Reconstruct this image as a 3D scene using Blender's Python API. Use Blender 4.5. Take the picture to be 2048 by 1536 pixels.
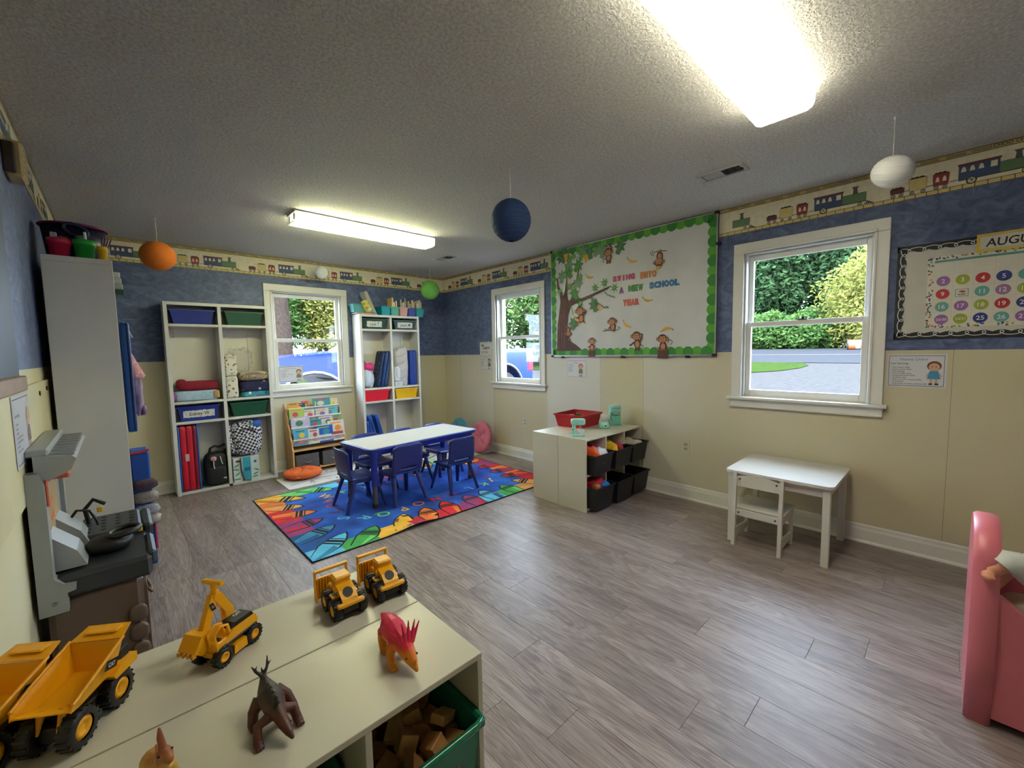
import bpy, math, random
from mathutils import Vector, Matrix, noise
PI = math.pi
for o in list(bpy.data.objects): bpy.data.objects.remove(o)
scn = bpy.context.scene
COL = scn.collection
# ------------------------------------------------------------------ camera
def make_camera():
    f, yaw, pitch, roll = 835.74, 0.7568, -0.0781, -0.0182
    fw = Vector((math.sin(yaw)*math.cos(pitch), math.cos(yaw)*math.cos(pitch), math.sin(pitch)))
    r = Vector((math.cos(yaw), -math.sin(yaw), 0)); u = r.cross(fw)
    r2 = math.cos(roll)*r+math.sin(roll)*u; u2 = -math.sin(roll)*r+math.cos(roll)*u
    cd = bpy.data.cameras.new('camera'); cd.sensor_fit = 'HORIZONTAL'; cd.sensor_width = 36
    cd.lens = f/2048*36; cd.clip_start = .02; cd.clip_end = 400
    c = bpy.data.objects.new('camera', cd); COL.objects.link(c)
    m = Matrix((r2, u2, -fw)).transposed().to_4x4(); m.translation = (-3.6218, -5.3031, 1.3377)
    c.matrix_world = m; scn.camera = c
make_camera()
# ------------------------------------------------------------------ world, sun, exposure
def make_world():
    w = bpy.data.worlds.new('sky'); scn.world = w; w.use_nodes = True
    nt = w.node_tree; nt.nodes.clear()
    out = nt.nodes.new('ShaderNodeOutputWorld'); bg = nt.nodes.new('ShaderNodeBackground')
    sky = nt.nodes.new('ShaderNodeTexSky'); sky.sky_type = 'NISHITA'; sky.sun_disc = False
    sky.sun_elevation = math.radians(48); sky.sun_rotation = math.radians(215)
    sky.air_density = 1.2; sky.dust_density = 3.0; sky.ozone_density = 1.0
    mix = nt.nodes.new('ShaderNodeMix'); mix.data_type = 'RGBA'
    mix.inputs[0].default_value = .55
    mul = nt.nodes.new('ShaderNodeVectorMath'); mul.operation = 'SCALE'; mul.inputs[3].default_value = SKY_NISHITA
    nt.links.new(sky.outputs[0], mul.inputs[0]); nt.links.new(mul.outputs[0], mix.inputs[6])
    mix.inputs[7].default_value = (SKY_VEIL*.78, SKY_VEIL*.93, SKY_VEIL*1.2, 1)   # thin bright overcast veil
    nt.links.new(mix.outputs[2], bg.inputs[0]); bg.inputs[1].default_value = 1
    nt.links.new(bg.outputs[0], out.inputs[0])
    l = bpy.data.lights.new('sun', 'SUN'); l.energy = 4.0; l.angle = math.radians(6); l.color = (1, .95, .86)
    o = bpy.data.objects.new('sun', l); COL.objects.link(o)
    d = Vector((.62, .40, -.80)); o.rotation_euler = d.to_track_quat('-Z', 'Y').to_euler(); o.location = (-10, -12, 14)
SKY_NISHITA, SKY_VEIL = .5, 21.0
TUBE_STRENGTH = 14.0
make_world()
vs = scn.view_settings; vs.view_transform = 'Standard'; vs.look = 'None'; vs.exposure = 0.95; vs.gamma = 1.0
vs.use_curve_mapping = False
# ------------------------------------------------------------------ helpers
def lin(h):
    if not isinstance(h, str): return h
    h = h.lstrip('#'); c = [int(h[i:i+2], 16)/255 for i in (0, 2, 4)]
    return tuple(((x+.055)/1.055)**2.4 if x > .04045 else x/12.92 for x in c)
MATS = {}
def mat(name, col='#808080', rough=.5, var=.06, vscale=14, bump=0, bscale=120, metal=0, spec=.5, alpha=1, trans=0, emit=0, sss=0, coat=0):
    if name in MATS: return MATS[name]
    m = bpy.data.materials.new(name); m.use_nodes = True; nt = m.node_tree; N = nt.nodes; L = nt.links
    b = N['Principled BSDF']; c = lin(col) if isinstance(col, str) else col
    b.inputs['Roughness'].default_value = rough; b.inputs['Metallic'].default_value = metal
    b.inputs['Specular IOR Level'].default_value = spec; b.inputs['Alpha'].default_value = alpha
    b.inputs['Transmission Weight'].default_value = trans; b.inputs['Coat Weight'].default_value = coat
    if emit: b.inputs['Emission Color'].default_value = (*c, 1); b.inputs['Emission Strength'].default_value = emit
    tc = N.new('ShaderNodeTexCoord')
    if var:
        n = N.new('ShaderNodeTexNoise'); n.inputs['Scale'].default_value = vscale; n.inputs['Detail'].default_value = 3
        L.new(tc.outputs['Object'], n.inputs['Vector'])
        r = N.new('ShaderNodeMapRange'); r.inputs[1].default_value = .3; r.inputs[2].default_value = .7
        r.inputs[3].default_value = 1-var; r.inputs[4].default_value = 1+var
        L.new(n.outputs[0], r.inputs[0])
        s = N.new('ShaderNodeVectorMath'); s.operation = 'SCALE'; s.inputs[0].default_value = c
        L.new(r.outputs[0], s.inputs[3]); L.new(s.outputs[0], b.inputs['Base Color'])
    else: b.inputs['Base Color'].default_value = (*c, 1)
    if bump:
        n = N.new('ShaderNodeTexNoise'); n.inputs['Scale'].default_value = bscale; n.inputs['Detail'].default_value = 2
        L.new(tc.outputs['Object'], n.inputs['Vector'])
        bp = N.new('ShaderNodeBump'); bp.inputs['Strength'].default_value = bump; bp.inputs['Distance'].default_value = .004
        L.new(n.outputs[0], bp.inputs['Height']); L.new(bp.outputs[0], b.inputs['Normal'])
    MATS[name] = m; return m
def T(x=0, y=0, z=0): return Matrix.Translation((x, y, z))
def RX(a): return Matrix.Rotation(a, 4, 'X')
def RY(a): return Matrix.Rotation(a, 4, 'Y')
def RZ(a): return Matrix.Rotation(a, 4, 'Z')
def S(x, y, z): return Matrix.Diagonal((x, y, z, 1))
_txt = {}
def text_geo(s, bold=0.0):
    k = (s, bold)
    if k in _txt: return _txt[k]
    cu = bpy.data.curves.new('t', 'FONT'); cu.body = s; cu.size = 1; cu.resolution_u = 3; cu.offset = bold; cu.fill_mode = 'FRONT'
    ob = bpy.data.objects.new('t', cu); COL.objects.link(ob)
    dg = bpy.context.evaluated_depsgraph_get(); me = bpy.data.meshes.new_from_object(ob.evaluated_get(dg))
    v = [(a.co.x, a.co.y) for a in me.vertices]; f = [tuple(p.vertices) for p in me.polygons]
    bpy.data.objects.remove(ob); bpy.data.curves.remove(cu); bpy.data.meshes.remove(me)
    if v:
        x0 = min(a[0] for a in v); x1 = max(a[0] for a in v)
        v = [(a[0]-x0, a[1]) for a in v]; w = x1-x0
    else: w = .3
    _txt[k] = (v, f, w); return _txt[k]
class MB:
    """collects shapes; build() links them as ONE mesh object. Things face local -Y, X right, Z up."""
    def __init__(s): s.v = []; s.f = []; s.mi = []; s.sm = []; s.ms = []
    def add(s, vs, fs, m, M=None, smooth=False):
        if m not in s.ms: s.ms.append(m)
        k = s.ms.index(m); n = len(s.v)
        for p in vs:
            p = Vector(p); s.v.append(tuple(M @ p) if M is not None else tuple(p))
        for f in fs: s.f.append(tuple(i+n for i in f)); s.mi.append(k); s.sm.append(smooth)
        return s
    def box(s, x0, x1, y0, y1, z0, z1, m, bev=0, M=None):
        if bev:
            b = bev; X = (x0, x0+b, x1-b, x1); Y = (y0, y0+b, y1-b, y1); Z = (z0, z0+b, z1-b, z1); vs = []; ix = {}
            for sx in (0, 1):
                for sy in (0, 1):
                    for sz in (0, 1):
                        for ax in range(3):
                            x = (X[0] if sx == 0 else X[3]) if ax == 0 else (X[1] if sx == 0 else X[2])
                            y = (Y[0] if sy == 0 else Y[3]) if ax == 1 else (Y[1] if sy == 0 else Y[2])
                            z = (Z[0] if sz == 0 else Z[3]) if ax == 2 else (Z[1] if sz == 0 else Z[2])
                            ix[sx, sy, sz, ax] = len(vs); vs.append((x, y, z))
            g = lambda a, b_, c, d: ix[a, b_, c, d]; fs = []
            for k in (0, 1):
                q = [g(k, 0, 0, 0), g(k, 1, 0, 0), g(k, 1, 1, 0), g(k, 0, 1, 0)]; fs.append(q if k else q[::-1])
                q = [g(0, k, 0, 1), g(1, k, 0, 1), g(1, k, 1, 1), g(0, k, 1, 1)]; fs.append(q[::-1] if k else q)
                q = [g(0, 0, k, 2), g(1, 0, k, 2), g(1, 1, k, 2), g(0, 1, k, 2)]; fs.append(q if k else q[::-1])
            for a in (0, 1):
                for c in (0, 1):
                    fs.append([g(a, c, 0, 0), g(a, c, 1, 0), g(a, c, 1, 1), g(a, c, 0, 1)])
                    fs.append([g(a, 0, c, 0), g(a, 1, c, 0), g(a, 1, c, 2), g(a, 0, c, 2)])
                    fs.append([g(0, a, c, 1), g(1, a, c, 1), g(1, a, c, 2), g(0, a, c, 2)])
                    for d in (0, 1): fs.append([g(a, c, d, 0), g(a, c, d, 1), g(a, c, d, 2)])
            return s.add(vs, fs, m, M)
        vs = [(x, y, z) for x in (x0, x1) for y in (y0, y1) for z in (z0, z1)]
        fs = [(0, 1, 3, 2), (4, 6, 7, 5), (0, 4, 5, 1), (2, 3, 7, 6), (0, 2, 6, 4), (1, 5, 7, 3)]
        return s.add(vs, fs, m, M)
    def cb(s, c, d, m, bev=0, M=None):
        return s.box(c[0]-d[0]/2, c[0]+d[0]/2, c[1]-d[1]/2, c[1]+d[1]/2, c[2]-d[2]/2, c[2]+d[2]/2, m, bev, M)
    def cyl(s, a, b, r0, r1=None, m=None, n=16, caps=True, M=None):
        r1 = r0 if r1 is None else r1; a = Vector(a); b = Vector(b); d = (b-a)
        q = d.to_track_quat('Z', 'Y').to_matrix(); ex = q @ Vector((1, 0, 0)); ey = q @ Vector((0, 1, 0)); vs = []
        for k in range(n):
            t = 2*PI*k/n; e = ex*math.cos(t)+ey*math.sin(t); vs += [a+e*r0, b+e*r1]
        s.add(vs, [(2*k, 2*((k+1) % n), 2*((k+1) % n)+1, 2*k+1) for k in range(n)], m, M, True)
        if caps: s.add(vs, [[2*k for k in range(n)][::-1], [2*k+1 for k in range(n)]], m, M)
        return s
    def lathe(s, prof, m, n=24, M=None, sx=1, sy=1, smooth=True):
        vs = []; fs = []
        for r, z in prof:
            for k in range(n): t = 2*PI*k/n; vs.append((r*math.cos(t)*sx, r*math.sin(t)*sy, z))
        for i in range(len(prof)-1):
            for k in range(n): j = (k+1) % n; fs.append((i*n+k, i*n+j, (i+1)*n+j, (i+1)*n+k))
        return s.add(vs, fs, m, M, smooth)
    def blob(s, c, r, m, e1=1, e2=1, nu=16, nv=10, M=None, nz=0, ns=8, seed=0):
        """superellipsoid with optional lumps"""
        def pw(a, e): return math.copysign(abs(a)**e, a)
        vs = []; fs = []
        for i in range(nv+1):
            ph = -PI/2+PI*i/nv
            for k in range(nu):
                th = 2*PI*k/nu
                p = Vector((pw(math.cos(ph), e1)*pw(math.cos(th), e2), pw(math.cos(ph), e1)*pw(math.sin(th), e2), pw(math.sin(ph), e1)))
                g = 1
                if nz: g = 1+nz*noise.noise(p*ns/4+Vector((seed*7.1, seed*3.3, seed)))
                vs.append((c[0]+p.x*r[0]*g, c[1]+p.y*r[1]*g, c[2]+p.z*r[2]*g))
        for i in range(nv):
            for k in range(nu): j = (k+1) % nu; fs.append((i*nu+k, i*nu+j, (i+1)*nu+j, (i+1)*nu+k))
        return s.add(vs, fs, m, M, True)
    def prism(s, poly, y0, y1, m, M=None):
        """polygon in XZ extruded along Y"""
        n = len(poly); vs = [(x, y0, z) for x, z in poly]+[(x, y1, z) for x, z in poly]
        fs = [tuple(range(n)), tuple(range(2*n-1, n-1, -1))]+[(k, k+n, (k+1) % n+n, (k+1) % n) for k in range(n)]
        return s.add(vs, fs, m, M)
    def flat(s, poly, y, m, M=None): return s.add([(x, y, z) for x, z in poly], [tuple(range(len(poly)))], m, M)
    def disc(s, x, z, rx, rz, y, m, n=18, rot=0, M=None):
        c, d = math.cos(rot), math.sin(rot); P = []
        for k in range(n):
            a = rx*math.cos(2*PI*k/n); b = rz*math.sin(2*PI*k/n); P.append((x+a*c-b*d, z+a*d+b*c))
        return s.flat(P, y, m, M)
    def rect(s, x0, x1, z0, z1, y, m, M=None): return s.flat([(x0, z0), (x1, z0), (x1, z1), (x0, z1)], y, m, M)
    def line(s, pts, w, y, m, closed=False, M=None):
        """flat ribbon along 2D points"""
        P = [Vector(p) for p in pts]; n = len(P); L = []; R = []
        for i in range(n):
            a = P[(i-1) % n] if (i or closed) else P[i]; b = P[(i+1) % n] if (i < n-1 or closed) else P[i]
            d = (b-a); d = d.normalized() if d.length > 1e-9 else Vector((1, 0)); q = Vector((-d.y, d.x))
            ww = w[i] if isinstance(w, (list, tuple)) else w
            L.append(P[i]+q*ww/2); R.append(P[i]-q*ww/2)
        vs = [(p.x, y, p.y) for p in L]+[(p.x, y, p.y) for p in R]
        fs = [(n+i, n+(i+1) % n, (i+1) % n, i) for i in range(n if closed else n-1)]
        return s.add(vs, fs, m, M)
    def tube(s, pts, r, m, n=8, M=None, closed=False, sq=1):
        P = [Vector(p) for p in pts]; N = len(P); vs = []; fs = []; up = Vector((0, 0, 1)); prev = None
        for i in range(N):
            a = P[(i-1) % N] if (i or closed) else P[i]; b = P[(i+1) % N] if (i < N-1 or closed) else P[i]
            d = (b-a).normalized()
            if prev is None:
                ex = d.cross(up); ex = ex.normalized() if ex.length > 1e-4 else Vector((1, 0, 0))
            else:
                ex = prev-d*prev.dot(d); ex.normalize()
            prev = ex; ey = d.cross(ex); rr = r[i] if isinstance(r, (list, tuple)) else r
            for k in range(n): t = 2*PI*k/n; vs.append(P[i]+(ex*math.cos(t)+ey*math.sin(t)*sq)*rr)
        for i in range(N if closed else N-1):
            j = (i+1) % N
            for k in range(n): h = (k+1) % n; fs.append((i*n+k, i*n+h, j*n+h, j*n+k))
        s.add(vs, fs, m, M, True)
        if not closed: s.add(vs, [list(range(n))[::-1], [(N-1)*n+k for k in range(n)]], m, M)
        return s
    def text(s, t, size, x, z, y, m, align='L', bold=0, M=None, sx=1, rot=0, slant=0):
        v, f, w = text_geo(t, bold); k = size*sx; ox = {'L': 0, 'C': -w*k/2, 'R': -w*k}[align]; c, d = math.cos(rot), math.sin(rot)
        vs = []
        for a, b in v:
            px = a*k+ox+b*size*slant; pz = b*size; vs.append((x+px*c-pz*d, y, z+px*d+pz*c))
        return s.add(vs, f, m, M)
    def grid(s, fn, nu, nv, m, M=None, smooth=True, closed=False):
        vs = [fn(i/nu, j/nv) for j in range(nv+1) for i in range(nu+1)]; w = nu+1
        return s.add(vs, [(j*w+i, j*w+i+1, (j+1)*w+i+1, (j+1)*w+i) for j in range(nv) for i in range(nu)], m, M, smooth)
    def mesh(s, name):
        me = bpy.data.meshes.new(name); me.from_pydata(s.v, [], s.f)
        for m in s.ms: me.materials.append(m)
        me.polygons.foreach_set('material_index', s.mi); me.polygons.foreach_set('use_smooth', s.sm); me.update()
        return me
    def build(s, name, parent=None, loc=(0, 0, 0), rot=(0, 0, 0)):
        return link(name, s.mesh(name), parent, loc, rot)
def link(name, me, parent=None, loc=(0, 0, 0), rot=(0, 0, 0), scale=(1, 1, 1)):
    o = bpy.data.objects.new(name, me); COL.objects.link(o); o.parent = parent; o.location = loc; o.rotation_euler = rot; o.scale = scale
    return o
def tag(o, label=None, cat=None, group=None, kind=None):
    if label: o['label'] = label
    if cat: o['category'] = cat
    if group: o['group'] = group
    if kind: o['kind'] = kind
    return o
def thing(name, label, cat, loc=(0, 0, 0), rz=0, group=None):
    o = bpy.data.objects.new(name, None); COL.objects.link(o); o.location = loc; o.rotation_euler = (0, 0, rz); o.empty_display_size = .05
    return tag(o, label, cat, group)
KIDS = {}
def copy_tree(o, loc, rz, label=None, group=None):
    kids = [(c, [g for g in bpy.data.objects if g.parent == c]) for c in bpy.data.objects if c.parent == o]
    r = o.copy(); COL.objects.link(r); r.location = loc; r.rotation_euler = (0, 0, rz)
    tag(r, label, None, group)
    for c, gs in kids:
        d = c.copy(); COL.objects.link(d); d.parent = r
        for g in gs:
            h = g.copy(); COL.objects.link(h); h.parent = d
    return r
RW, LW = -PI/2, PI/2      # yaw of things on the right and the left wall
# ================================================================== SETTING
X0, Y0, ZC = -3.9, -6.4, 2.44          # left wall, wall behind the camera, ceiling; corner of back and right wall is the origin
ZR = 1.299                              # wallpaper meets painted panelling
def nodes(name, rough=.6):
    m = bpy.data.materials.new(name); m.use_nodes = True; nt = m.node_tree
    b = nt.nodes['Principled BSDF']; b.inputs['Roughness'].default_value = rough
    return m, nt, nt.nodes, nt.links, b
def ramp(N, stops, interp='LINEAR'):
    r = N.new('ShaderNodeValToRGB'); e = r.color_ramp; e.interpolation = interp
    while len(e.elements) > 1: e.elements.remove(e.elements[-1])
    e.elements[0].position = stops[0][0]; e.elements[0].color = (*stops[0][1], 1)
    for p, c in stops[1:]: k = e.elements.new(p); k.color = (*c, 1)
    return r
def wall_mat(name, axis, stops, cream='#c2b899', white='#cbc8c1'):
    m, nt, N, L, b = nodes(name, .55)
    tc = N.new('ShaderNodeTexCoord'); sep = N.new('ShaderNodeSeparateXYZ'); L.new(tc.outputs['Object'], sep.inputs[0])
    # paint patches along the wall
    n1 = N.new('ShaderNodeTexNoise'); n1.inputs['Scale'].default_value = 2.2; L.new(tc.outputs['Object'], n1.inputs['Vector'])
    ma = N.new('ShaderNodeMath'); ma.operation = 'MULTIPLY_ADD'; ma.inputs[1].default_value = -1/6.5; ma.inputs[2].default_value = 0
    L.new(sep.outputs[axis], ma.inputs[0])
    r = ramp(N, [(p, (v, v, v)) for p, v in stops]); L.new(ma.outputs[0], r.inputs[0])
    mm = N.new('ShaderNodeMath'); mm.operation = 'MULTIPLY_ADD'; L.new(n1.outputs[0], mm.inputs[0]); mm.inputs[1].default_value = .5; mm.inputs[2].default_value = -.25
    ad = N.new('ShaderNodeMath'); ad.operation = 'ADD'; ad.use_clamp = True; L.new(mm.outputs[0], ad.inputs[0]); L.new(r.outputs[0], ad.inputs[1])
    lo = N.new('ShaderNodeMix'); lo.data_type = 'RGBA'; L.new(ad.outputs[0], lo.inputs[0])
    lo.inputs[6].default_value = (*lin(cream), 1); lo.inputs[7].default_value = (*lin(white), 1)
    # blue sponged wallpaper
    n2 = N.new('ShaderNodeTexNoise'); n2.inputs['Scale'].default_value = 9; n2.inputs['Detail'].default_value = 6; n2.inputs['Roughness'].default_value = .62; n2.inputs['Distortion'].default_value = 1.6
    mp = N.new('ShaderNodeMapping'); mp.inputs['Scale'].default_value = (1, 1, 1.5); L.new(tc.outputs['Object'], mp.inputs[0]); L.new(mp.outputs[0], n2.inputs['Vector'])
    rb = ramp(N, [(.28, lin((.040, .056, .125))), (.5, lin((.078, .108, .225))), (.72, lin((.140, .185, .325)))]); L.new(n2.outputs[0], rb.inputs[0])
    gt = N.new('ShaderNodeMath'); gt.operation = 'GREATER_THAN'; gt.inputs[1].default_value = ZR; L.new(sep.outputs[2], gt.inputs[0])
    mx = N.new('ShaderNodeMix'); mx.data_type = 'RGBA'; L.new(gt.outputs[0], mx.inputs[0]); L.new(lo.outputs[2], mx.inputs[6]); L.new(rb.outputs[0], mx.inputs[7])
    L.new(mx.outputs[2], b.inputs['Base Color'])
    bp = N.new('ShaderNodeBump'); bp.inputs['Strength'].default_value = .15; bp.inputs['Distance'].default_value = .004
    n3 = N.new('ShaderNodeTexNoise'); n3.inputs['Scale'].default_value = 60; L.new(tc.outputs['Object'], n3.inputs['Vector']); L.new(n3.outputs[0], bp.inputs['Height']); L.new(bp.outputs[0], b.inputs['Normal'])
    return m
def K(y): return -y/6.5
M_WR = wall_mat('wall right paint', 1, [(0, .15), (K(-.3), .5), (K(-.55), .9), (K(-1.10), .9), (K(-1.12), .1), (K(-2.04), .1), (K(-2.05), .95), (K(-2.79), 1), (K(-2.81), .12), (K(-3.26), .12), (K(-3.29), .75), (K(-3.6), .65), (K(-4.1), .25), (K(-4.6), .08), (.99, .1)])
M_WB = wall_mat('wall back paint', 0, [(0, .2), (K(-.5), .3), (K(-1.4), .5), (K(-1.5), .75), (K(-2.4), .7), (K(-2.5), .4), (.6, .3)], cream='#cdc29a')
M_WL = wall_mat('wall left paint', 1, [(0, .25), (1, .25)], cream='#d2c794')
def ceiling_mat():
    m, nt, N, L, b = nodes('popcorn ceiling', .9)
    tc = N.new('ShaderNodeTexCoord'); n = N.new('ShaderNodeTexNoise'); n.inputs['Scale'].default_value = 75; n.inputs['Detail'].default_value = 4; n.inputs['Roughness'].default_value = .65
    L.new(tc.outputs['Object'], n.inputs['Vector'])
    r = ramp(N, [(.38, (0, 0, 0)), (.62, (1, 1, 1))]); L.new(n.outputs[0], r.inputs[0])
    bp = N.new('ShaderNodeBump'); bp.inputs['Strength'].default_value = 1.0; bp.inputs['Distance'].default_value = .009
    L.new(r.outputs[0], bp.inputs['Height']); L.new(bp.outputs[0], b.inputs['Normal'])
    c = ramp(N, [(.3, (.66, .63, .58)), (.65, (.95, .93, .89))]); L.new(n.outputs[0], c.inputs[0]); L.new(c.outputs[0], b.inputs['Base Color'])
    b.inputs['Specular IOR Level'].default_value = .1
    return m
def plank_mat():
    m, nt, N, L, b = nodes('grey oak vinyl plank', .36)
    tc = N.new('ShaderNodeTexCoord'); oi = N.new('ShaderNodeObjectInfo')
    cm = N.new('ShaderNodeCombineXYZ'); sc = N.new('ShaderNodeMath'); sc.operation = 'MULTIPLY'; sc.inputs[1].default_value = 37; L.new(oi.outputs['Random'], sc.inputs[0])
    L.new(sc.outputs[0], cm.inputs[0]); L.new(sc.outputs[0], cm.inputs[1])
    ad = N.new('ShaderNodeVectorMath'); ad.operation = 'ADD'; L.new(tc.outputs['Object'], ad.inputs[0]); L.new(cm.outputs[0], ad.inputs[1])
    m1 = N.new('ShaderNodeMapping'); m1.inputs['Scale'].default_value = (9, 1.3, 1); L.new(ad.outputs[0], m1.inputs[0])
    n1 = N.new('ShaderNodeTexNoise'); n1.inputs['Scale'].default_value = 1; n1.inputs['Detail'].default_value = 5; n1.inputs['Roughness'].default_value = .55; n1.inputs['Distortion'].default_value = .5; L.new(m1.outputs[0], n1.inputs['Vector'])
    # cathedral rings: fine lines of a low-frequency field
    mu = N.new('ShaderNodeMath'); mu.operation = 'MULTIPLY'; mu.inputs[1].default_value = 11; L.new(n1.outputs[0], mu.inputs[0])
    fr = N.new('ShaderNodeMath'); fr.operation = 'PINGPONG'; fr.inputs[1].default_value = .5; L.new(mu.outputs[0], fr.inputs[0])
    m2 = N.new('ShaderNodeMapping'); m2.inputs['Scale'].default_value = (260, 7, 1); L.new(ad.outputs[0], m2.inputs[0])
    n2 = N.new('ShaderNodeTexNoise'); n2.inputs['Scale'].default_value = 1; n2.inputs['Detail'].default_value = 4; L.new(m2.outputs[0], n2.inputs['Vector'])
    a1 = N.new('ShaderNodeMath'); a1.operation = 'MULTIPLY_ADD'; L.new(fr.outputs[0], a1.inputs[0]); a1.inputs[1].default_value = .45; L.new(n2.outputs[0], a1.inputs[2])
    a2 = N.new('ShaderNodeMath'); a2.operation = 'MULTIPLY_ADD'; L.new(n1.outputs[0], a2.inputs[0]); a2.inputs[1].default_value = .75; L.new(a1.outputs[0], a2.inputs[2])
    mr = N.new('ShaderNodeMapRange'); mr.inputs[1].default_value = .55; mr.inputs[2].default_value = 1.42; L.new(a2.outputs[0], mr.inputs[0])
    rp = ramp(N, [(0, (.085, .058, .058)), (.35, (.180, .138, .134)), (.62, (.275, .224, .217)), (1, (.40, .345, .33))]); L.new(mr.outputs[0], rp.inputs[0])
    v = N.new('ShaderNodeMapRange'); v.inputs[3].default_value = .86; v.inputs[4].default_value = 1.12; L.new(oi.outputs['Random'], v.inputs[0])
    s = N.new('ShaderNodeVectorMath'); s.operation = 'SCALE'; L.new(rp.outputs[0], s.inputs[0]); L.new(v.outputs[0], s.inputs[3]); L.new(s.outputs[0], b.inputs['Base Color'])
    bp = N.new('ShaderNodeBump'); bp.inputs['Strength'].default_value = .12; bp.inputs['Distance'].default_value = .002; L.new(n2.outputs[0], bp.inputs['Height']); L.new(bp.outputs[0], b.inputs['Normal'])
    rr = N.new('ShaderNodeMapRange'); rr.inputs[3].default_value = .34; rr.inputs[4].default_value = .5; b.inputs['Specular IOR Level'].default_value = .38; L.new(n2.outputs[0], rr.inputs[0]); L.new(rr.outputs[0], b.inputs['Roughness'])
    return m
M_PLANK = plank_mat(); M_JOINT = mat('plank joint', '#2b2422', .8); M_CEIL = ceiling_mat()
M_TRIM = mat('white trim paint', '#d6d4ce', .38, .03, 6)
# floor and planks
fl = MB().box(X0-.1, .1, Y0-.1, .1, -.12, -.0035, M_JOINT).build('floor'); tag(fl, 'grey wood-look vinyl plank floor', kind='structure')
JO = {-2.447: -4.034, -2.2695: -4.695, -2.092: -4.85, -1.9155: -4.19, -1.738: -4.525, -1.561: -4.92, -1.384: -5.095, -1.207: -4.155, -1.03: -4.30, -.852: -4.654}
random.seed(3); plank_me = {}
def plank(x0, x1, y0, y1):
    k = (round(x1-x0, 4), round(y1-y0, 4))
    if k not in plank_me:
        hx, hy = (x1-x0)/2, (y1-y0)/2
        plank_me[k] = MB().box(-hx+.0005, hx-.0005, -hy+.0005, hy-.0005, -.003, 0, M_PLANK, .0006).mesh('plank')
    link('plank', plank_me[k], fl, ((x0+x1)/2, (y0+y1)/2, 0))
bx = -1.384-.1775*14-.0
while bx < 0:
    a, b_ = max(bx, X0), min(bx+.1775, 0)
    if b_-a > .01:
        j = next((v for q, v in JO.items() if abs(q-bx) < .03), None)
        if j is None: j = random.uniform(-5.4, -4.2)
        y = j
        while y > Y0: y -= 1.22
        y = max(y, Y0)
        nxt = j
        while nxt-1.22 > Y0: nxt -= 1.22
        if nxt > Y0: plank(a, b_, Y0, nxt)
        while nxt < 0:
            plank(a, b_, nxt, min(nxt+1.22, 0)); nxt += 1.22
    bx += .1775
# ceiling
tag(MB().box(X0-.2, .2, Y0-.2, .2, ZC, ZC+.18, M_CEIL).build('ceiling'), 'white popcorn-textured ceiling', kind='structure')
# walls with window openings (opening half-width .385, z .95 .. 2.065)
OW, OZ0, OZ1 = .386, .95, 2.066
def wall(name, label, axis, side, a0, a1, wins, m, th=.15):
    """axis 'x': wall runs along x at y=side; axis 'y': wall runs along y at x=side"""
    b = MB(); cuts = sorted(wins); spans = []; p = a0
    for c in cuts: spans.append((p, c-OW, 0, ZC)); spans.append((c-OW, c+OW, 0, OZ0)); spans.append((c-OW, c+OW, OZ1, ZC)); p = c+OW
    spans.append((p, a1, 0, ZC))
    s0, s1 = (side, side+th) if side >= 0 else (side-th, side)
    for q0, q1, z0, z1 in spans:
        if axis == 'x': b.box(q0, q1, s0, s1, z0-.1*(z0 == 0), z1+.05*(z1 == ZC), m)
        else: b.box(s0, s1, q0, q1, z0-.1*(z0 == 0), z1+.05*(z1 == ZC), m)
    return tag(b.build(name), label, kind='structure')
WIN = {1: ('B', -1.925), 2: ('R', -1.583), 3: ('R', -4.531)}
wr = wall('wall_right', 'right wall, blue wallpaper above patchy cream panelling', 'y', 0, Y0-.15, .15, [-1.583, -4.531], M_WR)
wb = wall('wall_back', 'back wall, dark blue wallpaper above cream panelling', 'x', 0, X0-.15, 0, [-1.925], M_WB)
wl = wall('wall_left', 'left wall close to the camera, blue above cream', 'y', X0, Y0-.15, 0, [], M_WL)
wf = wall('wall_front', 'wall behind the camera', 'x', Y0, X0, 0, [], M_WB)
# baseboards
def baseboard(name, p0, p1, nrm, label):
    p0 = Vector(p0); p1 = Vector(p1); d = (p1-p0).normalized(); n = Vector(nrm); prof = [(0, 0), (.016, 0), (.016, .085), (.011, .098), (.009, .115), (0, .122)]
    b = MB(); vs = []
    for p in (p0, p1):
        for t, z in prof: q = p+n*t; vs.append((q.x, q.y, z))
    k = len(prof); b.add(vs, [(i, (i+1) % k, (i+1) % k+k, i+k) for i in range(k)]+[tuple(range(k)), tuple(range(2*k-1, k-1, -1))], M_TRIM)
    # quarter round shoe
    pr = [(.016, 0), (.030, 0), (.028, .009), (.022, .015), (.016, .017)]; vs = []
    for p in (p0, p1):
        for t, z in pr: q = p+n*t; vs.append((q.x, q.y, z))
    k = len(pr); b.add(vs, [(i, (i+1) % k, (i+1) % k+k, i+k) for i in range(k)], M_TRIM)
    return tag(b.build(name), label, kind='structure')
baseboard('baseboard_right', (0, 0, 0), (0, Y0, 0), (-1, 0, 0), 'white baseboard along the right wall')
baseboard('baseboard_back', (X0, 0, 0), (0, 0, 0), (0, -1, 0), 'white baseboard along the back wall')
baseboard('baseboard_left', (X0, 0, 0), (X0, Y0, 0), (1, 0, 0), 'white baseboard along the left wall')
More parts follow.
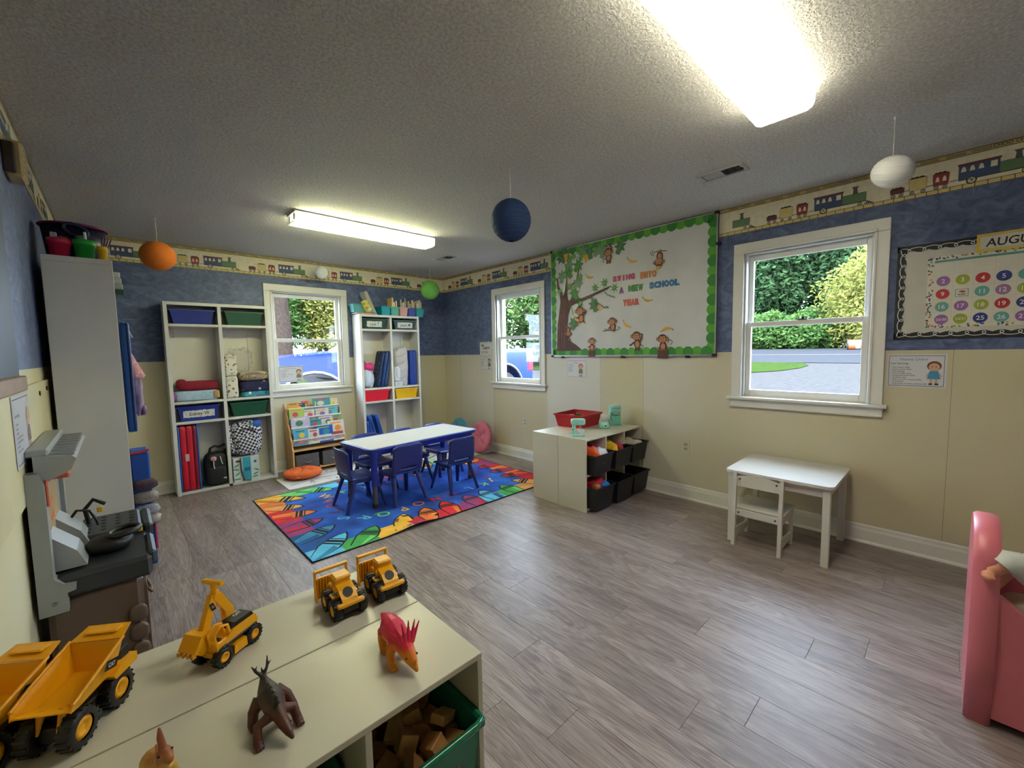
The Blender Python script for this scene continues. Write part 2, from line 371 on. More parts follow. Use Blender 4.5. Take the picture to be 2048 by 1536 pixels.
# ---------------------------------------------------------------- windows
def glass_mat():
    m = bpy.data.materials.new('window glass'); m.use_nodes = True; nt = m.node_tree; N = nt.nodes; L = nt.links; N.clear()
    o = N.new('ShaderNodeOutputMaterial'); t = N.new('ShaderNodeBsdfTransparent'); g = N.new('ShaderNodeBsdfGlossy'); g.inputs['Roughness'].default_value = .02
    t.inputs[0].default_value = (.96, .98, .97, 1)
    lw = N.new('ShaderNodeLayerWeight'); lw.inputs[0].default_value = .5; pw = N.new('ShaderNodeMath'); pw.operation = 'POWER'; pw.inputs[1].default_value = 4; L.new(lw.outputs['Facing'], pw.inputs[0])
    f = N.new('ShaderNodeMath'); f.operation = 'MULTIPLY_ADD'; f.inputs[1].default_value = .6; f.inputs[2].default_value = .02; L.new(pw.outputs[0], f.inputs[0]); x = N.new('ShaderNodeMixShader')
    L.new(f.outputs[0], x.inputs[0]); L.new(t.outputs[0], x.inputs[1]); L.new(g.outputs[0], x.inputs[2]); L.new(x.outputs[0], o.inputs[0]); return m
M_GLASS = glass_mat(); M_LOCK = mat('dark bronze latch', '#2c2824', .4, metal=.6); M_JAMB = mat('vinyl jamb', '#c9ccc9', .4, .02)
def window(n, loc, rz, label):
    w = bpy.data.objects.new('window_%d' % n, None); COL.objects.link(w); w.location = loc; w.rotation_euler = (0, 0, rz); tag(w, label, kind='structure')
    def part(nm, parent, *boxes, m=M_TRIM, bev=.003):
        b = MB()
        for q in boxes: b.box(*q, m, bev)
        return b.build(nm, parent)
    cw = .078; h = .4625
    for sx in (-1, 1):
        a, c = (h-cw, h) if sx > 0 else (-h, -h+cw)
        part('casing', w, (a, c, -.018, 0, .944, 2.0615), (min(a+.012*(sx < 0), a) if 0 else a+(.0 if sx > 0 else cw-.016), (a+.016) if sx > 0 else c, -.024, -.001, .944, 2.06))
    part('casing', w, (-h, h, -.018, -.0005, 2.062, 2.14), (-h+cw-.016, h-cw+.016, -.024, -.001, 2.062, 2.078))
    part('sill', w, (-.488, .488, -.05, .14, .925, .945))
    part('apron', w, (-.465, .465, -.02, 0, .862, .925), (-.465, .465, -.026, 0, .862, .876), (-.47, .47, -.028, 0, .912, .925))
    for sx in (-1, 1): part('jamb', w, (min(sx*.372, sx*.386), max(sx*.372, sx*.386), .0, .15, .945, 2.066), m=M_JAMB, bev=0)
    part('jamb', w, (-.386, .386, .0, .15, 2.052, 2.066), m=M_JAMB, bev=0)
    def sash(nm, y, z0, z1, st, bt, tp):
        s = part(nm, w, (-.372, -.372+st, y, y+.032, z0, z1), (.372-st, .372, y, y+.032, z0, z1), (-.372+st, .372-st, y, y+.032, z0, z0+bt), (-.372+st, .372-st, y, y+.032, z1-tp, z1))
        MB().box(-.372+st, .372-st, y+.014, y+.018, z0+bt, z1-tp, M_GLASS).build('pane', s); return s
    sash('upper_sash', .062, 1.492, 2.052, .032, .036, .045); ls = sash('lower_sash', .024, .945, 1.53, .034, .056, .034)
    b = MB().box(-.03, .03, .02, .05, 1.53, 1.537, M_LOCK, .002); b.cyl((0, .035, 1.537), (0, .035, 1.552), .012, .01, M_LOCK, 10); b.box(-.004, .03, .029, .041, 1.544, 1.551, M_LOCK, .002); b.build('sash_lock', ls)
    return w
window(1, (-1.925, 0, 0), 0, 'white double-hung window in the back wall, blue truck behind it')
window(2, (0, -1.583, 0), RW, 'white double-hung window near the corner of the right wall')
window(3, (0, -4.531, 0), RW, 'large near white double-hung window in the right wall')
# ---------------------------------------------------------------- wallpaper border with trains
P_ = lambda n, c: mat('print '+n, c, .6, .08, 30)
B_CREAM = P_('cream', '#d9d0b6'); B_TAN = P_('tan', '#b59f68'); B_YEL = P_('yellow', '#cdb878'); B_DK = P_('dark line', '#2a2520'); B_BLUE = P_('blue', '#3d4c70'); B_RED = P_('red', '#8e3430'); B_GRN = P_('green', '#5d7a55'); B_MAR = P_('maroon', '#6d2a34'); B_GREY = P_('grey', '#55565a')
def train(b, u, y=-.002, s=1.0):
    e = .0006; Z = 2.225
    def wheel(x, z, r):
        b.disc(x, Z+z, r, r, y-e, B_DK, 12); b.disc(x, Z+z, r*.72, r*.72, y-2*e, B_CREAM, 12)
        for a in (0, PI/3, 2*PI/3): b.line([(x-r*.7*math.cos(a), Z+z-r*.7*math.sin(a)), (x+r*.7*math.cos(a), Z+z+r*.7*math.sin(a))], .0022, y-3*e, B_DK)
    def car(x0, x1, z0, z1, m, lump=True):
        b.flat([(u+x0, Z+z0), (u+x1, Z+z0), (u+x1+.003, Z+z1), (u+x0-.003, Z+z1)], y-e, m)
        b.line([(u+x0, Z+z0), (u+x1, Z+z0), (u+x1+.003, Z+z1), (u+x0-.003, Z+z1)], .0022, y-2*e, B_DK, True)
        if lump:
            n = 7; P = [(u+x0, Z+z1)]+[(u+x0+(x1-x0)*k/n, Z+z1+.007+.004*(k % 2)) for k in range(1, n)]+[(u+x1, Z+z1)]; b.flat(P, y-2*e, B_DK)
        for x in (x0+.013, x1-.013): wheel(u+x, .037, .0115)
    car(0, .062, .05, .078, B_MAR); car(.085, .16, .048, .118, B_YEL); car(.19, .252, .048, .115, B_RED)
    for x in (.207, .236):
        b.flat([(u+x-.009, Z+.07), (u+x+.009, Z+.07), (u+x+.006, Z+.092), (u+x, Z+.1), (u+x-.006, Z+.092)], y-2*e, B_CREAM)
    # engine: cab, boiler, chimney, cow catcher
    b.rect(u+.292, u+.45, Z+.05, Z+.132, y-e, B_BLUE); b.rect(u+.288, u+.454, Z+.13, Z+.141, y-2*e, B_MAR); b.rect(u+.448, u+.572, Z+.052, Z+.108, y-e, B_GRN)
    b.line([(u+.292, Z+.05), (u+.572, Z+.05)], .004, y-2*e, B_DK)
    for x in (.312, .346, .38): b.flat([(u+x-.011, Z+.095), (u+x+.011, Z+.095), (u+x+.007, Z+.117), (u+x, Z+.124), (u+x-.007, Z+.117)], y-2*e, B_CREAM)
    b.rect(u+.415, u+.44, Z+.092, Z+.124, y-2*e, B_CREAM)
    b.flat([(u+.503, Z+.108), (u+.527, Z+.108), (u+.523, Z+.14), (u+.533, Z+.152), (u+.497, Z+.152), (u+.507, Z+.14)], y-2*e, B_GREY)
    b.line([(u+.503, Z+.108), (u+.507, Z+.14), (u+.497, Z+.152), (u+.533, Z+.152), (u+.523, Z+.14), (u+.527, Z+.108)], .002, y-3*e, B_DK)
    b.line([(u+.448, Z+.052), (u+.572, Z+.052), (u+.572, Z+.108), (u+.448, Z+.108)], .002, y-2*e, B_DK, True)
    wheel(u+.345, .042, .022); wheel(u+.54, .037, .0125)
    b.flat([(u+.56, Z+.03), (u+.612, Z+.028), (u+.575, Z+.052)], y-2*e, B_DK)
    for k in range(3): b.line([(u+.568+.012*k, Z+.031), (u+.574+.008*k, Z+.048-.006*k)], .0028, y-3*e, B_CREAM)
    for x in (.072, .172, .272): b.line([(u+x-.012, Z+.055), (u+x+.016, Z+.058)], .004, y-2*e, B_DK)
def border(n, loc, rz, u0, u1, phase, label, skip=()):
    tr = bpy.data.objects.new('trim_%d' % n, None); COL.objects.link(tr); tr.location = loc; tr.rotation_euler = (0, 0, rz); tag(tr, label, kind='structure')
    b = MB(); Z = 2.225
    spans = []; p = u0
    for s0, s1 in skip: spans.append((p, s0)); p = s1
    spans.append((p, u1))
    for a, c in spans:
        b.box(a, c, -.0016, 0, Z, ZC-.001, B_CREAM)
    b.build('paper_strip', tr)
    b = MB()
    for a, c in spans:
        b.rect(a, c, 2.412, 2.4385, -.0022, B_TAN); b.rect(a, c, 2.409, 2.4125, -.0026, B_DK); b.rect(a, c, 2.436, 2.4388, -.0026, B_DK)
        b.rect(a, c, Z, Z+.026, -.0022, B_YEL); b.rect(a, c, Z, Z+.003, -.0026, B_DK); b.rect(a, c, Z+.0245, Z+.0275, -.0026, B_DK)
        x = a+.02
        while x < c: b.rect(x-.0016, x+.0016, Z, Z+.026, -.0028, B_DK); x += .049
    b.build('rail_band', tr)
    inside = lambda a, c: any(s0-.001 <= a and c <= s1+.001 for s0, s1 in spans)
    k = math.floor((u0-phase)/.69)
    while phase+k*.69 < u1:
        u = phase+k*.69
        if inside(u, u+.61):
            b = MB(); train(b, u); b.build('train_print', tr)
        elif any(s0 < u+.61 and u < s1 for s0, s1 in spans):
            # a train cut by the edge of the strip: keep only faces inside
            b = MB(); train(b, u); keep = []
            for i, f in enumerate(b.f):
                xs = [b.v[q][0] for q in f]
                if inside(min(xs), max(xs)): keep.append(i)
            b.f = [b.f[i] for i in keep]; b.mi = [b.mi[i] for i in keep]; b.sm = [b.sm[i] for i in keep]
            if keep: b.build('train_print', tr)
        for t, off, sz in (('CHOO CHOO', .42, .024), ('CHUGGA', .60, .018), ('CHUGGA', .71, .018), ('CHUGGA', .82, .018), ('CHUGGA', .93, .018), ('CHUGGA', 1.03, .018)):
            a = u+off
            w = text_geo(t)[2]*sz
            if inside(a, a+w):
                b = MB(); b.text(t, sz, a, 2.4175, -.003, B_DK, 'L', .01); b.build('lettering', tr)
        k += 1
    return tr
border(1, (0, 0, 0), 0, X0, 0, -2.682-.515, 'train wallpaper border along the top of the back wall')
border(2, (0, 0, 0), RW, 0, -Y0, 4.291, 'train wallpaper border along the top of the right wall', skip=((2.16, 3.948),))
border(3, (X0, 0, 0), LW, Y0, 0, -2.9, 'train wallpaper border along the top of the left wall')
# panel seams of the lower wall
for name, parent, xs in (('panel_seam', wr, (-.38, -1.12, -2.055, -2.80, -3.28, -5.3)),):
    b = MB()
    for y in xs: b.box(-.0008, .001, y-.0012, y+.0012, .12, ZR, mat('seam shadow line', '#8f8566', .8))
    b.build(name, parent)
# ================================================================== OUTSIDE
M_GRAVEL = mat('pale gravel', (.036, .0345, .034), .95, .18, 9, .5, 60); M_GRASS = mat('lawn grass', (.017, .030, .007), .95, .25, 5, .6, 60)
M_ROAD = mat('asphalt road', (.026, .027, .030), .9, .06, 3); M_BARK = mat('rough bark', (.030, .022, .017), .95, .25, 12, .8, 30)
for q_ in (M_GRAVEL, M_GRASS, M_ROAD, M_BARK):
    q_.node_tree.nodes['Principled BSDF'].inputs['Specular IOR Level'].default_value = 0
    q_.node_tree.nodes['Principled BSDF'].inputs['Roughness'].default_value = 1
def terrain_z(x, y):
    d = max(0, x-2); e = max(0, y-6)
    return -.06+min(d, 30)*.030+min(e, 30)*.02+max(0, min(x, 31)-20)*.028
def ground():
    b = MB()
    def f(i, j): x = -26+96*i; y = -48+110*j; return (x, y, terrain_z(x, y)-.004)
    b.grid(f, 48, 55, M_GRAVEL); g = b.build('ground'); tag(g, 'pale gravel driveway outside the windows', kind='structure')
    b = MB()
    def r(i, j): x = 20.6+10.4*i; y = -48+110*j; return (x, y, terrain_z(x, y)+.02)
    b.grid(r, 7, 30, M_ROAD); b2 = b.build('road'); tag(b2, 'asphalt road beyond the driveway', kind='structure')
    b = MB().grid(lambda i, j: (25.4+.2*i, -48+110*j, terrain_z(25.4+.2*i, -48+110*j)+.035), 1, 30, mat('road line', (.06, .06, .06), .8)); b.build('lane_line', b2)
    b = MB()
    def v(i, j): x = 31+39*i; y = -48+110*j; return (x, y, terrain_z(x, y)+.02)
    b.grid(v, 8, 30, M_GRASS); tag(b.build('verge'), 'grass verge under the far trees', kind='structure')
    # rounded lawn island left of the drive
    P = [(19.1, -.8), (17.4, -.85), (15.7, -.51), (14.5, .22), (13.2, 2), (12.5, 5), (12.5, 12), (20.5, 12), (20.5, -.3)]
    b = MB(); b.add([(x, y, terrain_z(x, y)+.02) for x, y in P], [tuple(range(len(P)))], M_GRASS); tag(b.build('lawn'), 'rounded patch of green lawn beside the driveway', kind='structure')
    P = [(-26, 9), (-2, 9.5), (8, 14), (19.8, 12), (19.8, 62), (-26, 62)]
    b = MB(); b.add([(x, y, terrain_z(x, y)+.015) for x, y in P], [tuple(range(len(P)))], M_GRASS); tag(b.build('back_lawn'), 'green lawn behind the parked truck', kind='structure')
ground()
def leaf_mat(name, c0, c1):
    m, nt, N, L, b = nodes(name, .9); b.inputs['Specular IOR Level'].default_value = .05
    g = N.new('ShaderNodeNewGeometry'); r = ramp(N, [(0, lin(c0)), (1, lin(c1))]); L.new(g.outputs['Random Per Island'], r.inputs[0]); L.new(r.outputs[0], b.inputs['Base Color'])
    t = N.new('ShaderNodeBsdfTranslucent'); L.new(r.outputs[0], t.inputs[0]); x = N.new('ShaderNodeMixShader'); x.inputs[0].default_value = .35
    L.new(b.outputs[0], x.inputs[1]); L.new(t.outputs[0], x.inputs[2]); L.new(x.outputs[0], N['Material Output'].inputs[0]); return m
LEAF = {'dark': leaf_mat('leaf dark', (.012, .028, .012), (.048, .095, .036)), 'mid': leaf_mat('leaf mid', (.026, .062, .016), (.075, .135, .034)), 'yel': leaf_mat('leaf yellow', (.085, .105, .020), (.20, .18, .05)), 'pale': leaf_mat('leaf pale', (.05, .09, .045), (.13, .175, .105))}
def crown(b, c, R, n, ls, m, seed, hollow=.55):
    rnd = random.Random(seed); vs = []; fs = []
    for _ in range(n):
        d = Vector((rnd.gauss(0, 1), rnd.gauss(0, 1), rnd.gauss(0, 1))).normalized(); q = rnd.uniform(hollow, 1)
        q *= 1+.28*noise.noise(d*2.2+Vector((seed, 0, 0)))
        p = Vector((c[0]+d.x*R[0]*q, c[1]+d.y*R[1]*q, c[2]+d.z*R[2]*q))
        a = Vector((rnd.gauss(0, 1), rnd.gauss(0, 1), rnd.gauss(0, 1))).normalized(); e = a.orthogonal().normalized(); s = ls*rnd.uniform(.6, 1.3); k = len(vs)
        vs += [p-a*s, p+e*s*.5, p+a*s, p-e*s*.5]; fs.append((k, k+1, k+2, k+3))
    b.add(vs, fs, m)
def tree(name, label, x, y, h, R, key, seed, n=1600, ls=.3, tr=.2, group=None, cz=None):
    z = terrain_z(x, y); t = thing(name, label, 'tree' if 'shrub' not in name else 'shrub', (x, y, z), 0, group); rnd = random.Random(seed)
    b = MB(); b.tube([(0, 0, -.1), (rnd.uniform(-.1, .1), 0, h*.3), (rnd.uniform(-.3, .3), .1, h*.7)], [tr*1.25, tr, tr*.5], M_BARK, 9)
    for k in range(4):
        a = rnd.uniform(0, 2*PI); z0 = h*rnd.uniform(.35, .6); b.tube([(0, 0, z0), (math.cos(a)*R*.4, math.sin(a)*R*.4, z0+h*.15), (math.cos(a)*R*.75, math.sin(a)*R*.75, z0+h*.28)], [tr*.4, tr*.25, tr*.1], M_BARK, 6)
    b.build('trunk', t); b = MB(); cz = cz or h*.66
    crown(b, (0, 0, cz), (R, R, h-cz), n, ls, LEAF[key], seed)
    b.build('crown', t); return t
random.seed(5)
G_T = 'trees beyond the road'
spec = [('pine_tree', 'dark blue-green pine standing left behind the road, seen in near window', 38, 6.0, 11, 3.2, 'dark'), ('forest_tree', 'dark tree in the wood right of the pine, near window', 40, .6, 12, 3.6, 'dark'), ('forest_tree', 'dark tree behind the yellow shrub, near window', 41, -5.0, 12.5, 4, 'dark'),
        ('forest_tree', 'pale hazy tree at the upper left of the near window', 45, 9.5, 13, 4, 'pale'), ('forest_tree', 'pale hazy tree at the upper right of the near window', 44, -10.5, 13, 4.2, 'pale'), ('forest_tree', 'tall green tree at the back of the wood, near window', 49, 1.0, 16, 5, 'mid')]
for i, (n_, l_, x, y, h, R, k) in enumerate(spec): tree(n_, l_, x, y, h, R, k, 11+i, 12000, .24, .2, G_T, cz=h*.52)
tree('leafy_shrub', 'big yellowish shrub beside the road at right of near window', 33.0, -1.6, 6.8, 3.0, 'yel', 41, 10000, .15, .1, None, 2.9)
for i, (x, y, l_) in enumerate(((33.2, 8.2, 'first from the left'), (33.4, 4.9, 'second from the left'), (33.2, 1.9, 'in the middle'), (33.6, -5.2, 'furthest right'))):
    tree('roadside_shrub', 'low green roadside shrub, %s in near window' % l_, x, y, 2.9, 2.3, 'mid', 50+i, 8000, .16, .08, 'low shrubs along the road', 1.2)
# behind the back window and the corner window
z = terrain_z(.3, 9.6)
t = thing('oak_tree', 'thick trunk of an old tree behind the truck, back window', 'tree', (.18, 9.0, z))
b = MB(); b.tube([(0, 0, -.1), (-.02, 0, .5), (0, 0, 2.2), (-.15, 0, 4.6)], [.36, .29, .25, .22], M_BARK, 16); b.tube([(-.1, 0, 3.6), (.9, .3, 4.7), (2.1, .4, 5.2)], [.14, .1, .05], M_BARK, 8); b.build('trunk', t)
b = MB(); crown(b, (.4, .3, 5.9), (3.2, 2.6, 1.9), 6000, .10, LEAF['mid'], 71); b.build('crown', t)
for i, (n_, l_, x, y, h, R, k) in enumerate([('forest_tree', 'green tree in the middle of the back window', 5.2, 30, 9, 3.0, 'mid'), ('forest_tree', 'yellowing tree at the right of the back window', 8.6, 29, 8.5, 2.4, 'yel'), ('forest_tree', 'pale tree left of the middle of the back window', 2.6, 33, 9, 3.2, 'pale'), ('forest_tree', 'pale tree far behind the back window, right', 10.5, 36, 9.5, 3.4, 'pale'),
                                            ('leafy_tree', 'dense bright green tree filling the top of the corner window', 14.2, 12.2, 6.6, 3.0, 'mid'), ('leafy_tree', 'yellow-green tree behind the tailgate, corner window', 18.6, 14.2, 6.6, 3.0, 'yel'), ('leafy_tree', 'pale tree at the right edge of the corner window', 18.0, 10.2, 6.5, 2.6, 'pale')]):
    tree(n_, l_, x, y, h, R, k, 81+i, 8000, .19 if y > 20 else .17, .16, 'trees behind the house', cz=h*.55)
# traffic barrel by the road
M_OR = mat('barrel orange', '#e0552f', .5); M_WH = mat('barrel white', '#e8e8e4', .5)
t = thing('traffic_barrel', 'orange and white traffic barrel lying beside the road', 'barrel', (29.8, -1.15, terrain_z(29.8, -1.15)+.33), .2)
b = MB(); b.cyl((0, .45, 0), (0, .1, 0), .30, .30, M_OR, 18); b.cyl((0, .1, 0), (0, -.12, 0), .28, .28, M_WH, 18); b.cyl((0, -.12, 0), (0, -.5, 0), .27, .25, M_OR, 18); b.build('drum', t); MB().cyl((0, .45, 0), (0, .52, 0), .33, .33, mat('black rubber', '#1c1c1c', .7), 18).build('base_ring', t)
# blue pickup truck parked along the back of the house
def pickup():
    B = mat('truck blue paint', (.003, .020, .12), .18, .02, 3, coat=.6); BK = mat('truck black trim', '#17181a', .5); GL = mat('truck window tint', '#1b2530', .08, 0); RB = mat('tyre rubber', '#1a1a1b', .8); CH = mat('truck chrome', '#c9ccd0', .15, 0, metal=1); RD = mat('tail lamp red', '#c8102a', .2)
    t = thing('pickup_truck', 'blue pickup truck parked outside behind the back windows', 'truck', (1.0, 2.85, -.06))
    # local: x forward is -x (nose to the left)
    def side(poly, y0, y1, m, nm, bev=None):
        return MB().prism(poly, y0, y1, m).build(nm, t)
    hood = [(-3.05, .55), (-3.1, 1.1), (-2.95, 1.3), (-1.55, 1.45), (-1.3, 1.48), (-1.3, .5), (-1.9, .5)]
    arch = lambda cx, r: [(cx+r*math.cos(PI*k/10), .52+r*math.sin(PI*k/10)) for k in range(11)]
    body = [(-3.1, .5), (-3.12, 1.12), (-2.98, 1.34), (-1.5, 1.47), (1.05, 1.47), (1.05, 1.45), (2.85, 1.47), (2.9, 1.4), (2.88, .62), (2.75, .55)]+arch(1.95, .58)+[(1.3, .5), (-1.6, .5)]+arch(-2.28, .58)+[(-2.95, .45)]
    side(body, -.95, .95, B, 'body')
    b = MB(); b.prism([(-1.42, 1.46), (-.62, 1.93), (.72, 1.95), (1.02, 1.46)], -.82, .82, B); cab = b.build('cab', t)
    for x0, x1 in ((-1.12, -.12), (-.04, .86)):
        MB().prism([(x0, 1.49), (x0+.42*(x0 < -1), 1.86), (x1-.14*(x1 > .5), 1.87), (x1, 1.49)], -.829, -.822, GL).build('side_window', cab)
    MB().add([(-1.40, -.72, 1.50), (-1.40, .72, 1.50), (-.68, .68, 1.90), (-.68, -.68, 1.90)], [(0, 1, 2, 3)], GL).build('windshield', cab)
    for cx in (-2.28, 1.95):
        for sy in (-1, 1):
            w = MB(); w.cyl((cx, sy*.70, .46), (cx, sy*.93, .46), .46, .46, RB, 26); w.cyl((cx, sy*.925, .46), (cx, sy*.94, .46), .27, .24, CH, 18); w.build('wheel', t)
        MB().tube([(cx+.59*math.cos(PI*k/14), -.955, .52+.59*math.sin(PI*k/14)) for k in range(15)], .03, CH, 6).build('arch_trim', t)
    for sy in (-1, 1):
        MB().box(2.72, 2.915, min(sy*.80, sy*.965), max(sy*.80, sy*.965), .92, 1.36, RD, .02).build('tail_light', t); MB().box(-3.14, -2.98, min(sy*.6, sy*.95), max(sy*.6, sy*.95), .95, 1.2, mat('lamp clear', '#dfe6ea', .1), .02).build('headlight', t)
    b = MB().box(2.89, 2.93, -.78, .78, .72, 1.42, B, .01); b.box(2.925, 2.94, -.14, .14, 1.22, 1.3, BK); b.build('tailgate', t)
    MB().box(2.88, 3.05, -.95, .95, .5, .68, CH, .03).build('rear_bumper', t); MB().box(-3.2, -3.05, -.95, .95, .48, .7, CH, .03).build('front_bumper', t)
    for x in (-.58, .42): MB().box(x, x+.16, -.975, -.95, 1.2, 1.24, B, .005).build('door_handle', t)
    b = MB()
    for x in (-1.32, -.08, .98): b.box(x-.006, x+.006, -.953, -.949, .55, 1.46, BK)
    b.box(-1.32, .98, -.953, -.949, .88, .9, BK); b.build('door_gap', t)
    MB().box(-1.2, -.98, -1.16, -.93, 1.42, 1.62, BK, .03).build('wing_mirror', t)
    MB().box(-3.13, -3.1, -.6, .6, .75, 1.15, BK).build('grille', t)
pickup()
# ================================================================== CEILING
def diffuser_mat():
    m, nt, N, L, b = nodes('lit prismatic diffuser', .35)
    tc = N.new('ShaderNodeTexCoord'); w = N.new('ShaderNodeTexVoronoi'); w.inputs['Scale'].default_value = 260; L.new(tc.outputs['Object'], w.inputs['Vector'])
    bp = N.new('ShaderNodeBump'); bp.inputs['Strength'].default_value = .3; bp.inputs['Distance'].default_value = .002; L.new(w.outputs['Distance'], bp.inputs['Height']); L.new(bp.outputs[0], b.inputs['Normal'])
    b.inputs['Base Color'].default_value = (.8, .82, .76, 1)
    # lamp glow behind the lens: brighter over the two tubes, which lie along x
    sp = N.new('ShaderNodeSeparateXYZ'); L.new(tc.outputs['Object'], sp.inputs[0]); ab = N.new('ShaderNodeMath'); ab.operation = 'ABSOLUTE'; L.new(sp.outputs[1], ab.inputs[0])
    su = N.new('ShaderNodeMath'); su.operation = 'SUBTRACT'; su.inputs[1].default_value = .055; L.new(ab.outputs[0], su.inputs[0]); a2 = N.new('ShaderNodeMath'); a2.operation = 'ABSOLUTE'; L.new(su.outputs[0], a2.inputs[0])
    mr = N.new('ShaderNodeMapRange'); mr.inputs[1].default_value = 0; mr.inputs[2].default_value = .06; mr.inputs[3].default_value = TUBE_STRENGTH*1.1; mr.inputs[4].default_value = TUBE_STRENGTH*.75; L.new(a2.outputs[0], mr.inputs[0])
    gm = N.new('ShaderNodeNewGeometry'); sn = N.new('ShaderNodeSeparateXYZ'); L.new(gm.outputs['True Normal'], sn.inputs[0]); an = N.new('ShaderNodeMath'); an.operation = 'ABSOLUTE'; L.new(sn.outputs[2], an.inputs[0])
    mq = N.new('ShaderNodeMapRange'); mq.inputs[3].default_value = .48; mq.inputs[4].default_value = 1; L.new(an.outputs[0], mq.inputs[0]); mm = N.new('ShaderNodeMath'); mm.operation = 'MULTIPLY'; L.new(mq.outputs[0], mm.inputs[0]); L.new(mr.outputs[0], mm.inputs[1])
    b.inputs['Emission Color'].default_value = (1, .93, .72, 1); L.new(mm.outputs[0], b.inputs['Emission Strength']); return m
M_DIFF = diffuser_mat(); M_FIXT = mat('white enamel fixture', '#d9d7cf', .4, .03)
M_TUBE = mat('lit fluorescent tube', (1, .95, .74), .4, 0, emit=TUBE_STRENGTH*3.4)
def clear_lens():
    m = bpy.data.materials.new('clear acrylic lens'); m.use_nodes = True; nt = m.node_tree; N = nt.nodes; L = nt.links; N.clear()
    o = N.new('ShaderNodeOutputMaterial'); t = N.new('ShaderNodeBsdfTransparent'); t.inputs[0].default_value = (.93, 1, .80, 1); d = N.new('ShaderNodeBsdfTranslucent'); d.inputs[0].default_value = (.9, 1, .75, 1); x = N.new('ShaderNodeMixShader'); x.inputs[0].default_value = .35
    L.new(t.outputs[0], x.inputs[1]); L.new(d.outputs[0], x.inputs[2]); L.new(x.outputs[0], o.inputs[0]); return m
def fixture(loc, ln, wd, label, clear=False):
    t = thing('fluorescent_light', label, 'ceiling light', loc, 0, 'fluorescent ceiling lights'); h = .085; L2, W2 = ln/2, wd/2
    MB().box(-L2, L2, -W2*.92, W2*.92, -.018, 0, M_FIXT, .003).build('back_plate', t)
    for sy in (-1, 1):
        b = MB(); b.cyl((-L2+.02, sy*.055, -.045), (L2-.02, sy*.055, -.045), .016, .016, M_TUBE, 12); tb = b.build('tube', t)
        for sx in (-1, 1): MB().cyl((sx*(L2-.045), sy*.055, -.045), (sx*(L2-.015), sy*.055, -.045), .0175, .0175, mat('tube end cap metal', '#a9a9a4', .3, 0, metal=.9), 12).build('end_cap', tb)
    prof = [(-W2, -.012), (-W2, -.055), (-W2*.93, -.075), (-W2*.75, -h), (W2*.75, -h), (W2*.93, -.075), (W2, -.055), (W2, -.012)]
    m = clear_lens() if clear else M_DIFF; n = len(prof)
    b = MB(); b.add([(x, y, z) for x in (-L2, L2) for y, z in prof], [(k, k+1, k+1+n, k+n) for k in range(n-1)], m, None, False); b.build('lens', t)
    for sx in (-1, 1):
        if clear and sx < 0: continue
        MB().add([(sx*L2, y, z) for y, z in prof], [tuple(range(n))], m if not clear else mat('fixture end plate', '#d8dcc4', .4, .02)).build('end_plate', t)
    for sx in (-1, 1):
        for sy in (-1, 1): MB().box(sx*(L2-.012)-.006, sx*(L2-.012)+.006, sy*.055-.014, sy*.055+.014, -.066, -.02, mat('lamp holder', '#c8c8c0', .5), .003).build('lamp_holder', t)
    return t
fixture((-1.985, -4.727, ZC), 1.225, .235, 'large fluorescent ceiling light nearest the camera, frosted lens')
fixture((-1.95, -1.735, ZC), 1.24, .205, 'slim fluorescent ceiling light over the blue table, greenish clear lens', True)
# vents
def vent(loc, rz, label):
    V = mat('vent enamel', '#a9a7a2', .5, .05); DK = mat('vent dark', '#0f0d0c', .8)
    t = thing('ceiling_vent', label, 'vent', loc, rz, 'ceiling air vents')
    b = MB()
    for q in ((-.14, .14, -.07, -.052), (-.14, .14, .052, .07), (-.14, -.112, -.052, .052), (.112, .14, -.052, .052), (-.006, .006, -.052, .052)): b.box(q[0], q[1], q[2], q[3], -.012, 0, V, .002)
    b.build('frame', t); MB().box(-.112, .112, -.052, .052, -.003, 0, DK).build('duct_opening', t)
    for k in range(9):
        x = -.102+.012*k; MB().cb((x, 0, -.006), (.002, .104, .010), V, 0, T(x, 0, -.006) @ RY(.9) @ T(-x, 0, .006)).build('louver', t)
    for k in range(8):
        x = .016+.012*k; MB().cb((x, 0, -.006), (.0015, .104, .009), mat('vent louver dark', '#4a4643', .6), 0, T(x, 0, -.006) @ RY(-.15) @ T(-x, 0, .006)).build('louver', t)
    b = MB().box(.112, .122, -.01, .014, -.02, -.01, DK, .002); b.build('damper_lever', t)
vent((-.770, -4.245, ZC), -PI/2, 'white ceiling air vent nearest the camera, by the right wall'); vent((-.755, -1.17, ZC), -PI/2, 'white ceiling air vent at the far corner')
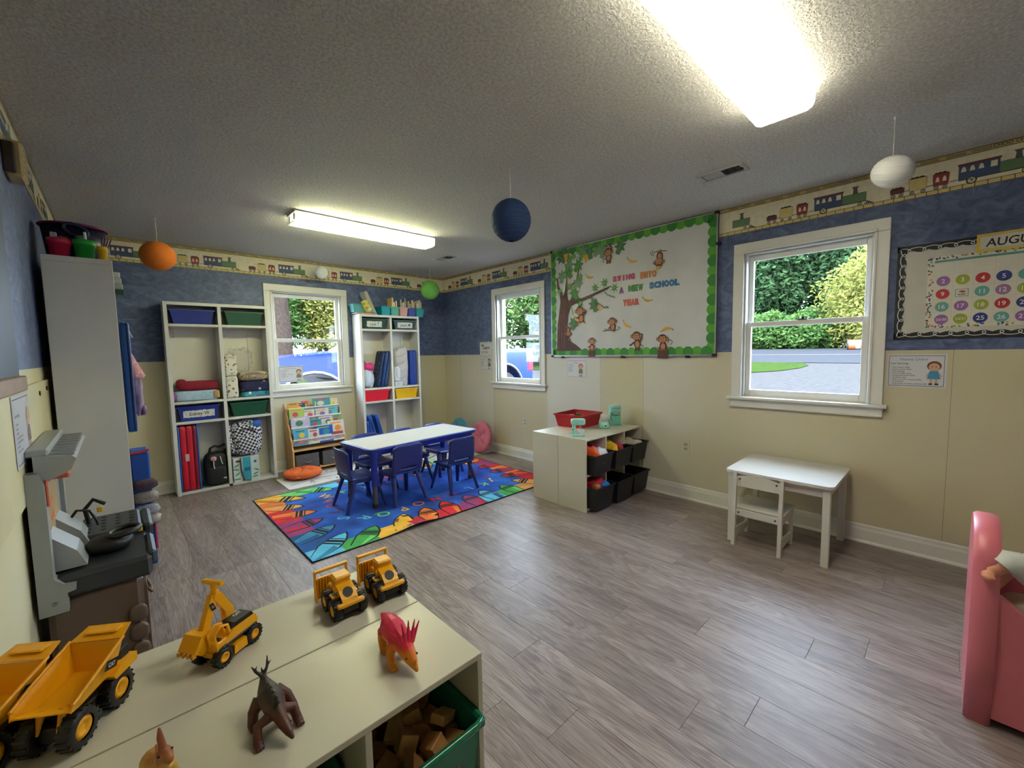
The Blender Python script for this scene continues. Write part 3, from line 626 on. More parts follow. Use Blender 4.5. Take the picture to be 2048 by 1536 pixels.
# paper lanterns
def lantern(x, y, zc, r, col, label, flat=1.0, tilt=(0, 0), ribs=22):
    m = mat('lantern paper '+label[:12], col, .8, .05, 20, .3, 40); WR = mat('thread white', '#efede6', .7)
    n = thing('paper_lantern', label, 'lantern', (x, y, zc), 0, 'hanging paper lanterns')
    prof = []; N = ribs*4
    for k in range(N+1):
        a = -PI/2+.16+(PI-.32)*k/N; q = 1-.014*abs(math.sin(PI*k/4))**.7 if k % 4 else 1
        q = 1 if k % 4 == 0 else .986
        prof.append((r*math.cos(a)*q, r*flat*math.sin(a)*q))
    b = MB(); b.lathe(prof, m, 40); sh = b.build('shade', n, (0, 0, 0), (tilt[0], tilt[1], 0))
    b = MB()
    for k in range(0, ribs, 2):
        a = -PI/2+.16+(PI-.32)*k/ribs; b.tube([(r*math.cos(a)*math.cos(t), r*math.cos(a)*math.sin(t), r*flat*math.sin(a)) for t in [2*PI*i/28 for i in range(28)]], .0011, m, 4, closed=True)
    b.build('wire_ribs', sh)
    b = MB(); b.tube([(0, 0, r*flat*.98), (.002, 0, (ZC-zc)*.6), (0, 0, ZC-zc)], .0022, WR, 5); b.build('string', n)
    MB().cyl((0, 0, ZC-zc-.012), (0, 0, ZC-zc), .004, .006, WR, 8).build('hook', n)
lantern(-3.323, -.909, 2.145, .118, '#d9761f', 'orange paper lantern hanging at the far left', .95, (.1, .1)); lantern(-1.844, -.277, 2.277, .068, '#dfe2e2', 'small pale white paper lantern in front of the back wall border')
lantern(-.574, -.544, 2.157, .122, '#62a048', 'green paper lantern hanging near the back corner', 1); lantern(-1.818, -3.41, 2.132, .122, '#1a3464', 'dark blue paper lantern hanging in the middle of the room', 1.02, ribs=26)
lantern(-.79, -5.054, 2.184, .085, '#e4e4e2', 'white paper lantern hanging by the right wall, nearest the camera', .86, (.25, -.2), 14)
# ================================================================== RIGHT WALL: bulletin board
PW = mat('white board paper', '#c3c3c6', .55, .05, 5, .25, 6); ALU = mat('aluminium frame', '#aeb1b2', .35, .03, metal=.7); BLK = mat('black plastic', '#141414', .45)
G1 = mat('paper leaf green', '#4f9a2c', .6, .08, 20); G2 = mat('paper leaf dark green', '#2f7a2e', .6, .08, 20); G3 = mat('paper leaf light green', '#6db044', .6)
bd = thing('bulletin_board', 'large whiteboard covered in white paper with a green leaf border', 'bulletin board', (0, -3.053, 1.85), RW)
BW, BH = .895, .583
MB().box(-BW, BW, -.02, 0, -BH, BH, mat('whiteboard', '#d5d5d5', .3)).build('board', bd)
for q in ((-BW, BW, -BH, -BH+.018), (-BW, BW, BH-.012, BH), (-BW, -BW+.012, -BH, BH), (BW-.014, BW, -BH, BH)): MB().box(q[0], q[1], -.026, -.001, q[2], q[3], ALU, .002).build('frame_rail', bd)
for sx in (-1, 1):
    for sz in (-1, 1): MB().box(min(sx*(BW-.03), sx*(BW+.004)), max(sx*(BW-.03), sx*(BW+.004)), -.03, 0, min(sz*(BH-.022), sz*(BH+.004)), max(sz*(BH-.022), sz*(BH+.004)), BLK, .003).build('corner_cap', bd)
for x, z in ((-.735, -BH), (.02, -BH), (.66, -BH), (BW+.004, .33)): MB().box(x-.018, x+.018, -.034, -.002, z-.014, z+.008, BLK, .004).build('mounting_clip', bd)
MB().box(-BW+.012, BW-.014, -.0225, -.020, -BH+.018, BH-.012, PW).build('backing_paper', bd)
# scalloped leaf trimmer: each mound one piece
def mound(w, h):
    P = [(-w/2, 0)]
    for k in range(9):
        a = PI-PI*k/8; P.append((w/2*math.cos(a)*(1+.0), h*(.45+.55*math.sin(a))))
    P.append((w/2, 0)); return P
mnd = [MB().prism(mound(.092, .075), -.0012, 0, m).mesh('leaf_scallop') for m in (G1, G2)]
def trim_run(p0, p1, ang, n):
    for k in range(n):
        t = (k+.5)/n; o = link('leaf_scallop', mnd[k % 2], bd, (p0[0]+(p1[0]-p0[0])*t, -.0235-.001*(k % 2), p0[1]+(p1[1]-p0[1])*t), (0, ang, 0))
trim_run((-.86, -.572), (.86, -.572), 0, 22); trim_run((-.86, .580), (.86, .580), PI, 22); trim_run((-.893, -.55), (-.893, .55), PI/2, 14); trim_run((.890, -.55), (.890, .55), -PI/2, 14)
# lettering, each letter a cut-out
for word, x0, x1, z, hgt, col in (('SWING', -.093, .151, .153, .05, '#b8255f'), ('INTO', .195, .366, .144, .056, '#c96a22'), ('A', -.018, .032, .034, .055, '#7a3a86'), ('NEW', .081, .236, .038, .057, '#2f7d3c'), ('SCHOOL', .297, .582, .041, .054, '#2170a8'), ('YEAR', .023, .197, -.091, .057, '#c8432c')):
    m = mat('letter card '+col, col, .5, .04); step = (x1-x0)/len(word)
    for k, ch in enumerate(word):
        v, f, w = text_geo(ch, .07); sz = hgt/.78; sx = min(1.15, step*.93/(w*sz)); b = MB(); b.text(ch, sz, 0, 0, -.004, m, 'C', .07, None, sx); o = b.build('letter', bd, (x0+step*(k+.5), -.0225, z)); b2 = MB(); b2.text(ch, sz, .002, -.002, -.0005, mat('letter shadow grey', '#5a5a60', .8), 'C', .07, None, sx); b2.build('letter_painted_shadow', o)  # grey offset copy behind each letter is its drop shadow, painted in
# ---- tree decal
BR = mat('decal bark brown', '#4a2620', .6, .25, 16); BRL = mat('decal bark light', '#6e4034', .6, .2, 16); LF1 = mat('decal leaf', '#3c7a33', .6, .12, 30); LF2 = mat('decal monstera', '#3f6b49', .6, .12, 30); LF3 = mat('decal leaf grey', '#6d8a70', .6); BAN = mat('banana card', '#d29a1e', .55, .05); TIP = mat('banana tip', '#4a2a12', .6)
td = thing('tree_decal', 'brown cut-out jungle tree with monstera leaves on the board', 'cutout', (-.026, -3.053, 1.85), RW)
b = MB(); b.flat([(-.814, -.52), (-.797, -.228), (-.755, .019), (-.77, .109), (-.716, .084), (-.69, .144), (-.664, .141), (-.659, .058), (-.634, .007), (-.61, -.034), (-.648, -.129), (-.662, -.285), (-.638, -.375), (-.607, -.425), (-.545, -.456), (-.461, -.516)], -.001, BR)
for x0, x1 in ((-.785, -.735), (-.75, -.705), (-.71, -.69)): b.line([(x0, -.5), (x0+.01, -.25), (x1, .05)], [.012, .014, .006], -.0016, BRL)
b.build('trunk', td)
for P in ([(-.634, .017), (-.59, .051), (-.47, .029), (-.33, .061), (-.187, .099), (-.097, .119), (-.144, .085), (-.297, .043), (-.423, .005), (-.53, -.013), (-.603, -.04)], [(-.696, .131), (-.669, .254), (-.687, .421), (-.672, .419), (-.661, .262), (-.658, .126)], [(-.651, .164), (-.54, .227), (-.515, .318), (-.496, .447), (-.485, .445), (-.501, .307), (-.528, .216), (-.652, .135)], [(-.805, .223), (-.811, .283), (-.789, .28), (-.773, .179), (-.716, .094), (-.754, .098), (-.799, .162)]):
    MB().flat(P, -.0012, BR).build('branch', td)
for P in ([(-.434, .025), (-.331, .024), (-.252, -.048), (-.187, -.091), (-.134, -.091)], [(-.187, .063), (-.144, .027), (-.06, -.004)], [(-.646, .028), (-.604, -.054), (-.579, -.134)]):
    b = MB(); b.line(P, .006, -.0015, BR)
    for i in range(len(P)-1):
        for t in (.3, .7): x = P[i][0]*(1-t)+P[i+1][0]*t; z = P[i][1]*(1-t)+P[i+1][1]*t; b.disc(x+.006, z-.008, .009, .004, -.0017, LF1, 8, -.8); b.disc(x-.004, z+.008, .009, .004, -.0017, LF1, 8, .8)
    b.build('vine', td)
def monstera():
    P = [(0, -.062)]
    for k in range(13):
        a = -PI/2+.35+(2*PI-.7)*k/12; r = .058*(1.0 if k % 2 == 0 else .5); P.append((r*math.cos(a), r*1.1*math.sin(a)))
    return P
def palmate():
    P = []
    for k in range(14):
        a = -PI/2+2*PI*k/14; r = .056 if k % 2 else .017; P.append((r*math.cos(a), r*math.sin(a)))
    return P
MO = [MB().flat(monstera(), 0, m).line([(0, -.05), (0, .05)], .004, -.0004, G3).mesh('leaf') for m in (LF2, LF1, LF3)]; PA = MB().flat(palmate(), 0, LF1).flat([(x*.5, z*.5) for x, z in palmate()], -.0004, G3).mesh('leaf')
rn = random.Random(4)
for i, (x, z, k) in enumerate([(-.692, .535, 0), (-.743, .489, 0), (-.63, .46, 3), (-.568, .478, 3), (-.449, .508, 2), (-.363, .488, 0), (-.251, .486, 2), (-.509, .378, 1), (-.631, .393, 2), (-.644, .323, 1), (-.733, .292, 2), (-.492, .253, 3), (-.626, .171, 3), (-.767, .134, 3), (-.565, .092, 1), (-.516, .195, 2), (-.296, .117, 3), (-.187, .153, 3), (-.071, .089, 3), (-.488, -.022, 3), (-.314, -.052, 0), (-.574, -.221, 0), (-.005, .475, 0), (-.862, .276, 3), (-.66, .5, 3), (-.47, .46, 3), (-.3, .5, 3), (-.19, .47, 2)]):
    link('leaf', PA if k == 3 else MO[k], td, (x, -.0022-.0003*(i % 4), z), (0, rn.uniform(-1, 1), 0), (1.0 if k == 3 else 1.25,)*3)
for x, z in ((-.68, .473), (-.415, .419)): MB().flat([(x-.028, z+.045), (x+.035, z+.05), (x+.03, z), (x, z-.04), (x-.012, z-.01)], -.0038, BAN).build('banana_bunch', td)
# ---- bananas and monkeys
def banana(x, z, rot, label, s=1):
    P = []; Q = []
    for k in range(9):
        a = PI*1.08+PI*.62*k/8; w = .020*math.sin(PI*(k+.6)/9.2)+.003; P.append((.058*math.cos(a)-w*math.cos(a)*.0, .058*math.sin(a)+.04)); Q.append(((.058-w)*math.cos(a), (.058-w)*math.sin(a)+.04))
    b = MB(); b.prism(P+Q[::-1], -.002, 0, BAN); b.line([P[0], (P[0][0]-.004, P[0][1]+.02)], .006, -.0022, TIP); b.disc(P[-1][0], P[-1][1], .005, .004, -.0022, TIP, 8)
    o = b.build('paper_banana', None, (-.0262, -3.053-x, 1.85+z), (0, rot, RW)); o.scale = (s,)*3; tag(o, label, 'cutout', 'paper bananas on the board')
banana(.131, .315, 0, 'paper banana above the word INTO'); banana(.296, -.065, -.1, 'paper banana right of the word YEAR'); banana(.08, -.285, .25, 'paper banana between the sitting and the waving monkey'); banana(.453, -.345, 2.6, 'paper banana standing on the head of the stump monkey', 1.1); banana(-.232, -.088, 0, 'paper banana hanging from the vine of the tree'); banana(-.358, .235, 0, 'paper banana left of the word SWING')
MK = mat('monkey brown', '#4a2018', .6, .05); MT = mat('monkey tan', '#b27a55', .6, .05); ME = mat('monkey eye', '#120a08', .4); MW = mat('cutout edge white', '#d8d8da', .6); STP = mat('stump brown', '#4b2420', .6, .2, 30)
def monkey(x, z, s, label, pose):
    t = thing('paper_monkey', label, 'cutout', (-.0265, -3.053-x, 1.85+z), RW, 'paper monkeys on the board'); t.scale = (s,)*3; y = -.002
    b = MB()
    hx, hz, bx_, bz = pose['head']+pose['body']
    b.disc(bx_, bz, .034, .042, y, MK, 18, pose.get('brot', 0)); b.disc(bx_, bz-.004, .022, .030, y-.0012, MT, 16)
    b.build('body', t)
    for P in pose['limbs']:
        b = MB(); b.line(P, .016, y+.0006, MK); b.disc(P[-1][0], P[-1][1], .011, .009, y-.0004, MK if pose.get('dark') else MT, 10); b.build('limb', t)
    if 'tail' in pose: MB().line(pose['tail'], .006, y+.001, MK).build('tail', t)
    h = MB(); h.disc(hx, hz, .043, .040, y-.002, MK, 20)
    for sx in (-1, 1): h.disc(hx+sx*.045, hz-.002, .015, .016, y-.0016, MK, 12); h.disc(hx+sx*.046, hz-.002, .009, .010, y-.0022, MT, 10)
    ho = h.build('head', t)
    f = MB(); d = pose.get('flip', 1)
    f.disc(hx, hz-.010*d, .034, .025, y-.0032, MT, 18)
    for sx in (-1, 1): f.disc(hx+sx*.014, hz+.008*d, .015, .016, y-.003, MT, 12); f.disc(hx+sx*.013, hz+.006*d, .0042, .0058, y-.004, ME, 8)
    f.disc(hx, hz-.006*d, .004, .0028, y-.004, ME, 8); f.line([(hx-.012, hz-.015*d), (hx, hz-.020*d), (hx+.012, hz-.015*d)], .0025, y-.004, ME); f.build('face', ho)
    for nm, fn in pose.get('extra', []): e = MB(); fn(e, y); e.build(nm, t)
    return t
sw = lambda cx, cz, r, a0, a1, n=10: [(cx+r*math.cos(a0+(a1-a0)*k/n)*(1-.35*k/n), cz+r*math.sin(a0+(a1-a0)*k/n)*(1-.35*k/n)) for k in range(n+1)]
def stump(b, y): b.flat([(-.05, -.145), (.05, -.145), (.045, -.07), (-.045, -.07)], y-.004, STP); b.disc(0, -.07, .045, .009, y-.0045, BRL, 14)
def branch_r(b, y):
    b.line([(-.075, .065), (-.02, .075), (.03, .07), (.075, .062)], [.005, .007, .008, .009], y-.001, BR)
    for dx, dz in ((-.07, .085), (-.08, .05), (-.06, .045), (-.088, .07)): b.disc(dx, dz, .011, .005, y-.0012, LF2, 8, dz*20)
def branch_s(b, y):
    b.line([(-.11, -.062), (-.05, -.058), (.02, -.066), (.075, -.05)], [.011, .008, .007, .004], y-.0005, BR)
    for dx, dz in ((.075, -.03), (.085, -.05), (.065, -.065), (.09, -.035)): b.disc(dx, dz, .012, .006, y-.001, LF3, 8, dz*30)
monkey(-.14, .43, 1, 'paper monkey hanging by its arms below the top border', dict(head=(0, .015), body=(.004, -.035), limbs=[[(-.03, -.01), (-.045, .05), (-.02, .075)], [(.03, .0), (.04, .05), (.02, .075)], [(-.01, -.06), (-.012, -.09)], [(.015, -.06), (.018, -.09)]], dark=1, tail=sw(-.05, -.06, .02, 0, 5), extra=[('branch', lambda b, y: b.line([(-.05, .08), (.03, .085), (.08, .075)], .008, y-.004, BR))]))
monkey(.395, .29, .92, 'paper monkey hanging upside down from a twig', dict(head=(-.005, -.03), body=(.004, .025), limbs=[[(-.02, .0), (-.035, -.03), (-.02, -.07)], [(.025, .0), (.03, -.04), (.01, -.075)], [(-.012, .05), (-.015, .068)], [(.016, .05), (.02, .068)]], flip=-1, tail=[(.004, .06), (.02, .075), (.01, .09), (0, .08)], extra=[('twig', branch_r), ('banana', lambda b, y: b.disc(-.012, -.085, .026, .014, y-.004, BAN, 14, .4))]))
monkey(-.485, -.13, 1.15, 'paper monkey swinging from the tree branch, holding a banana', dict(head=(-.004, .028), body=(.01, -.04), limbs=[[(.03, -.02), (.05, .0), (.068, .022)], [(-.02, -.03), (-.05, -.04), (-.04, -.06)], [(.0, -.07), (-.02, -.085)], [(.03, -.065), (.05, -.085)]], extra=[('banana', lambda b, y: b.disc(-.035, -.055, .03, .012, y-.004, BAN, 14, -.5))]))
monkey(-.648, -.335, .82, 'paper monkey peeking out upside down beside the tree trunk', dict(head=(0, 0), body=(0, .05), limbs=[[(-.02, .02), (-.035, .06), (-.03, .085)], [(.01, -.03), (0, -.06), (.0, -.075)]], flip=-1, tail=sw(.03, .11, .022, -1, 4)))
monkey(-.338, -.46, .85, 'paper monkey sitting on a stump at the bottom left', dict(head=(0, .045), body=(0, -.03), limbs=[[(-.025, -.02), (-.055, -.03)], [(.025, -.02), (.01, -.035)], [(-.02, -.06), (-.04, -.068)], [(.02, -.06), (.035, -.07)]], tail=sw(.06, -.03, .02, 2, 6), extra=[('stump', stump)]))
monkey(-.095, -.265, .95, 'paper monkey sitting on a leafy twig in the middle', dict(head=(0, .032), body=(.008, -.022), limbs=[[(.02, -.03), (.0, -.05)], [(-.02, -.02), (-.045, -.045)], [(.01, -.055), (.02, -.07)]], tail=[(-.03, -.045), (-.07, -.05), (-.09, -.035)], extra=[('twig', branch_s)]))
monkey(.176, -.43, 1.05, 'paper monkey standing and waving at the bottom middle', dict(head=(-.004, .04), body=(.006, -.032), limbs=[[(-.025, -.015), (-.05, -.035), (-.062, -.042)], [(.03, -.01), (.045, .015), (.05, .05)], [(-.008, -.065), (-.01, -.085)], [(.02, -.065), (.022, -.085)]], dark=1, tail=[(.03, -.045), (.06, -.045), (.062, -.065), (.05, -.068)]))
monkey(.437, -.455, 1.0, 'paper monkey in a stump with a banana on its head', dict(head=(-.004, .032), body=(.002, -.035), limbs=[[(-.025, -.03), (-.01, -.045)], [(.025, -.03), (.012, -.045)], [(-.025, -.055), (-.05, -.05)], [(.025, -.055), (.05, -.05)]], tail=sw(.065, .0, .024, -1.5, 3.5), extra=[('stump', stump)]))
# ================================================================== RIGHT WALL: calendar, posters, outlets
CB = mat('calendar black', '#17171a', .55, .05); CWH = mat('paper warm white', '#cfcbbd', .6, .04); CW2 = mat('wall paper white', '#bdbab0', .6, .04); CY = mat('card yellow', '#d6b93e', .55, .04); TEAL = mat('print teal', '#4f8f88', .6)
cal = thing('calendar_board', 'calendar chart with black scalloped border and coloured number dots', 'calendar', (0, -5.48, 1.655), RW)
CWD, CH_ = .45, .288
MB().box(-CWD, CWD, -.006, 0, -CH_, CH_, CW2).build('backing', cal)
def scal(n, L_, d):
    P = [(-L_, 0)]
    for k in range(n*6+1): P.append((-L_+2*L_*k/(n*6), d+.010*abs(math.sin(PI*k/6))))
    P.append((L_, 0)); return P
def loops(n, L_, z):
    P = []
    for k in range(n*12+1):
        t = k/12; P.append((-L_+2*L_*t/n+.021*math.sin(2*PI*t), z-.012*math.cos(2*PI*t)))
    return P
for (ox, oz, a, L_, n) in ((0, -CH_, 0, CWD, 13), (0, CH_, PI, CWD, 13), (-CWD, 0, PI/2, CH_, 8), (CWD, 0, -PI/2, CH_, 8)):
    b = MB(); b.prism(scal(n, L_, .034), -.0085, -.006, CB); o = b.build('scalloped_border', cal, (ox, 0, oz), (0, a, 0))
    MB().line(loops(n, L_-.02, .027), .0036, -.0092, mat('white ink', '#d8d8d8', .6)).build('loop_line', o)
b = MB(); b.box(-.31, .31, -.008, -.006, -.222, .2, CWH); b.build('calendar_sheet', cal)
b = MB(); rn = random.Random(8); cols = [mat('speck '+c, c, .6) for c in ('#6d9a52', '#b0392f', '#27408a', '#c9b93c', '#c77f86', '#2e6f6a', '#3a3a3a')]
for k in range(230):
    s_ = rn.random(); e = rn.choice((0, 1, 2, 3))
    x, z = ((rn.uniform(-.308, -.286), rn.uniform(-.218, .196)), (rn.uniform(.286, .308), rn.uniform(-.218, .196)), (rn.uniform(-.308, .308), rn.uniform(-.22, -.205)), (rn.uniform(-.308, .308), rn.uniform(.183, .197)))[e]
    b.disc(x, z, .006, .0045, -.0083-.0001*(k % 5), rn.choice(cols), 7, s_*3)
tag(b.build('confetti_print', cal), None, None, None, 'stuff')
b = MB(); b.rect(-.282, .282, .165, .177, -.0084, TEAL)
for k in range(7): b.rect(-.282+.0806*k-.0005, -.282+.0806*k+.0005, -.2, .165, -.0084, mat('grid line', '#b5b2a6', .7))
for k in range(6): b.rect(-.282, .282, -.2+.073*k-.0005, -.2+.073*k+.0005, -.0084, mat('grid line', '#b5b2a6', .7))
b.build('grid_print', cal)
DC = {'p': '#8d5f9c', 'g': '#93a02a', 'r': '#b3262f', 'b': '#24307e', 't': '#5f9d98', 'm': '#966a94'}
rows = [['2p', '3g', '4r', '5b', '6t', '7p'], ['9r', None, '11t', '12m', '13g', '14r'], ['16t', '17p', '18g', '19r', '20b', '21t'], ['23/30p', '24/31g', '25b', '26t', '27p', '28g']]
for j, rw in enumerate(rows):
    for i, d in enumerate(rw):
        x = -.242+.0785*i; z = .053-.0755*j
        if d is None:
            b = MB(); b.rect(x-.027, x+.027, z-.023, z+.021, -.0088, TEAL); b.rect(x-.024, x+.024, z-.020, z+.018, -.0092, CWH); b.flat([(x-.016, z+.004), (x-.004, z+.012), (x+.012, z+.01), (x+.018, z+.002), (x+.008, z+.002), (x+.006, z-.004), (x-.004, z+.002)], -.0095, mat('speck #b0392f', '#b0392f'))
            b.rect(x-.018, x+.018, z-.010, z-.007, -.0095, CB); b.rect(x-.014, x+.014, z-.015, z-.0125, -.0095, CB); b.build('picture_card', cal); continue
        m = mat('dot '+d[-1], DC[d[-1]], .5, .05); o = MB().prism([(x+.029*math.cos(2*PI*k/22), z+.029*math.sin(2*PI*k/22)) for k in range(22)], -.0092, -.008, m).build('number_dot', cal)
        t_ = d[:-1]; sz = .034 if '/' not in t_ else .02
        MB().text(t_, sz, x, z-.012 if '/' not in t_ else z-.007, -.0096, mat('white ink', '#d8d8d8', .6), 'C', .01).build('numeral', o)
b = MB(); b.prism([(-.118, .195), (.20, .195), (.20, .295), (-.118, .295)], -.0135, -.0095, CY); o = b.build('month_card', cal); b = MB(); b.rect(-.104, .186, .207, .283, -.0139, CWH)
b.build('card_face', o); MB().text('AUGUST', .062, -.083, .222, -.0143, CB, 'L', .014, None, .92, 0, .08).build('month_lettering', o)
for zz in (.2085, .2795):
    b = MB()
    for k in range(28): b.rect(-.102+.0102*k, -.097+.0102*k, zz, zz+.002, -.0143, CB)
    tag(b.build('dashed_print', o), None, None, None, 'stuff')
SK = mat('print skin', '#c99a78', .6); HR = mat('print hair brown', '#6b3420', .6); DRS = mat('print blue dress', '#3e86b3', .6); INK = mat('print ink', '#23232a', .6); GRY = mat('print grey lettering', '#8a8fa3', .6); PAPER = mat('laminated paper', '#c9cad0', .3, .02)
def kid(b, x, z, s, y, hair, dress):
    b.disc(x, z+.055*s, .034*s, .032*s, y-.0004, hair, 16); b.disc(x, z+.048*s, .026*s, .026*s, y-.0007, SK, 14)
    b.flat([(x-.018*s, z+.024*s), (x+.018*s, z+.024*s), (x+.032*s, z-.03*s), (x-.032*s, z-.03*s)], y-.0007, dress)
    for q in (-1, 1): b.rect(x+q*.012*s-.006*s, x+q*.012*s+.006*s, z-.06*s, z-.03*s, y-.0006, SK); b.rect(x+q*.014*s-.009*s, x+q*.014*s+.009*s, z-.068*s, z-.058*s, y-.0008, INK); b.line([(x+q*.018*s, z+.018*s), (x+q*.036*s, z-.016*s)], .008*s, y-.0005, SK); b.disc(x+q*.009*s, z+.05*s, .003*s, .004*s, y-.001, INK, 6)
def poster(name, label, loc, rz, w, h, title, first, lines, kx, hair, dress, frame=INK, tcol=GRY, tilt=0, ts=.12):
    t = thing(name, label, 'poster', loc, rz); t.rotation_euler = (0, tilt, rz)
    MB().box(-w/2, w/2, -.0012, 0, -h/2, h/2, PAPER).build('sheet', t); y = -.0016; b = MB()
    b.line([(-w*.46, -h*.45), (w*.46, -h*.45), (w*.46, h*.45), (-w*.46, h*.45)], .0035, y, frame, True); b.build('frame_print', t)
    if title: MB().text(title, h*ts, -w*.02 if title != 'Home Living' else -.01, h*.31, y, tcol, 'C', .02).build('title_lettering', t)
    b = MB(); b.text(first, h*.075, -w*.43, h*.20, y, INK, 'L', .01)
    for k, l in enumerate(lines): b.text(l, h*.058, -w*.42, h*.09-h*.062*k, y, INK, 'L', .008)
    b.build('body_lettering', t); b = MB(); kid(b, kx*w, -h*.1, h/.21*.95, y, hair, dress); b.build('child_print', t); return t
poster('home_living_poster', 'laminated Home Living poster with a girl, right of the near window', (-.001, -5.141, 1.17), RW, .27, .208, 'Home Living', 'I am learning...', ['- fine motor skills', '- gross motor skills', '- role playing', '- how to take turns', '- social-emotional skills', '- symbolic play', '- how to work cooperatively', '- to pretend', '- to practice problem solving skills'], .30, HR, DRS)
poster('dramatic_poster', 'small red-framed poster below the bulletin board', (-.001, -2.49, 1.135), RW, .275, .195, 'Listening', 'I am learning...', ['- listening skills', '- vocabulary', '- new songs', '- fine motor skills', '- to take turns'], .22, mat('print red hood', '#a8443a', .6), mat('print green top', '#5e7355', .6), mat('print red line', '#a65060', .6), ts=.09)
poster('learning_poster', 'white poster with a boy left of the corner window, lower of two', (-.001, -.972, 1.19), RW, .25, .2, 'Manipulatives', 'I am learning...', ['- fine motor skills', '- counting', '- sorting', '- matching', '- patterns', '- problem solving'], .26, mat('print hair black', '#2c2220', .6), mat('print teal top', '#3d6b74', .6), ts=.09)
poster('window_poster', 'poster with a boy taped inside the lower pane of the back window', (-2.16, -.0, 1.115), 0, .262, .19, 'Learning Centers', 'I am learning...', ['- to explore', '- to choose', '- how to work cooperatively', '- social skills', '- fine motor skills', '- to share'], .32, mat('print hair dark', '#3a2a24', .6), mat('print grey top', '#5d6475', .6), ts=.095)
bpy.data.objects['window_poster'].location = (-2.145, .020, 1.118)
t = thing('learn_sign', 'colourful We Learn sign left of the corner window, upper of two', 'poster', (-.001, -.972, 1.385), RW)
MB().box(-.128, .128, -.0012, 0, -.09, .09, PAPER).build('sheet', t); b = MB()
for k in range(16): x = -.12+.016*k; b.flat([(x, .09), (x+.016, .09), (x+.008, .062+.01*(k % 3))], -.0016, cols[k % 7])
b.build('bunting_print', t); MB().text('we', .05, -.1, .028, -.0016, INK, 'L', .02).text('Learn', .062, -.06, -.012, -.0018, INK, 'L', .02).text('by doing', .036, -.085, -.06, -.0016, mat('speck #b0392f', '#b0392f'), 'L', .015).build('lettering', t)
def outlet(y, z, label):
    t = thing('wall_outlet', label, 'outlet', (0, y, z), RW, 'wall outlets'); P = mat('outlet plastic', '#c9c4b4', .35)
    MB().box(-.035, .035, -.005, 0, -.058, .058, P, .003).build('cover_plate', t)
    for s_ in (-1, 1):
        o = MB().box(-.016, .016, -.0075, -.004, s_*.02-.013, s_*.02+.013, mat('outlet face', '#a9a59a', .4), .002).build('receptacle', t)
        for x in (-.006, .006): MB().box(x-.0015, x+.0015, -.0082, -.007, s_*.02-.002, s_*.02+.007, BLK).build('slot', o)
outlet(-1.69, .463, 'wall outlet under the corner window'); outlet(-3.70, .467, 'wall outlet between the toy shelf and the white table')
# ================================================================== LEFT WALL
WOOD = mat('varnished wood ledge', '#8a6a4c', .5, .15, 8)
t = thing('door_chime', 'beige door chime box on the left wall border', 'door chime', (X0, -2.555, 2.165), LW); t.scale = (.8, .8, .8)
MB().box(-.085, .085, -.07, 0, -.09, .09, mat('aged beige plastic', '#a8946a', .55, .1), .012).build('housing', t)
MB().box(-.115, -.085, -.045, 0, -.08, .07, mat('chime side dark brown', '#3a2f2a', .8), .006).build('dark_side', t)  # dark brown block along the near side of the housing
b = MB()
for k in range(5): b.box(-.06, .06, -.0715, -.069, -.06+.028*k, -.054+.028*k, mat('chime slot', '#7d6c4a', .7))
b.build('grille_slots', t)
t = thing('chalkboard', 'dark glossy chalkboard on the left wall with a brown wooden ledge', 'chalkboard', (X0+.0005, -3.5, 1.62), LW)
MB().box(-.62, .60, -.012, 0, -.34, .47, mat('slate board', '#202c3a', .45, .3, 3)).build('panel', t)
MB().box(-.62, .60, -.03, 0, -.395, -.34, WOOD, .004).build('ledge', t); MB().box(-.35, -.15, -.022, -.012, -.32, .1, mat('green paper trim', '#3e8a4a', .6)).build('paper_strip', t)
t = thing('wall_panel', 'cream panel with black bolts on the left wall', 'panel', (X0, -2.76, 1.10), LW)
MB().box(-.80, .735, -.014, 0, -.28, .135, mat('cream panel paint', '#c9bf94', .5, .05, 5), .003).build('board', t)
for x, z in ((.33, .085), (.60, .095), (.62, -.21), (.33, -.225)): MB().cyl((x, -.018, z), (x, -.012, z), .011, .011, BLK, 10).build('bolt', t)
t = poster('wall_notice', 'white notice sheet with text and a figure on the left wall panel', (X0+.0155, -2.98, 1.09), LW, .36, .25, '', 'I am learning...', ['- to share', '- to play', '- to listen', '- to work with others', '- to follow directions', '- to build', '- to use my words'], .34, mat('print hair blond', '#b79a62', .6), mat('print brown top', '#6b5648', .6))
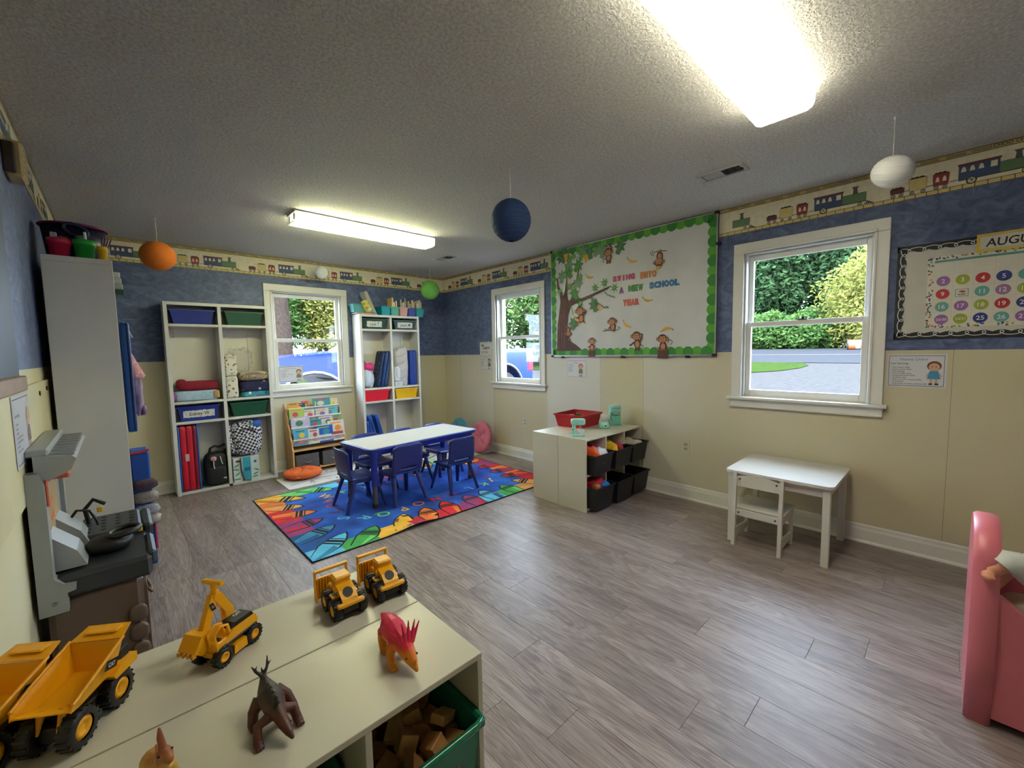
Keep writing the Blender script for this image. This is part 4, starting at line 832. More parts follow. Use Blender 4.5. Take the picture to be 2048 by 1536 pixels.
# ================================================================== CUBBIES
CUB = mat('white melamine', '#cbcac5', .38, .03, 5); CUBI = mat('cubby back board', '#cfccc0', .5, .04, 4)
def cubby(label, loc, rz, W, H, D, zs, wear=0):
    t = thing('cubby_shelf', label, 'shelf', loc, rz, 'tall white cubby shelves'); th = .03; w2 = W/2
    def p(nm, *q): return MB().box(*q, CUB, .002).build(nm, t)
    p('side_panel', -w2, -w2+th, -D, 0, 0, H-th); p('side_panel', w2-th, w2, -D, 0, 0, H-th); p('divider', -th/2, th/2, -D, -.006, .03, H-th); p('top_panel', -w2, w2, -D, 0, H-th, H)
    for a, c in ((-w2+th, -th/2), (th/2, w2-th)):
        for z in zs: p('shelf', a, c, -D, -.006, z-.024, z)
        p('bottom_panel', a, c, -D, -.006, .004, .03)
        o = MB(); x = a+.045; o.tube([(x, -.012, 1.585), (x, -.05, 1.57), (x, -.06, 1.59)], .005, mat('hook white', '#d2d0c8', .4), 6).tube([(x, -.012, 1.56), (x, -.04, 1.535), (x, -.05, 1.548)], .005, mat('hook white', '#d2d0c8', .4), 6).box(x-.008, x+.008, -.014, -.006, 1.53, 1.61, mat('hook white', '#d2d0c8', .4), .002); o.build('coat_hook', t)
    MB().box(-w2+th, w2-th, -.006, 0, .0, H-th, CUBI).build('back_panel', t)
    b = MB().box(w2-th-.14, w2-th-.12, -.012, -.006, .95, 1.6, CUB, .002); b.build('back_batten', t)
    return t
ZS = (.715, .91, 1.655)
cubby('white cubby shelf left of the back window, with blankets and backpacks', (-2.8425, -.034, 0), 0, .866, 1.862, .206, ZS)
cubby('white cubby shelf right of the back window, book bins on top', (-1.0, -.034, 0), 0, .83, 1.83, .226, (.735, .905, 1.65))
cubby('tall white cubby against the left wall seen from its side', (X0+.034, -1.67, 0), LW, .86, 1.875, .266, ZS)
# ---------------------------------------------------------------- totes
def tote(name, label, loc, w, d, h, m, rz=0, group=None, cat='bin', tap=.86, card=None, hand=True, cw=.25, ch=.075):
    """open tapered plastic tub standing on loc (back-centre reference is its own centre)"""
    t = thing(name, label, cat, loc, rz, group); w2, d2 = w/2, d/2; k = tap; e = .004
    R = lambda s, z, i=0: [(-w2*s+i, -d2*s+i, z), (w2*s-i, -d2*s+i, z), (w2*s-i, d2*s-i, z), (-w2*s+i, d2*s-i, z)]
    vs = R(k, 0)+R(1, h-.012)+R(1, h-.012, e)+R(k, e*1.5, e); fs = [(3, 2, 1, 0)]
    for a, c in ((0, 4), (8, 12)):
        for i in range(4): j = (i+1) % 4; fs.append((a+i, a+j, c+j, c+i) if a == 0 else (a+j, a+i, c+i, c+j))
    fs.append((12, 13, 14, 15)); b = MB().add(vs, fs, m); b.build('tub', t)
    b = MB(); r = .009
    vs = R(1, h-.014, -r)+R(1, h, -r)+R(1, h, .001)+R(1, h-.014, .001); fs = []
    for a, c in ((0, 4), (4, 8), (8, 12), (12, 0)):
        for i in range(4): j = (i+1) % 4; fs.append((a+i, a+j, c+j, c+i))
    b.add(vs, fs, m); b.build('rim', t)
    if card:
        s_ = (1+k)/2; sl = math.atan2(d2*(1-k), h); o = bpy.data.objects.new('name_card', None)
        M = T(0, -d2*s_-.0015, h*.48) @ RX(sl); n = 26; P = []
        rr = random.Random(len(card)); hw, hh = cw/2, ch/2
        for i in range(n): x = -hw+cw*i/(n-1); P.append((x, -hh+rr.uniform(0, .008)))
        for i in range(n): x = hw-cw*i/(n-1); P.append((x, hh-rr.uniform(0, .008)))
        b = MB(); b.add([(x, -.001, z) for x, z in P]+[(x, 0, z) for x, z in P], [tuple(range(2*n))]+[(i, (i+1) % (2*n), (i+1) % (2*n)+2*n, i+2*n) for i in range(2*n)], mat('name card white', '#cfcfca', .6), M)
        for i in range(40): x = rr.choice((rr.uniform(-hw, -hw*.78), rr.uniform(hw*.78, hw), rr.uniform(-hw, hw))); z = rr.choice((-1, 1))*rr.uniform(hh*.7, hh) if abs(x) < hw*.78 else rr.uniform(-hh, hh); b.line([(x, z), (x+.006, z+.002)], .0025, -.0014, BLK, False, M)
        c = b.build('name_card', t); MB().text(card, ch*.62, 0, -ch*.2, -.0018, BLK, 'C', .012, M, .9, .02, .12).build('handwriting', c)
    return t
TB = mat('tote blue', '#16297e', .4, .03); TG = mat('tote green', '#0c4530', .4, .03); TGD = mat('tote dark green', '#0b3326', .4, .03); TR = mat('tote red', '#c8152e', .35, .03); TY = mat('tote yellow', '#dfae10', .35, .03)
GRP = 'plastic totes in the cubbies'
tote('plastic_tote', 'dark blue tote in the top left compartment of the left cubby', (-3.055, -.135, 1.655), .34, .18, .14, TB, 0, GRP); tote('plastic_tote', 'plain green tote in the top right compartment of the left cubby', (-2.625, -.135, 1.655), .33, .18, .14, TG, 0, GRP)
tote('plastic_tote', 'blue tote with a handwritten name card, lower left of the left cubby', (-3.06, -.135, .715), .33, .18, .145, TB, 0, GRP, card='Sidney W'); tote('plastic_tote', 'plain green tote in the lower right of the left cubby', (-2.63, -.135, .715), .33, .18, .145, TG, 0, GRP)
tote('plastic_tote', 'dark green tote with name card, top left of the right cubby', (-1.215, -.15, 1.65), .33, .19, .13, TGD, 0, GRP, card='Luca T', cw=.2, ch=.08); tote('plastic_tote', 'dark green tote with name card and a plant, top right of the right cubby', (-.785, -.15, 1.65), .33, .19, .125, TGD, 0, GRP, card='Jaxon M', cw=.22, ch=.08)
tote('plastic_tote', 'red tote in the right cubby', (-1.225, -.15, .735), .34, .2, .14, TR, 0, GRP); tote('plastic_tote', 'yellow tote in the right cubby', (-.8, -.15, .735), .33, .2, .135, TY, 0, GRP)
t = thing('toy_plant', 'green and black leafy toy lying in the dark green tote', 'toy', (-.79, -.16, 1.776), 0); b = MB()
rn = random.Random(6)
for k in range(16): a = rn.uniform(-1, 1); b.blob((rn.uniform(-.08, .08), rn.uniform(-.04, .04), rn.uniform(0, .025)), (.03, .014, .006), mat('toy leaf green', '#2f7a2a', .5) if k % 3 else BLK, 1, 1, 8, 5, RZ(a))
b.build('leaves', t)
MB().blob((0, 0, -.012), (.10, .06, .02), BLK, .6, .8, 14, 8, nz=.3, seed=2).build('toy_body', t)
# ---------------------------------------------------------------- soft goods
def cloth(name, label, loc, r, m, e1=.35, e2=.35, rz=0, nz=.05, cat='blanket', extra=None, seed=1, group=None, ns=14):
    t = thing(name, label, cat, loc, rz, group); MB().blob((0, 0, r[2]), r, m, e1, e2, 30, 16, None, nz, ns, seed).build('cloth_body', t)
    for nm, mm, c, rr, ee in (extra or []): MB().blob(c, rr, mm, ee, ee, 26, 12, None, nz, ns, seed+3).build(nm, t)
    return t
cloth('folded_blanket', 'light blue folded blanket with purple edge, under the red blanket', (-3.065, -.145, .91), (.178, .085, .05), mat('fleece light blue', '#9db4c4', .95, .12, 40, .3), .3, .35, extra=[('purple_edge', mat('fleece purple', '#7b3f88', .95), (-.172, -.005, .046), (.018, .078, .042), .4), ('tan_corner', mat('fleece tan', '#a8885a', .95), (.155, -.03, .055), (.03, .06, .040), .4)], group='blankets in the left cubby')
cloth('folded_blanket', 'dark red folded blanket on the light blue one', (-3.045, -.145, 1.011), (.162, .08, .046), mat('fleece dark red', '#7a0f22', .95, .12, 40, .3), .4, .35, extra=[('rolled_end', mat('fleece dark red', '#7a0f22'), (-.13, 0, .062), (.042, .078, .05), .7)], group='blankets in the left cubby', seed=4)
SPK = lambda n, base, c2, sc: patt(n, base, c2, sc)
def patt(name, base, cols_, scale, thr=.18):
    """printed fabric: scattered coloured specks on a base colour"""
    m, nt, N, L, b = nodes(name, .9); tc = N.new('ShaderNodeTexCoord'); v = N.new('ShaderNodeTexVoronoi'); v.inputs['Scale'].default_value = scale; L.new(tc.outputs['Object'], v.inputs['Vector'])
    lt = N.new('ShaderNodeMath'); lt.operation = 'LESS_THAN'; lt.inputs[1].default_value = thr; L.new(v.outputs['Distance'], lt.inputs[0])
    sp = N.new('ShaderNodeSeparateColor'); L.new(v.outputs['Color'], sp.inputs[0]); r = ramp(N, [(i/len(cols_), lin(c)) for i, c in enumerate(cols_)], 'CONSTANT'); L.new(sp.outputs[0], r.inputs[0])
    mx = N.new('ShaderNodeMix'); mx.data_type = 'RGBA'; mx.inputs[6].default_value = (*lin(base), 1); L.new(lt.outputs[0], mx.inputs[0]); L.new(r.outputs[0], mx.inputs[7]); L.new(mx.outputs[2], b.inputs['Base Color']); return m
cloth('folded_blanket', 'teal and green printed blanket at the bottom of the right pile', (-2.555, -.145, .91), (.135, .085, .028), patt('fabric teal print', '#2b7f97', ['#7fae3c', '#b8433a', '#cfd2c4', '#1f3b6a'], 22, .35), .3, .35, group='blankets in the left cubby', seed=7)
cloth('folded_blanket', 'navy blanket with space print under the beige roll', (-2.55, -.145, .967), (.145, .088, .055), patt('fabric navy space', '#1b2046', ['#c98b76', '#b9bcc4', '#8c3a52', '#6f86b4'], 16, .24), .35, .35, group='blankets in the left cubby', seed=8)
t = cloth('rolled_blanket', 'beige printed blanket rolled on top of the navy one', (-2.567, -.145, 1.078), (.14, .085, .05), patt('fabric beige print', '#b6a992', ['#5f4a3a', '#8a6f52', '#d0c6b2'], 30, .3), .55, .45, group='blankets in the left cubby', seed=9)
b = MB()
for k in range(3): b.tube([(-.01+(.10-.028*k)*math.cos(a), -.088, .052+(.036-.011*k)*math.sin(a)) for a in [2*PI*i/24 for i in range(24)]], .004, mat('fabric beige dark', '#8d7b64', .9), 5, closed=True)
b.build('rolled_layers', t)
for k, (z, h) in enumerate(((.91, .225), (1.135, .225))):
    t = thing('nappy_pack', ('lower' if k == 0 else 'upper')+' white leaf-printed pack of the stack in the left cubby', 'package', (-2.768, -.145, z), 0, 'stacked printed packs')
    MB().blob((0, 0, h/2), (.053, .07, h/2), patt('leaf print pack %d' % k, '#cfcabb', ['#6d6a5a', '#8b8467', '#7d5f4b', '#5e6a52'], 34 if k else 26, .3), .22, .3, 24, 14).build('pack', t)
    MB().box(-.035, .035, -.0725, -.069, h*.80, h*.92, mat('pack flap', '#b9b3a0', .6), .001).build('flap', t)
def clearfilm(name, col=(.9, .92, .95), a=.35):
    m = bpy.data.materials.new(name); m.use_nodes = True; nt = m.node_tree; N = nt.nodes; L = nt.links; b = N['Principled BSDF']; b.inputs['Base Color'].default_value = (*col, 1); b.inputs['Roughness'].default_value = .2
    t = N.new('ShaderNodeBsdfTransparent'); x = N.new('ShaderNodeMixShader'); x.inputs[0].default_value = a; L.new(t.outputs[0], x.inputs[1]); L.new(b.outputs[0], x.inputs[2]); L.new(x.outputs[0], N['Material Output'].inputs[0]); return m
FILM = clearfilm('clear plastic film')
cloth('plastic_bag', 'crumpled clear plastic bag above the rolled blanket', (-2.66, -.09, 1.178), (.11, .045, .12), clearfilm('crumpled clear film', (.85, .86, .84), .1), .8, .8, nz=.5, cat='bag', seed=12, ns=10)
# standing red and blue folding mat
def fold_mat(name, label, loc, rz, w, h, n, m0, m1, lean=0, d=.04, group=None, depth=.17):
    """tri-fold rest mat standing on its end: n panels side by side"""
    t = thing(name, label, 'mat', loc, rz, group); t.rotation_euler = (0, lean, rz)
    for k in range(n):
        x = -w/2+w*(k+.5)/n; b = MB(); b.blob((x, 0, h/2), (w/n/2*.98, depth/2, h/2), m0 if k % 2 == 0 else m1, .16, .22, 20, 14); b.build('mat_panel', t)
    return t
RDM = mat('vinyl red', '#b3122b', .4, .06, 30, .15, 30); BLM = mat('vinyl blue', '#1b4f9c', .4, .06, 30, .15, 30)
t = thing('rest_mat', 'red and blue folding rest mat standing in the lower left of left cubby', 'mat', (-3.165, -.15, .031), 0)
for x, w, m in ((-.071, .016, BLM), (-.038, .05, RDM), (.012, .05, RDM), (.052, .03, mat('vinyl dark red', '#7d0f22', .4)), (.075, .016, BLM)): MB().blob((x, 0, .32), (w/2, .085, .32), m, .14, .2, 18, 14, None, .02, 10, 3).build('mat_panel', t)
MB().box(-.03, .0, -.088, -.085, .3, .37, clearfilm('clear name tag', (.9, .8, .8), .4)).build('name_pocket', t)
# black backpack
BKF = mat('black nylon', '#0c0c0e', .6, .1, 40, .2, 200)
t = thing('black_backpack', 'black backpack with a pink charm in the left cubby', 'backpack', (-2.95, -.155, .031), 0)
MB().blob((0, 0, .17), (.105, .075, .17), BKF, .55, .6, 24, 16, None, .06, 8, 5).build('pack_body', t); MB().blob((0, -.055, .11), (.08, .035, .09), BKF, .4, .5, 20, 12, None, .05, 8, 6).build('front_pocket', t)
MB().tube([(-.05, .02, .31), (-.035, .01, .38), (0, 0, .40), (.035, .01, .385), (.09, .02, .40)], .012, BKF, 6).build('handle', t)
MB().tube([(.08, -.02, .36), (.1, -.03, .2), (.095, -.05, .05)], .011, BKF, 6).build('strap', t)
o = MB().blob((-.028, -.092, .285), (.026, .01, .024), mat('charm pink', '#c98a9c', .5), .8, 1, 14, 8).build('charm', t); MB().tube([(-.028, -.09, .26), (-.03, -.094, .22), (-.024, -.094, .185)], .006, mat('charm white', '#b9b4b0', .4), 6).build('charm_tassel', o)
MB().tube([(.03, -.075, .30), (.036, -.088, .26), (.045, -.09, .22)], .005, mat('zip pull white', '#b8b4ac', .4), 6).build('zip_pull', t); MB().blob((.06, -.088, .075), (.016, .004, .008), mat('zip pull white', '#b8b4ac'), 1, 1, 10, 6).build('logo_patch', t)
# checkered backpack on a nappy box
m, nt, N, L, b = nodes('black and white check', .6); tc = N.new('ShaderNodeTexCoord'); mp = N.new('ShaderNodeMapping'); mp.inputs['Rotation'].default_value = (0, .25, 0); L.new(tc.outputs['Object'], mp.inputs[0]); ck = N.new('ShaderNodeTexChecker'); ck.inputs['Scale'].default_value = 46; ck.inputs[1].default_value = (*lin('#0e0e12'), 1); ck.inputs[2].default_value = (*lin('#c9c9d2'), 1); L.new(mp.outputs[0], ck.inputs[0]); L.new(ck.outputs[0], b.inputs['Base Color']); CHK = m
t = thing('nappy_box', 'white and teal cardboard box under the checkered backpack', 'box', (-2.695, -.14, .031), 0)
MB().box(-.118, .118, -.085, .085, 0, .25, mat('box white card', '#c6d0ce', .6), .003).build('carton', t); b = MB(); b.rect(-.035, .04, 0, .25, -.0856, mat('box teal print', '#2c93a8', .5)); b.rect(-.02, .03, .1, .14, -.086, mat('box blue print', '#1d5a86', .5)); b.rect(-.118, -.06, .02, .035, -.0858, mat('box green print', '#4f9a7a', .5)); b.build('panel_print', t)
b = MB()
for x, z, a in ((-.09, .17, .5), (-.095, .13, -.3), (-.085, .08, .6), (.08, .06, .4), (.09, .1, -.5), (.075, .03, .1)): b.disc(x, z, .028, .007, -.0862, mat('box leaf print', '#3c7f62', .5), 10, a)
b.build('leaf_print', t); b = MB(); b.disc(-.075, .215, .022, .013, -.0862, mat('box maroon print', '#6d3440', .5), 14); b.disc(.08, .19, .014, .014, -.0862, mat('box blue print', '#1d5a86'), 12); b.build('logo_print', t); MB().tube([(-.05, -.088, .25), (-.048, -.094, .12), (-.025, -.092, .01), (.03, -.1, .0)], .008, mat('grey strap', '#55575c', .7), 6).build('loose_strap', t)
t = thing('check_backpack', 'black and white checkered backpack on the nappy box', 'backpack', (-2.665, -.14, .281), 0)
MB().blob((0, 0, .19), (.145, .08, .19), CHK, .6, .6, 30, 20, None, .07, 8, 8).build('pack_body', t); MB().tube([(-.15, -.03, .34), (-.155, -.05, .2), (-.13, -.06, .06)], .016, CHK, 8).build('strap', t); MB().blob((.09, -.03, .335), (.05, .05, .045), mat('blue cloth', '#2b56b0', .8), .8, .8, 16, 10, None, .3, 10, 4).build('blue_scarf', t); MB().blob((.035, -.06, .335), (.022, .02, .016), mat('green cap', '#2d8a74', .5), .8, .8, 12, 8).build('bottle_cap', t); MB().blob((.0, -.066, .13), (.1, .03, .1), CHK, .5, .6, 24, 14, None, .06, 8, 9).build('front_pocket', t)
MB().tube([(-.09, -.07, .25), (-.04, -.09, .30), (.04, -.09, .29), (.09, -.07, .23)], .006, BKF, 6).build('zip', t)
# ---------------------------------------------------------------- right cubby contents
NVM = mat('vinyl navy', '#122f66', .35, .08, 30, .15, 30)
t = thing('shopping_bag', 'clear plastic bag of clothes with a pink top in the right cubby', 'bag', (-1.31, -.15, .906), 0)
MB().blob((0, 0, .12), (.085, .075, .12), clearfilm('frosted bag film', (.75, .8, .88), .6), .7, .7, 22, 14, None, .25, 9, 3).build('film', t); MB().blob((.01, -.0, .10), (.065, .055, .085), patt('clothes mix', '#9fb2c4', ['#c25a86', '#d9d5cc', '#4d86a8', '#8a4a5a'], 14, .4), .8, .8, 18, 12, None, .2, 9, 5).build('clothes', t); MB().blob((.02, -.01, .265), (.08, .06, .05), mat('pink cloth', '#c2256b', .7, .15, 20), .8, .8, 20, 12, None, .3, 8, 7).build('pink_top', t); MB().blob((-.045, -.02, .33), (.022, .02, .02), mat('blue bow', '#2f7fa0', .6), .8, .8, 10, 8, None, .3, 8, 2).build('bow', t)
for x, lean, lab in ((-1.165, .2, 'first, printed navy'), (-1.115, .2, 'second, plain navy'), (-1.07, .2, 'third, plain navy')):
    t = thing('rest_mat', 'leaning rest mat in the right cubby, %s from the left' % lab, 'mat', (x-.03, -.15, .908), 0, 'leaning navy mats'); t.rotation_euler = (0, lean, 0); m = patt('navy grey print', '#1d2a48', ['#6d7480', '#4c5466'], 26, .3) if x < -1.15 else NVM
    MB().blob((0, 0, .235), (.021, .085, .235), m, .15, .2, 18, 14).build('mat_panel', t); MB().tube([(0, -.084, .02), (0, -.087, .235), (0, -.084, .45)], .004, BLM, 5).build('piping', t)
t = thing('rolled_blanket', 'pale grey blanket bundle standing in the right cubby', 'blanket', (-.83, -.14, .906), 0)
MB().blob((0, 0, .255), (.1, .085, .255), mat('grey minky', '#b5b1b3', .95, .08, 20, .4, 30), .4, .6, 26, 18, None, .16, 9, 11).build('bundle', t)
for k in range(4): MB().tube([(-.09, -.05-.01*k, .12+.09*k), (-.02, -.09, .10+.1*k), (.07, -.07, .15+.1*k)], .008, mat('grey minky', '#b5b1b3'), 6).build('fold', t)
t = thing('white_towel', 'white folded towel in front of the grey bundle', 'towel', (-.915, -.185, .963), 0); MB().blob((0, 0, .10), (.05, .05, .10), mat('white terry', '#cfd0d4', .95, .04, 30, .4, 60), .4, .5, 18, 12, None, .12, 8, 13).build('cloth_body', t); MB().blob((.01, -.045, .12), (.03, .012, .07), mat('white terry', '#cfd0d4'), .5, .5, 12, 8).build('fold', t)
t = thing('tissue_box', 'small white box under the white towel', 'box', (-.91, -.185, .906), 0); MB().box(-.055, .055, -.06, .06, 0, .056, mat('box white', '#c9cacc', .6), .003).build('carton', t); MB().rect(-.03, .03, .016, .04, -.061, mat('box grey print', '#b0b1b6', .6)).build('panel_print', t)
for k, x in enumerate((-.705, -.655)):
    t = thing('rest_mat', 'upright royal blue rest mat, %s of two, right cubby' % ('left' if k == 0 else 'right'), 'mat', (x, -.15, .906), 0, 'upright blue mats'); MB().blob((0, 0, .235), (.026, .085, .235), mat('vinyl royal', '#16389a', .35, .06, 30), .14, .2, 18, 14).build('mat_panel', t); MB().tube([(0, -.084, .02), (0, -.088, .235), (0, -.084, .45)], .004, NVM, 5).build('piping', t)
for k, (x, h, ln) in enumerate(((-1.36, .45, 0), (-1.305, .44, 0), (-1.25, .44, -.12), (-1.20, .53, -.24), (-1.11, .53, -.24))):
    t = thing('rest_mat', 'blue rest mat in the lower right cubby, %s from the left' % ('first', 'second', 'third', 'fourth, taller and leaning', 'fifth, taller and leaning')[k], 'mat', (x, -.15, .031), 0, 'blue mats in the lower right cubby'); t.rotation_euler = (0, ln, 0); MB().blob((0, 0, h/2), (.025, .085, h/2), mat('vinyl mid blue', '#1b4aa6', .4, .06, 30), .14, .2, 18, 14).build('mat_panel', t); MB().tube([(0, -.084, .02), (0, -.088, h/2), (0, -.084, h-.02)], .004, NVM, 5).build('piping', t)
# ---------------------------------------------------------------- on top of the right cubby
ZT = 1.83
def bookbin(x, w, col, label, books, top=.115):
    m = mat('bin '+col, col, .4, .03); t = tote('book_bin', label, (x, -.15, ZT), w, .17, top, m, 0, 'small book bins on the cubby', 'bin', .86)
    rr = random.Random(int(abs(x)*1000)); n = books; 
    for k in range(n):
        bx_ = x-w*.38+w*.76*(k+.5)/n; hh = rr.uniform(.16, .235); c = rr.choice(('#b9ac94', '#cfc6b2', '#8d5a48', '#c9bda4', '#5f6f7a', '#d2cdbd', '#9c4638', '#c8a24e', '#7a8a6a'))
        o = MB().box(-w*.3/n, w*.3/n, -.07, .06, 0, hh, mat('cover '+c, c, .5), .001); ob = o.build('picture_book', None, (bx_, -.15, ZT+.008), (0, rr.uniform(-.05, .05), 0))
        tag(ob, 'slim picture book, number %d of %s bin' % (k+1, label.split(' bin')[0]), 'book', 'books in the small bins'); 
        pg = MB().box(-w*.3/n*.8, w*.3/n*.8, -.0705, .058, .004, hh+.0006, mat('book pages', '#d8d2c2', .8)).build('pages', ob)
bookbin(-1.048, .118, '#0f8fa6', 'teal book bin at the left of the row', 0); bookbin(-.918, .112, '#4fa394', 'mint book bin second in the row', 3); bookbin(-.79, .112, '#cf9a98', 'pink book bin in the middle of the row', 4); bookbin(-.668, .112, '#25368f', 'navy book bin fourth in the row', 5); bookbin(-.545, .115, '#0e8f9c', 'turquoise book bin at the right end of the row', 6)
for q in bpy.data.objects:
    if q.get('label', '').startswith('slim picture book'):
        w = q['label']; n_ = w.split('number ')[1].split(' of ')[0]; b_ = w.split(' of ')[1]; q['label'] = 'picture book standing in the %s, %s from the left' % (b_.replace(' at the', ' bin at the').split(' book')[0]+' bin', ('first', 'second', 'third', 'fourth', 'fifth', 'sixth')[int(n_)-1])
t = thing('storage_case', 'clear flat storage case leaning on the book bins', 'case', (-1.165, -.13, ZT), 0); t.rotation_euler = (0, -.42, 0)
MB().box(-.02, .02, -.07, .09, 0, .32, mat('cloudy clear plastic', '#a9a79c', .3, .05), .008).build('shell', t); MB().box(-.023, -.02, -.06, .08, .02, .30, mat('cloudy lid', '#bdb9aa', .25), .001).build('lid', t)
tote('teal_box', 'see-through teal box at the left end of the cubby top', (-1.355, -.10, ZT+.03), .18, .12, .10, clearfilm('teal clear plastic', (.15, .5, .55), .65), cat='box')
t = thing('card_stack', 'flat folders lying on the left of the cubby top', 'papers', (-1.30, -.13, ZT), 0)
for k, (c, w) in enumerate((('#a8434a', .22), ('#b9b4a6', .26), ('#5a5c66', .24))): MB().box(-w/2, w/2, -.09, .08, .0005+k*.009, .009+k*.009, mat('folder '+c, c, .6), .001).build('folder', t)
t = thing('snack_bag', 'crumpled yellow bag beside the clear case', 'bag', (-1.235, -.16, ZT+.028), 0); t.rotation_euler = (0, -.5, .1); MB().blob((0, 0, .085), (.05, .035, .085), patt('yellow bag print', '#c9c06a', ['#d9d2a0', '#8a9a4a', '#b98a3c', '#d8d8d0'], 20, .35), .6, .7, 18, 12, None, .3, 9, 3).build('bag_body', t); MB().box(-.02, .03, -.041, -.036, .03, .055, mat('tag white', '#d5d5d0', .6), .001).build('paper_tag', t)
# ---------------------------------------------------------------- left cubby: things hanging out of its front
t = thing('hanging_mat', 'blue vinyl mat hanging at the front of the left wall cubby', 'mat', (-3.575, -1.9, .905), 0); MB().blob((0, 0, .32), (.022, .14, .32), BLM, .14, .2, 18, 16).build('mat_panel', t); MB().tube([(.012, -.138, .01), (.014, -.142, .32), (.012, -.138, .63)], .006, NVM, 6).build('piping', t)
t = thing('pink_bag', 'pink patterned drawstring bag hanging from the left wall cubby', 'bag', (-3.525, -1.63, 1.17), 0)
MB().lathe([(.001, .30), (.012, .295), (.03, .24), (.052, .15), (.075, .06), (.080, .045), (.06, .03), (.001, .04)], patt('pink pattern', '#c58a96', ['#8e3f5c', '#d9c2c6', '#a85a74'], 60, .3), 22, RY(-.22) @ S(.62, 1, 1)).build('bag_body', t); MB().tube([(-.01, 0, .30), (-.03, 0, .36), (-.045, 0, .40)], .006, mat('cord', '#b9a9a8', .8), 6).build('cord', t)
t = thing('purple_scarf', 'sheer lilac cloth hanging below the pink bag', 'cloth', (-3.535, -1.66, .97), 0); MB().blob((.0, 0, .14), (.028, .06, .14), mat('lilac tulle', '#8f7a9a', .8, .2, 30), .8, .8, 16, 14, None, .4, 9, 6).build('cloth_body', t); MB().blob((.02, 0, .03), (.02, .03, .035), mat('lilac ribbon', '#6d4a78', .6), .8, .8, 12, 8, None, .4, 9, 2).build('ribbon', t)
t = thing('fabric_organizer', 'blue fabric organiser with red edge in the left wall cubby', 'organizer', (-3.57, -1.75, .032), 0)
MB().box(-.03, .06, -.12, .12, .0, .72, mat('organizer blue', '#1a4aa0', .7), .008).build('panel', t); MB().tube([(-.03, -.12, .722), (.02, -.12, .724), (.06, -.12, .735)], .008, mat('organizer red', '#b3222f', .7), 6).build('red_binding', t); MB().tube([(.062, -.12, .1), (.062, -.12, .3), (.058, -.12, .33)], .007, mat('organizer pink', '#a83a6a', .7), 6).build('pink_binding', t)
for k, (z, c) in enumerate(((.52, '#4a3a44'), (.44, '#8d8580'), (.36, '#9a9aa0'), (.30, '#a9a29c'))): MB().blob((.03, -.125, z), (.06, .035, .034), mat('sock '+c, c, .95, .3, 60), .7, .7, 16, 10, None, .2, 9, k).build('clothing', t)
# ---------------------------------------------------------------- on top of the left cubby
def bucket(x, y, r, h, col, label, ruffle=True):
    m = mat('bucket '+col, col, .35, .03); t = thing('plastic_bucket', label, 'bucket', (x, y, 1.8755), 0, 'small plastic buckets')
    MB().lathe([(.001, 0), (r*.76, 0), (r*.95, h*.72), (r*1.02, h*.72), (r*1.04, h), (r*.98, h), (r*.93, h*.7), (r*.74, .004), (.001, .004)], m, 26).build('pail', t)
    return t
bk = bucket(-3.80, -2.01, .045, .10, '#c21f4a', 'pink bucket on top of the left cubby'); bk2 = bucket(-3.705, -2.01, .045, .105, '#1f9a35', 'green bucket on top of the left cubby'); bk3 = bucket(-3.636, -2.04, .022, .078, '#e0b020', 'small yellow bucket holding purple pens')
b = MB()
for k in range(4): b.cyl((.004*k-.006, .003*k-.004, .02), (.012*k+.004, .006*k-.01, .125), .0035, .003, mat('pen purple', '#4a2358', .5), 7)
b.build('pens', bk3)
o = MB().box(-.03, -.005, -.02, .01, .07, .13, mat('silver pot', '#9a9894', .4), .003).blob((.015, 0, .095), (.025, .02, .02), mat('oddments brown', '#7a5a48', .7), .8, .8, 12, 8, None, .3, 9, 2).build('oddments', bk)
o = MB().box(.0, .012, -.02, .01, .06, .15, mat('white glue bottle', '#d0d4d2', .3), .003).blob((-.015, 0, .1), (.022, .025, .03), mat('clear green jar', '#3d6a45', .3), .8, .8, 12, 8).build('oddments', bk2)
t = thing('storage_tub', 'dark navy tub with purple rim behind the buckets', 'tub', (-3.745, -1.83, 1.8755), 0); MB().lathe([(.001, 0), (.10, 0), (.118, .20), (.112, .20), (.095, .004), (.001, .004)], mat('tub navy', '#1b1b3a', .4), 30, S(1.12, 1, 1)).build('tub_body', t)
MB().tube([(.137*math.cos(a), .122*math.sin(a), .203) for a in [2*PI*k/36 for k in range(36)]], .007, mat('tub rim magenta', '#7a2350', .4), 8, closed=True).build('rim', t)
t = thing('ring_handle', 'navy plastic ring handle standing up over the buckets', 'toy', (-3.735, -1.955, 1.8755), 0); MB().tube([(0, 0, 0), (0, 0, .09), (.003, 0, .135)], .011, mat('handle navy', '#23264f', .4), 8).build('stem', t)
MB().tube([(.045*math.cos(a)+.0, 0, .168+.030*math.sin(a)-.012*math.cos(a)) for a in [2*PI*k/30 for k in range(30)]], .010, mat('handle navy', '#23264f', .4), 10, closed=True).build('ring', t)
t = thing('paper_box', 'small stack of pale paper packs at the front top of the left cubby', 'papers', (-3.588, -1.95, 1.70), 0)
for k, c in enumerate(('#27504a', '#9fb0ae', '#c2c6c2', '#cfcfc8')): MB().box(-.02, .028-.004*k, -.06, .05, .0+.032*k, .03+.032*k, mat('pack '+c, c, .6), .003).build('pack', t)
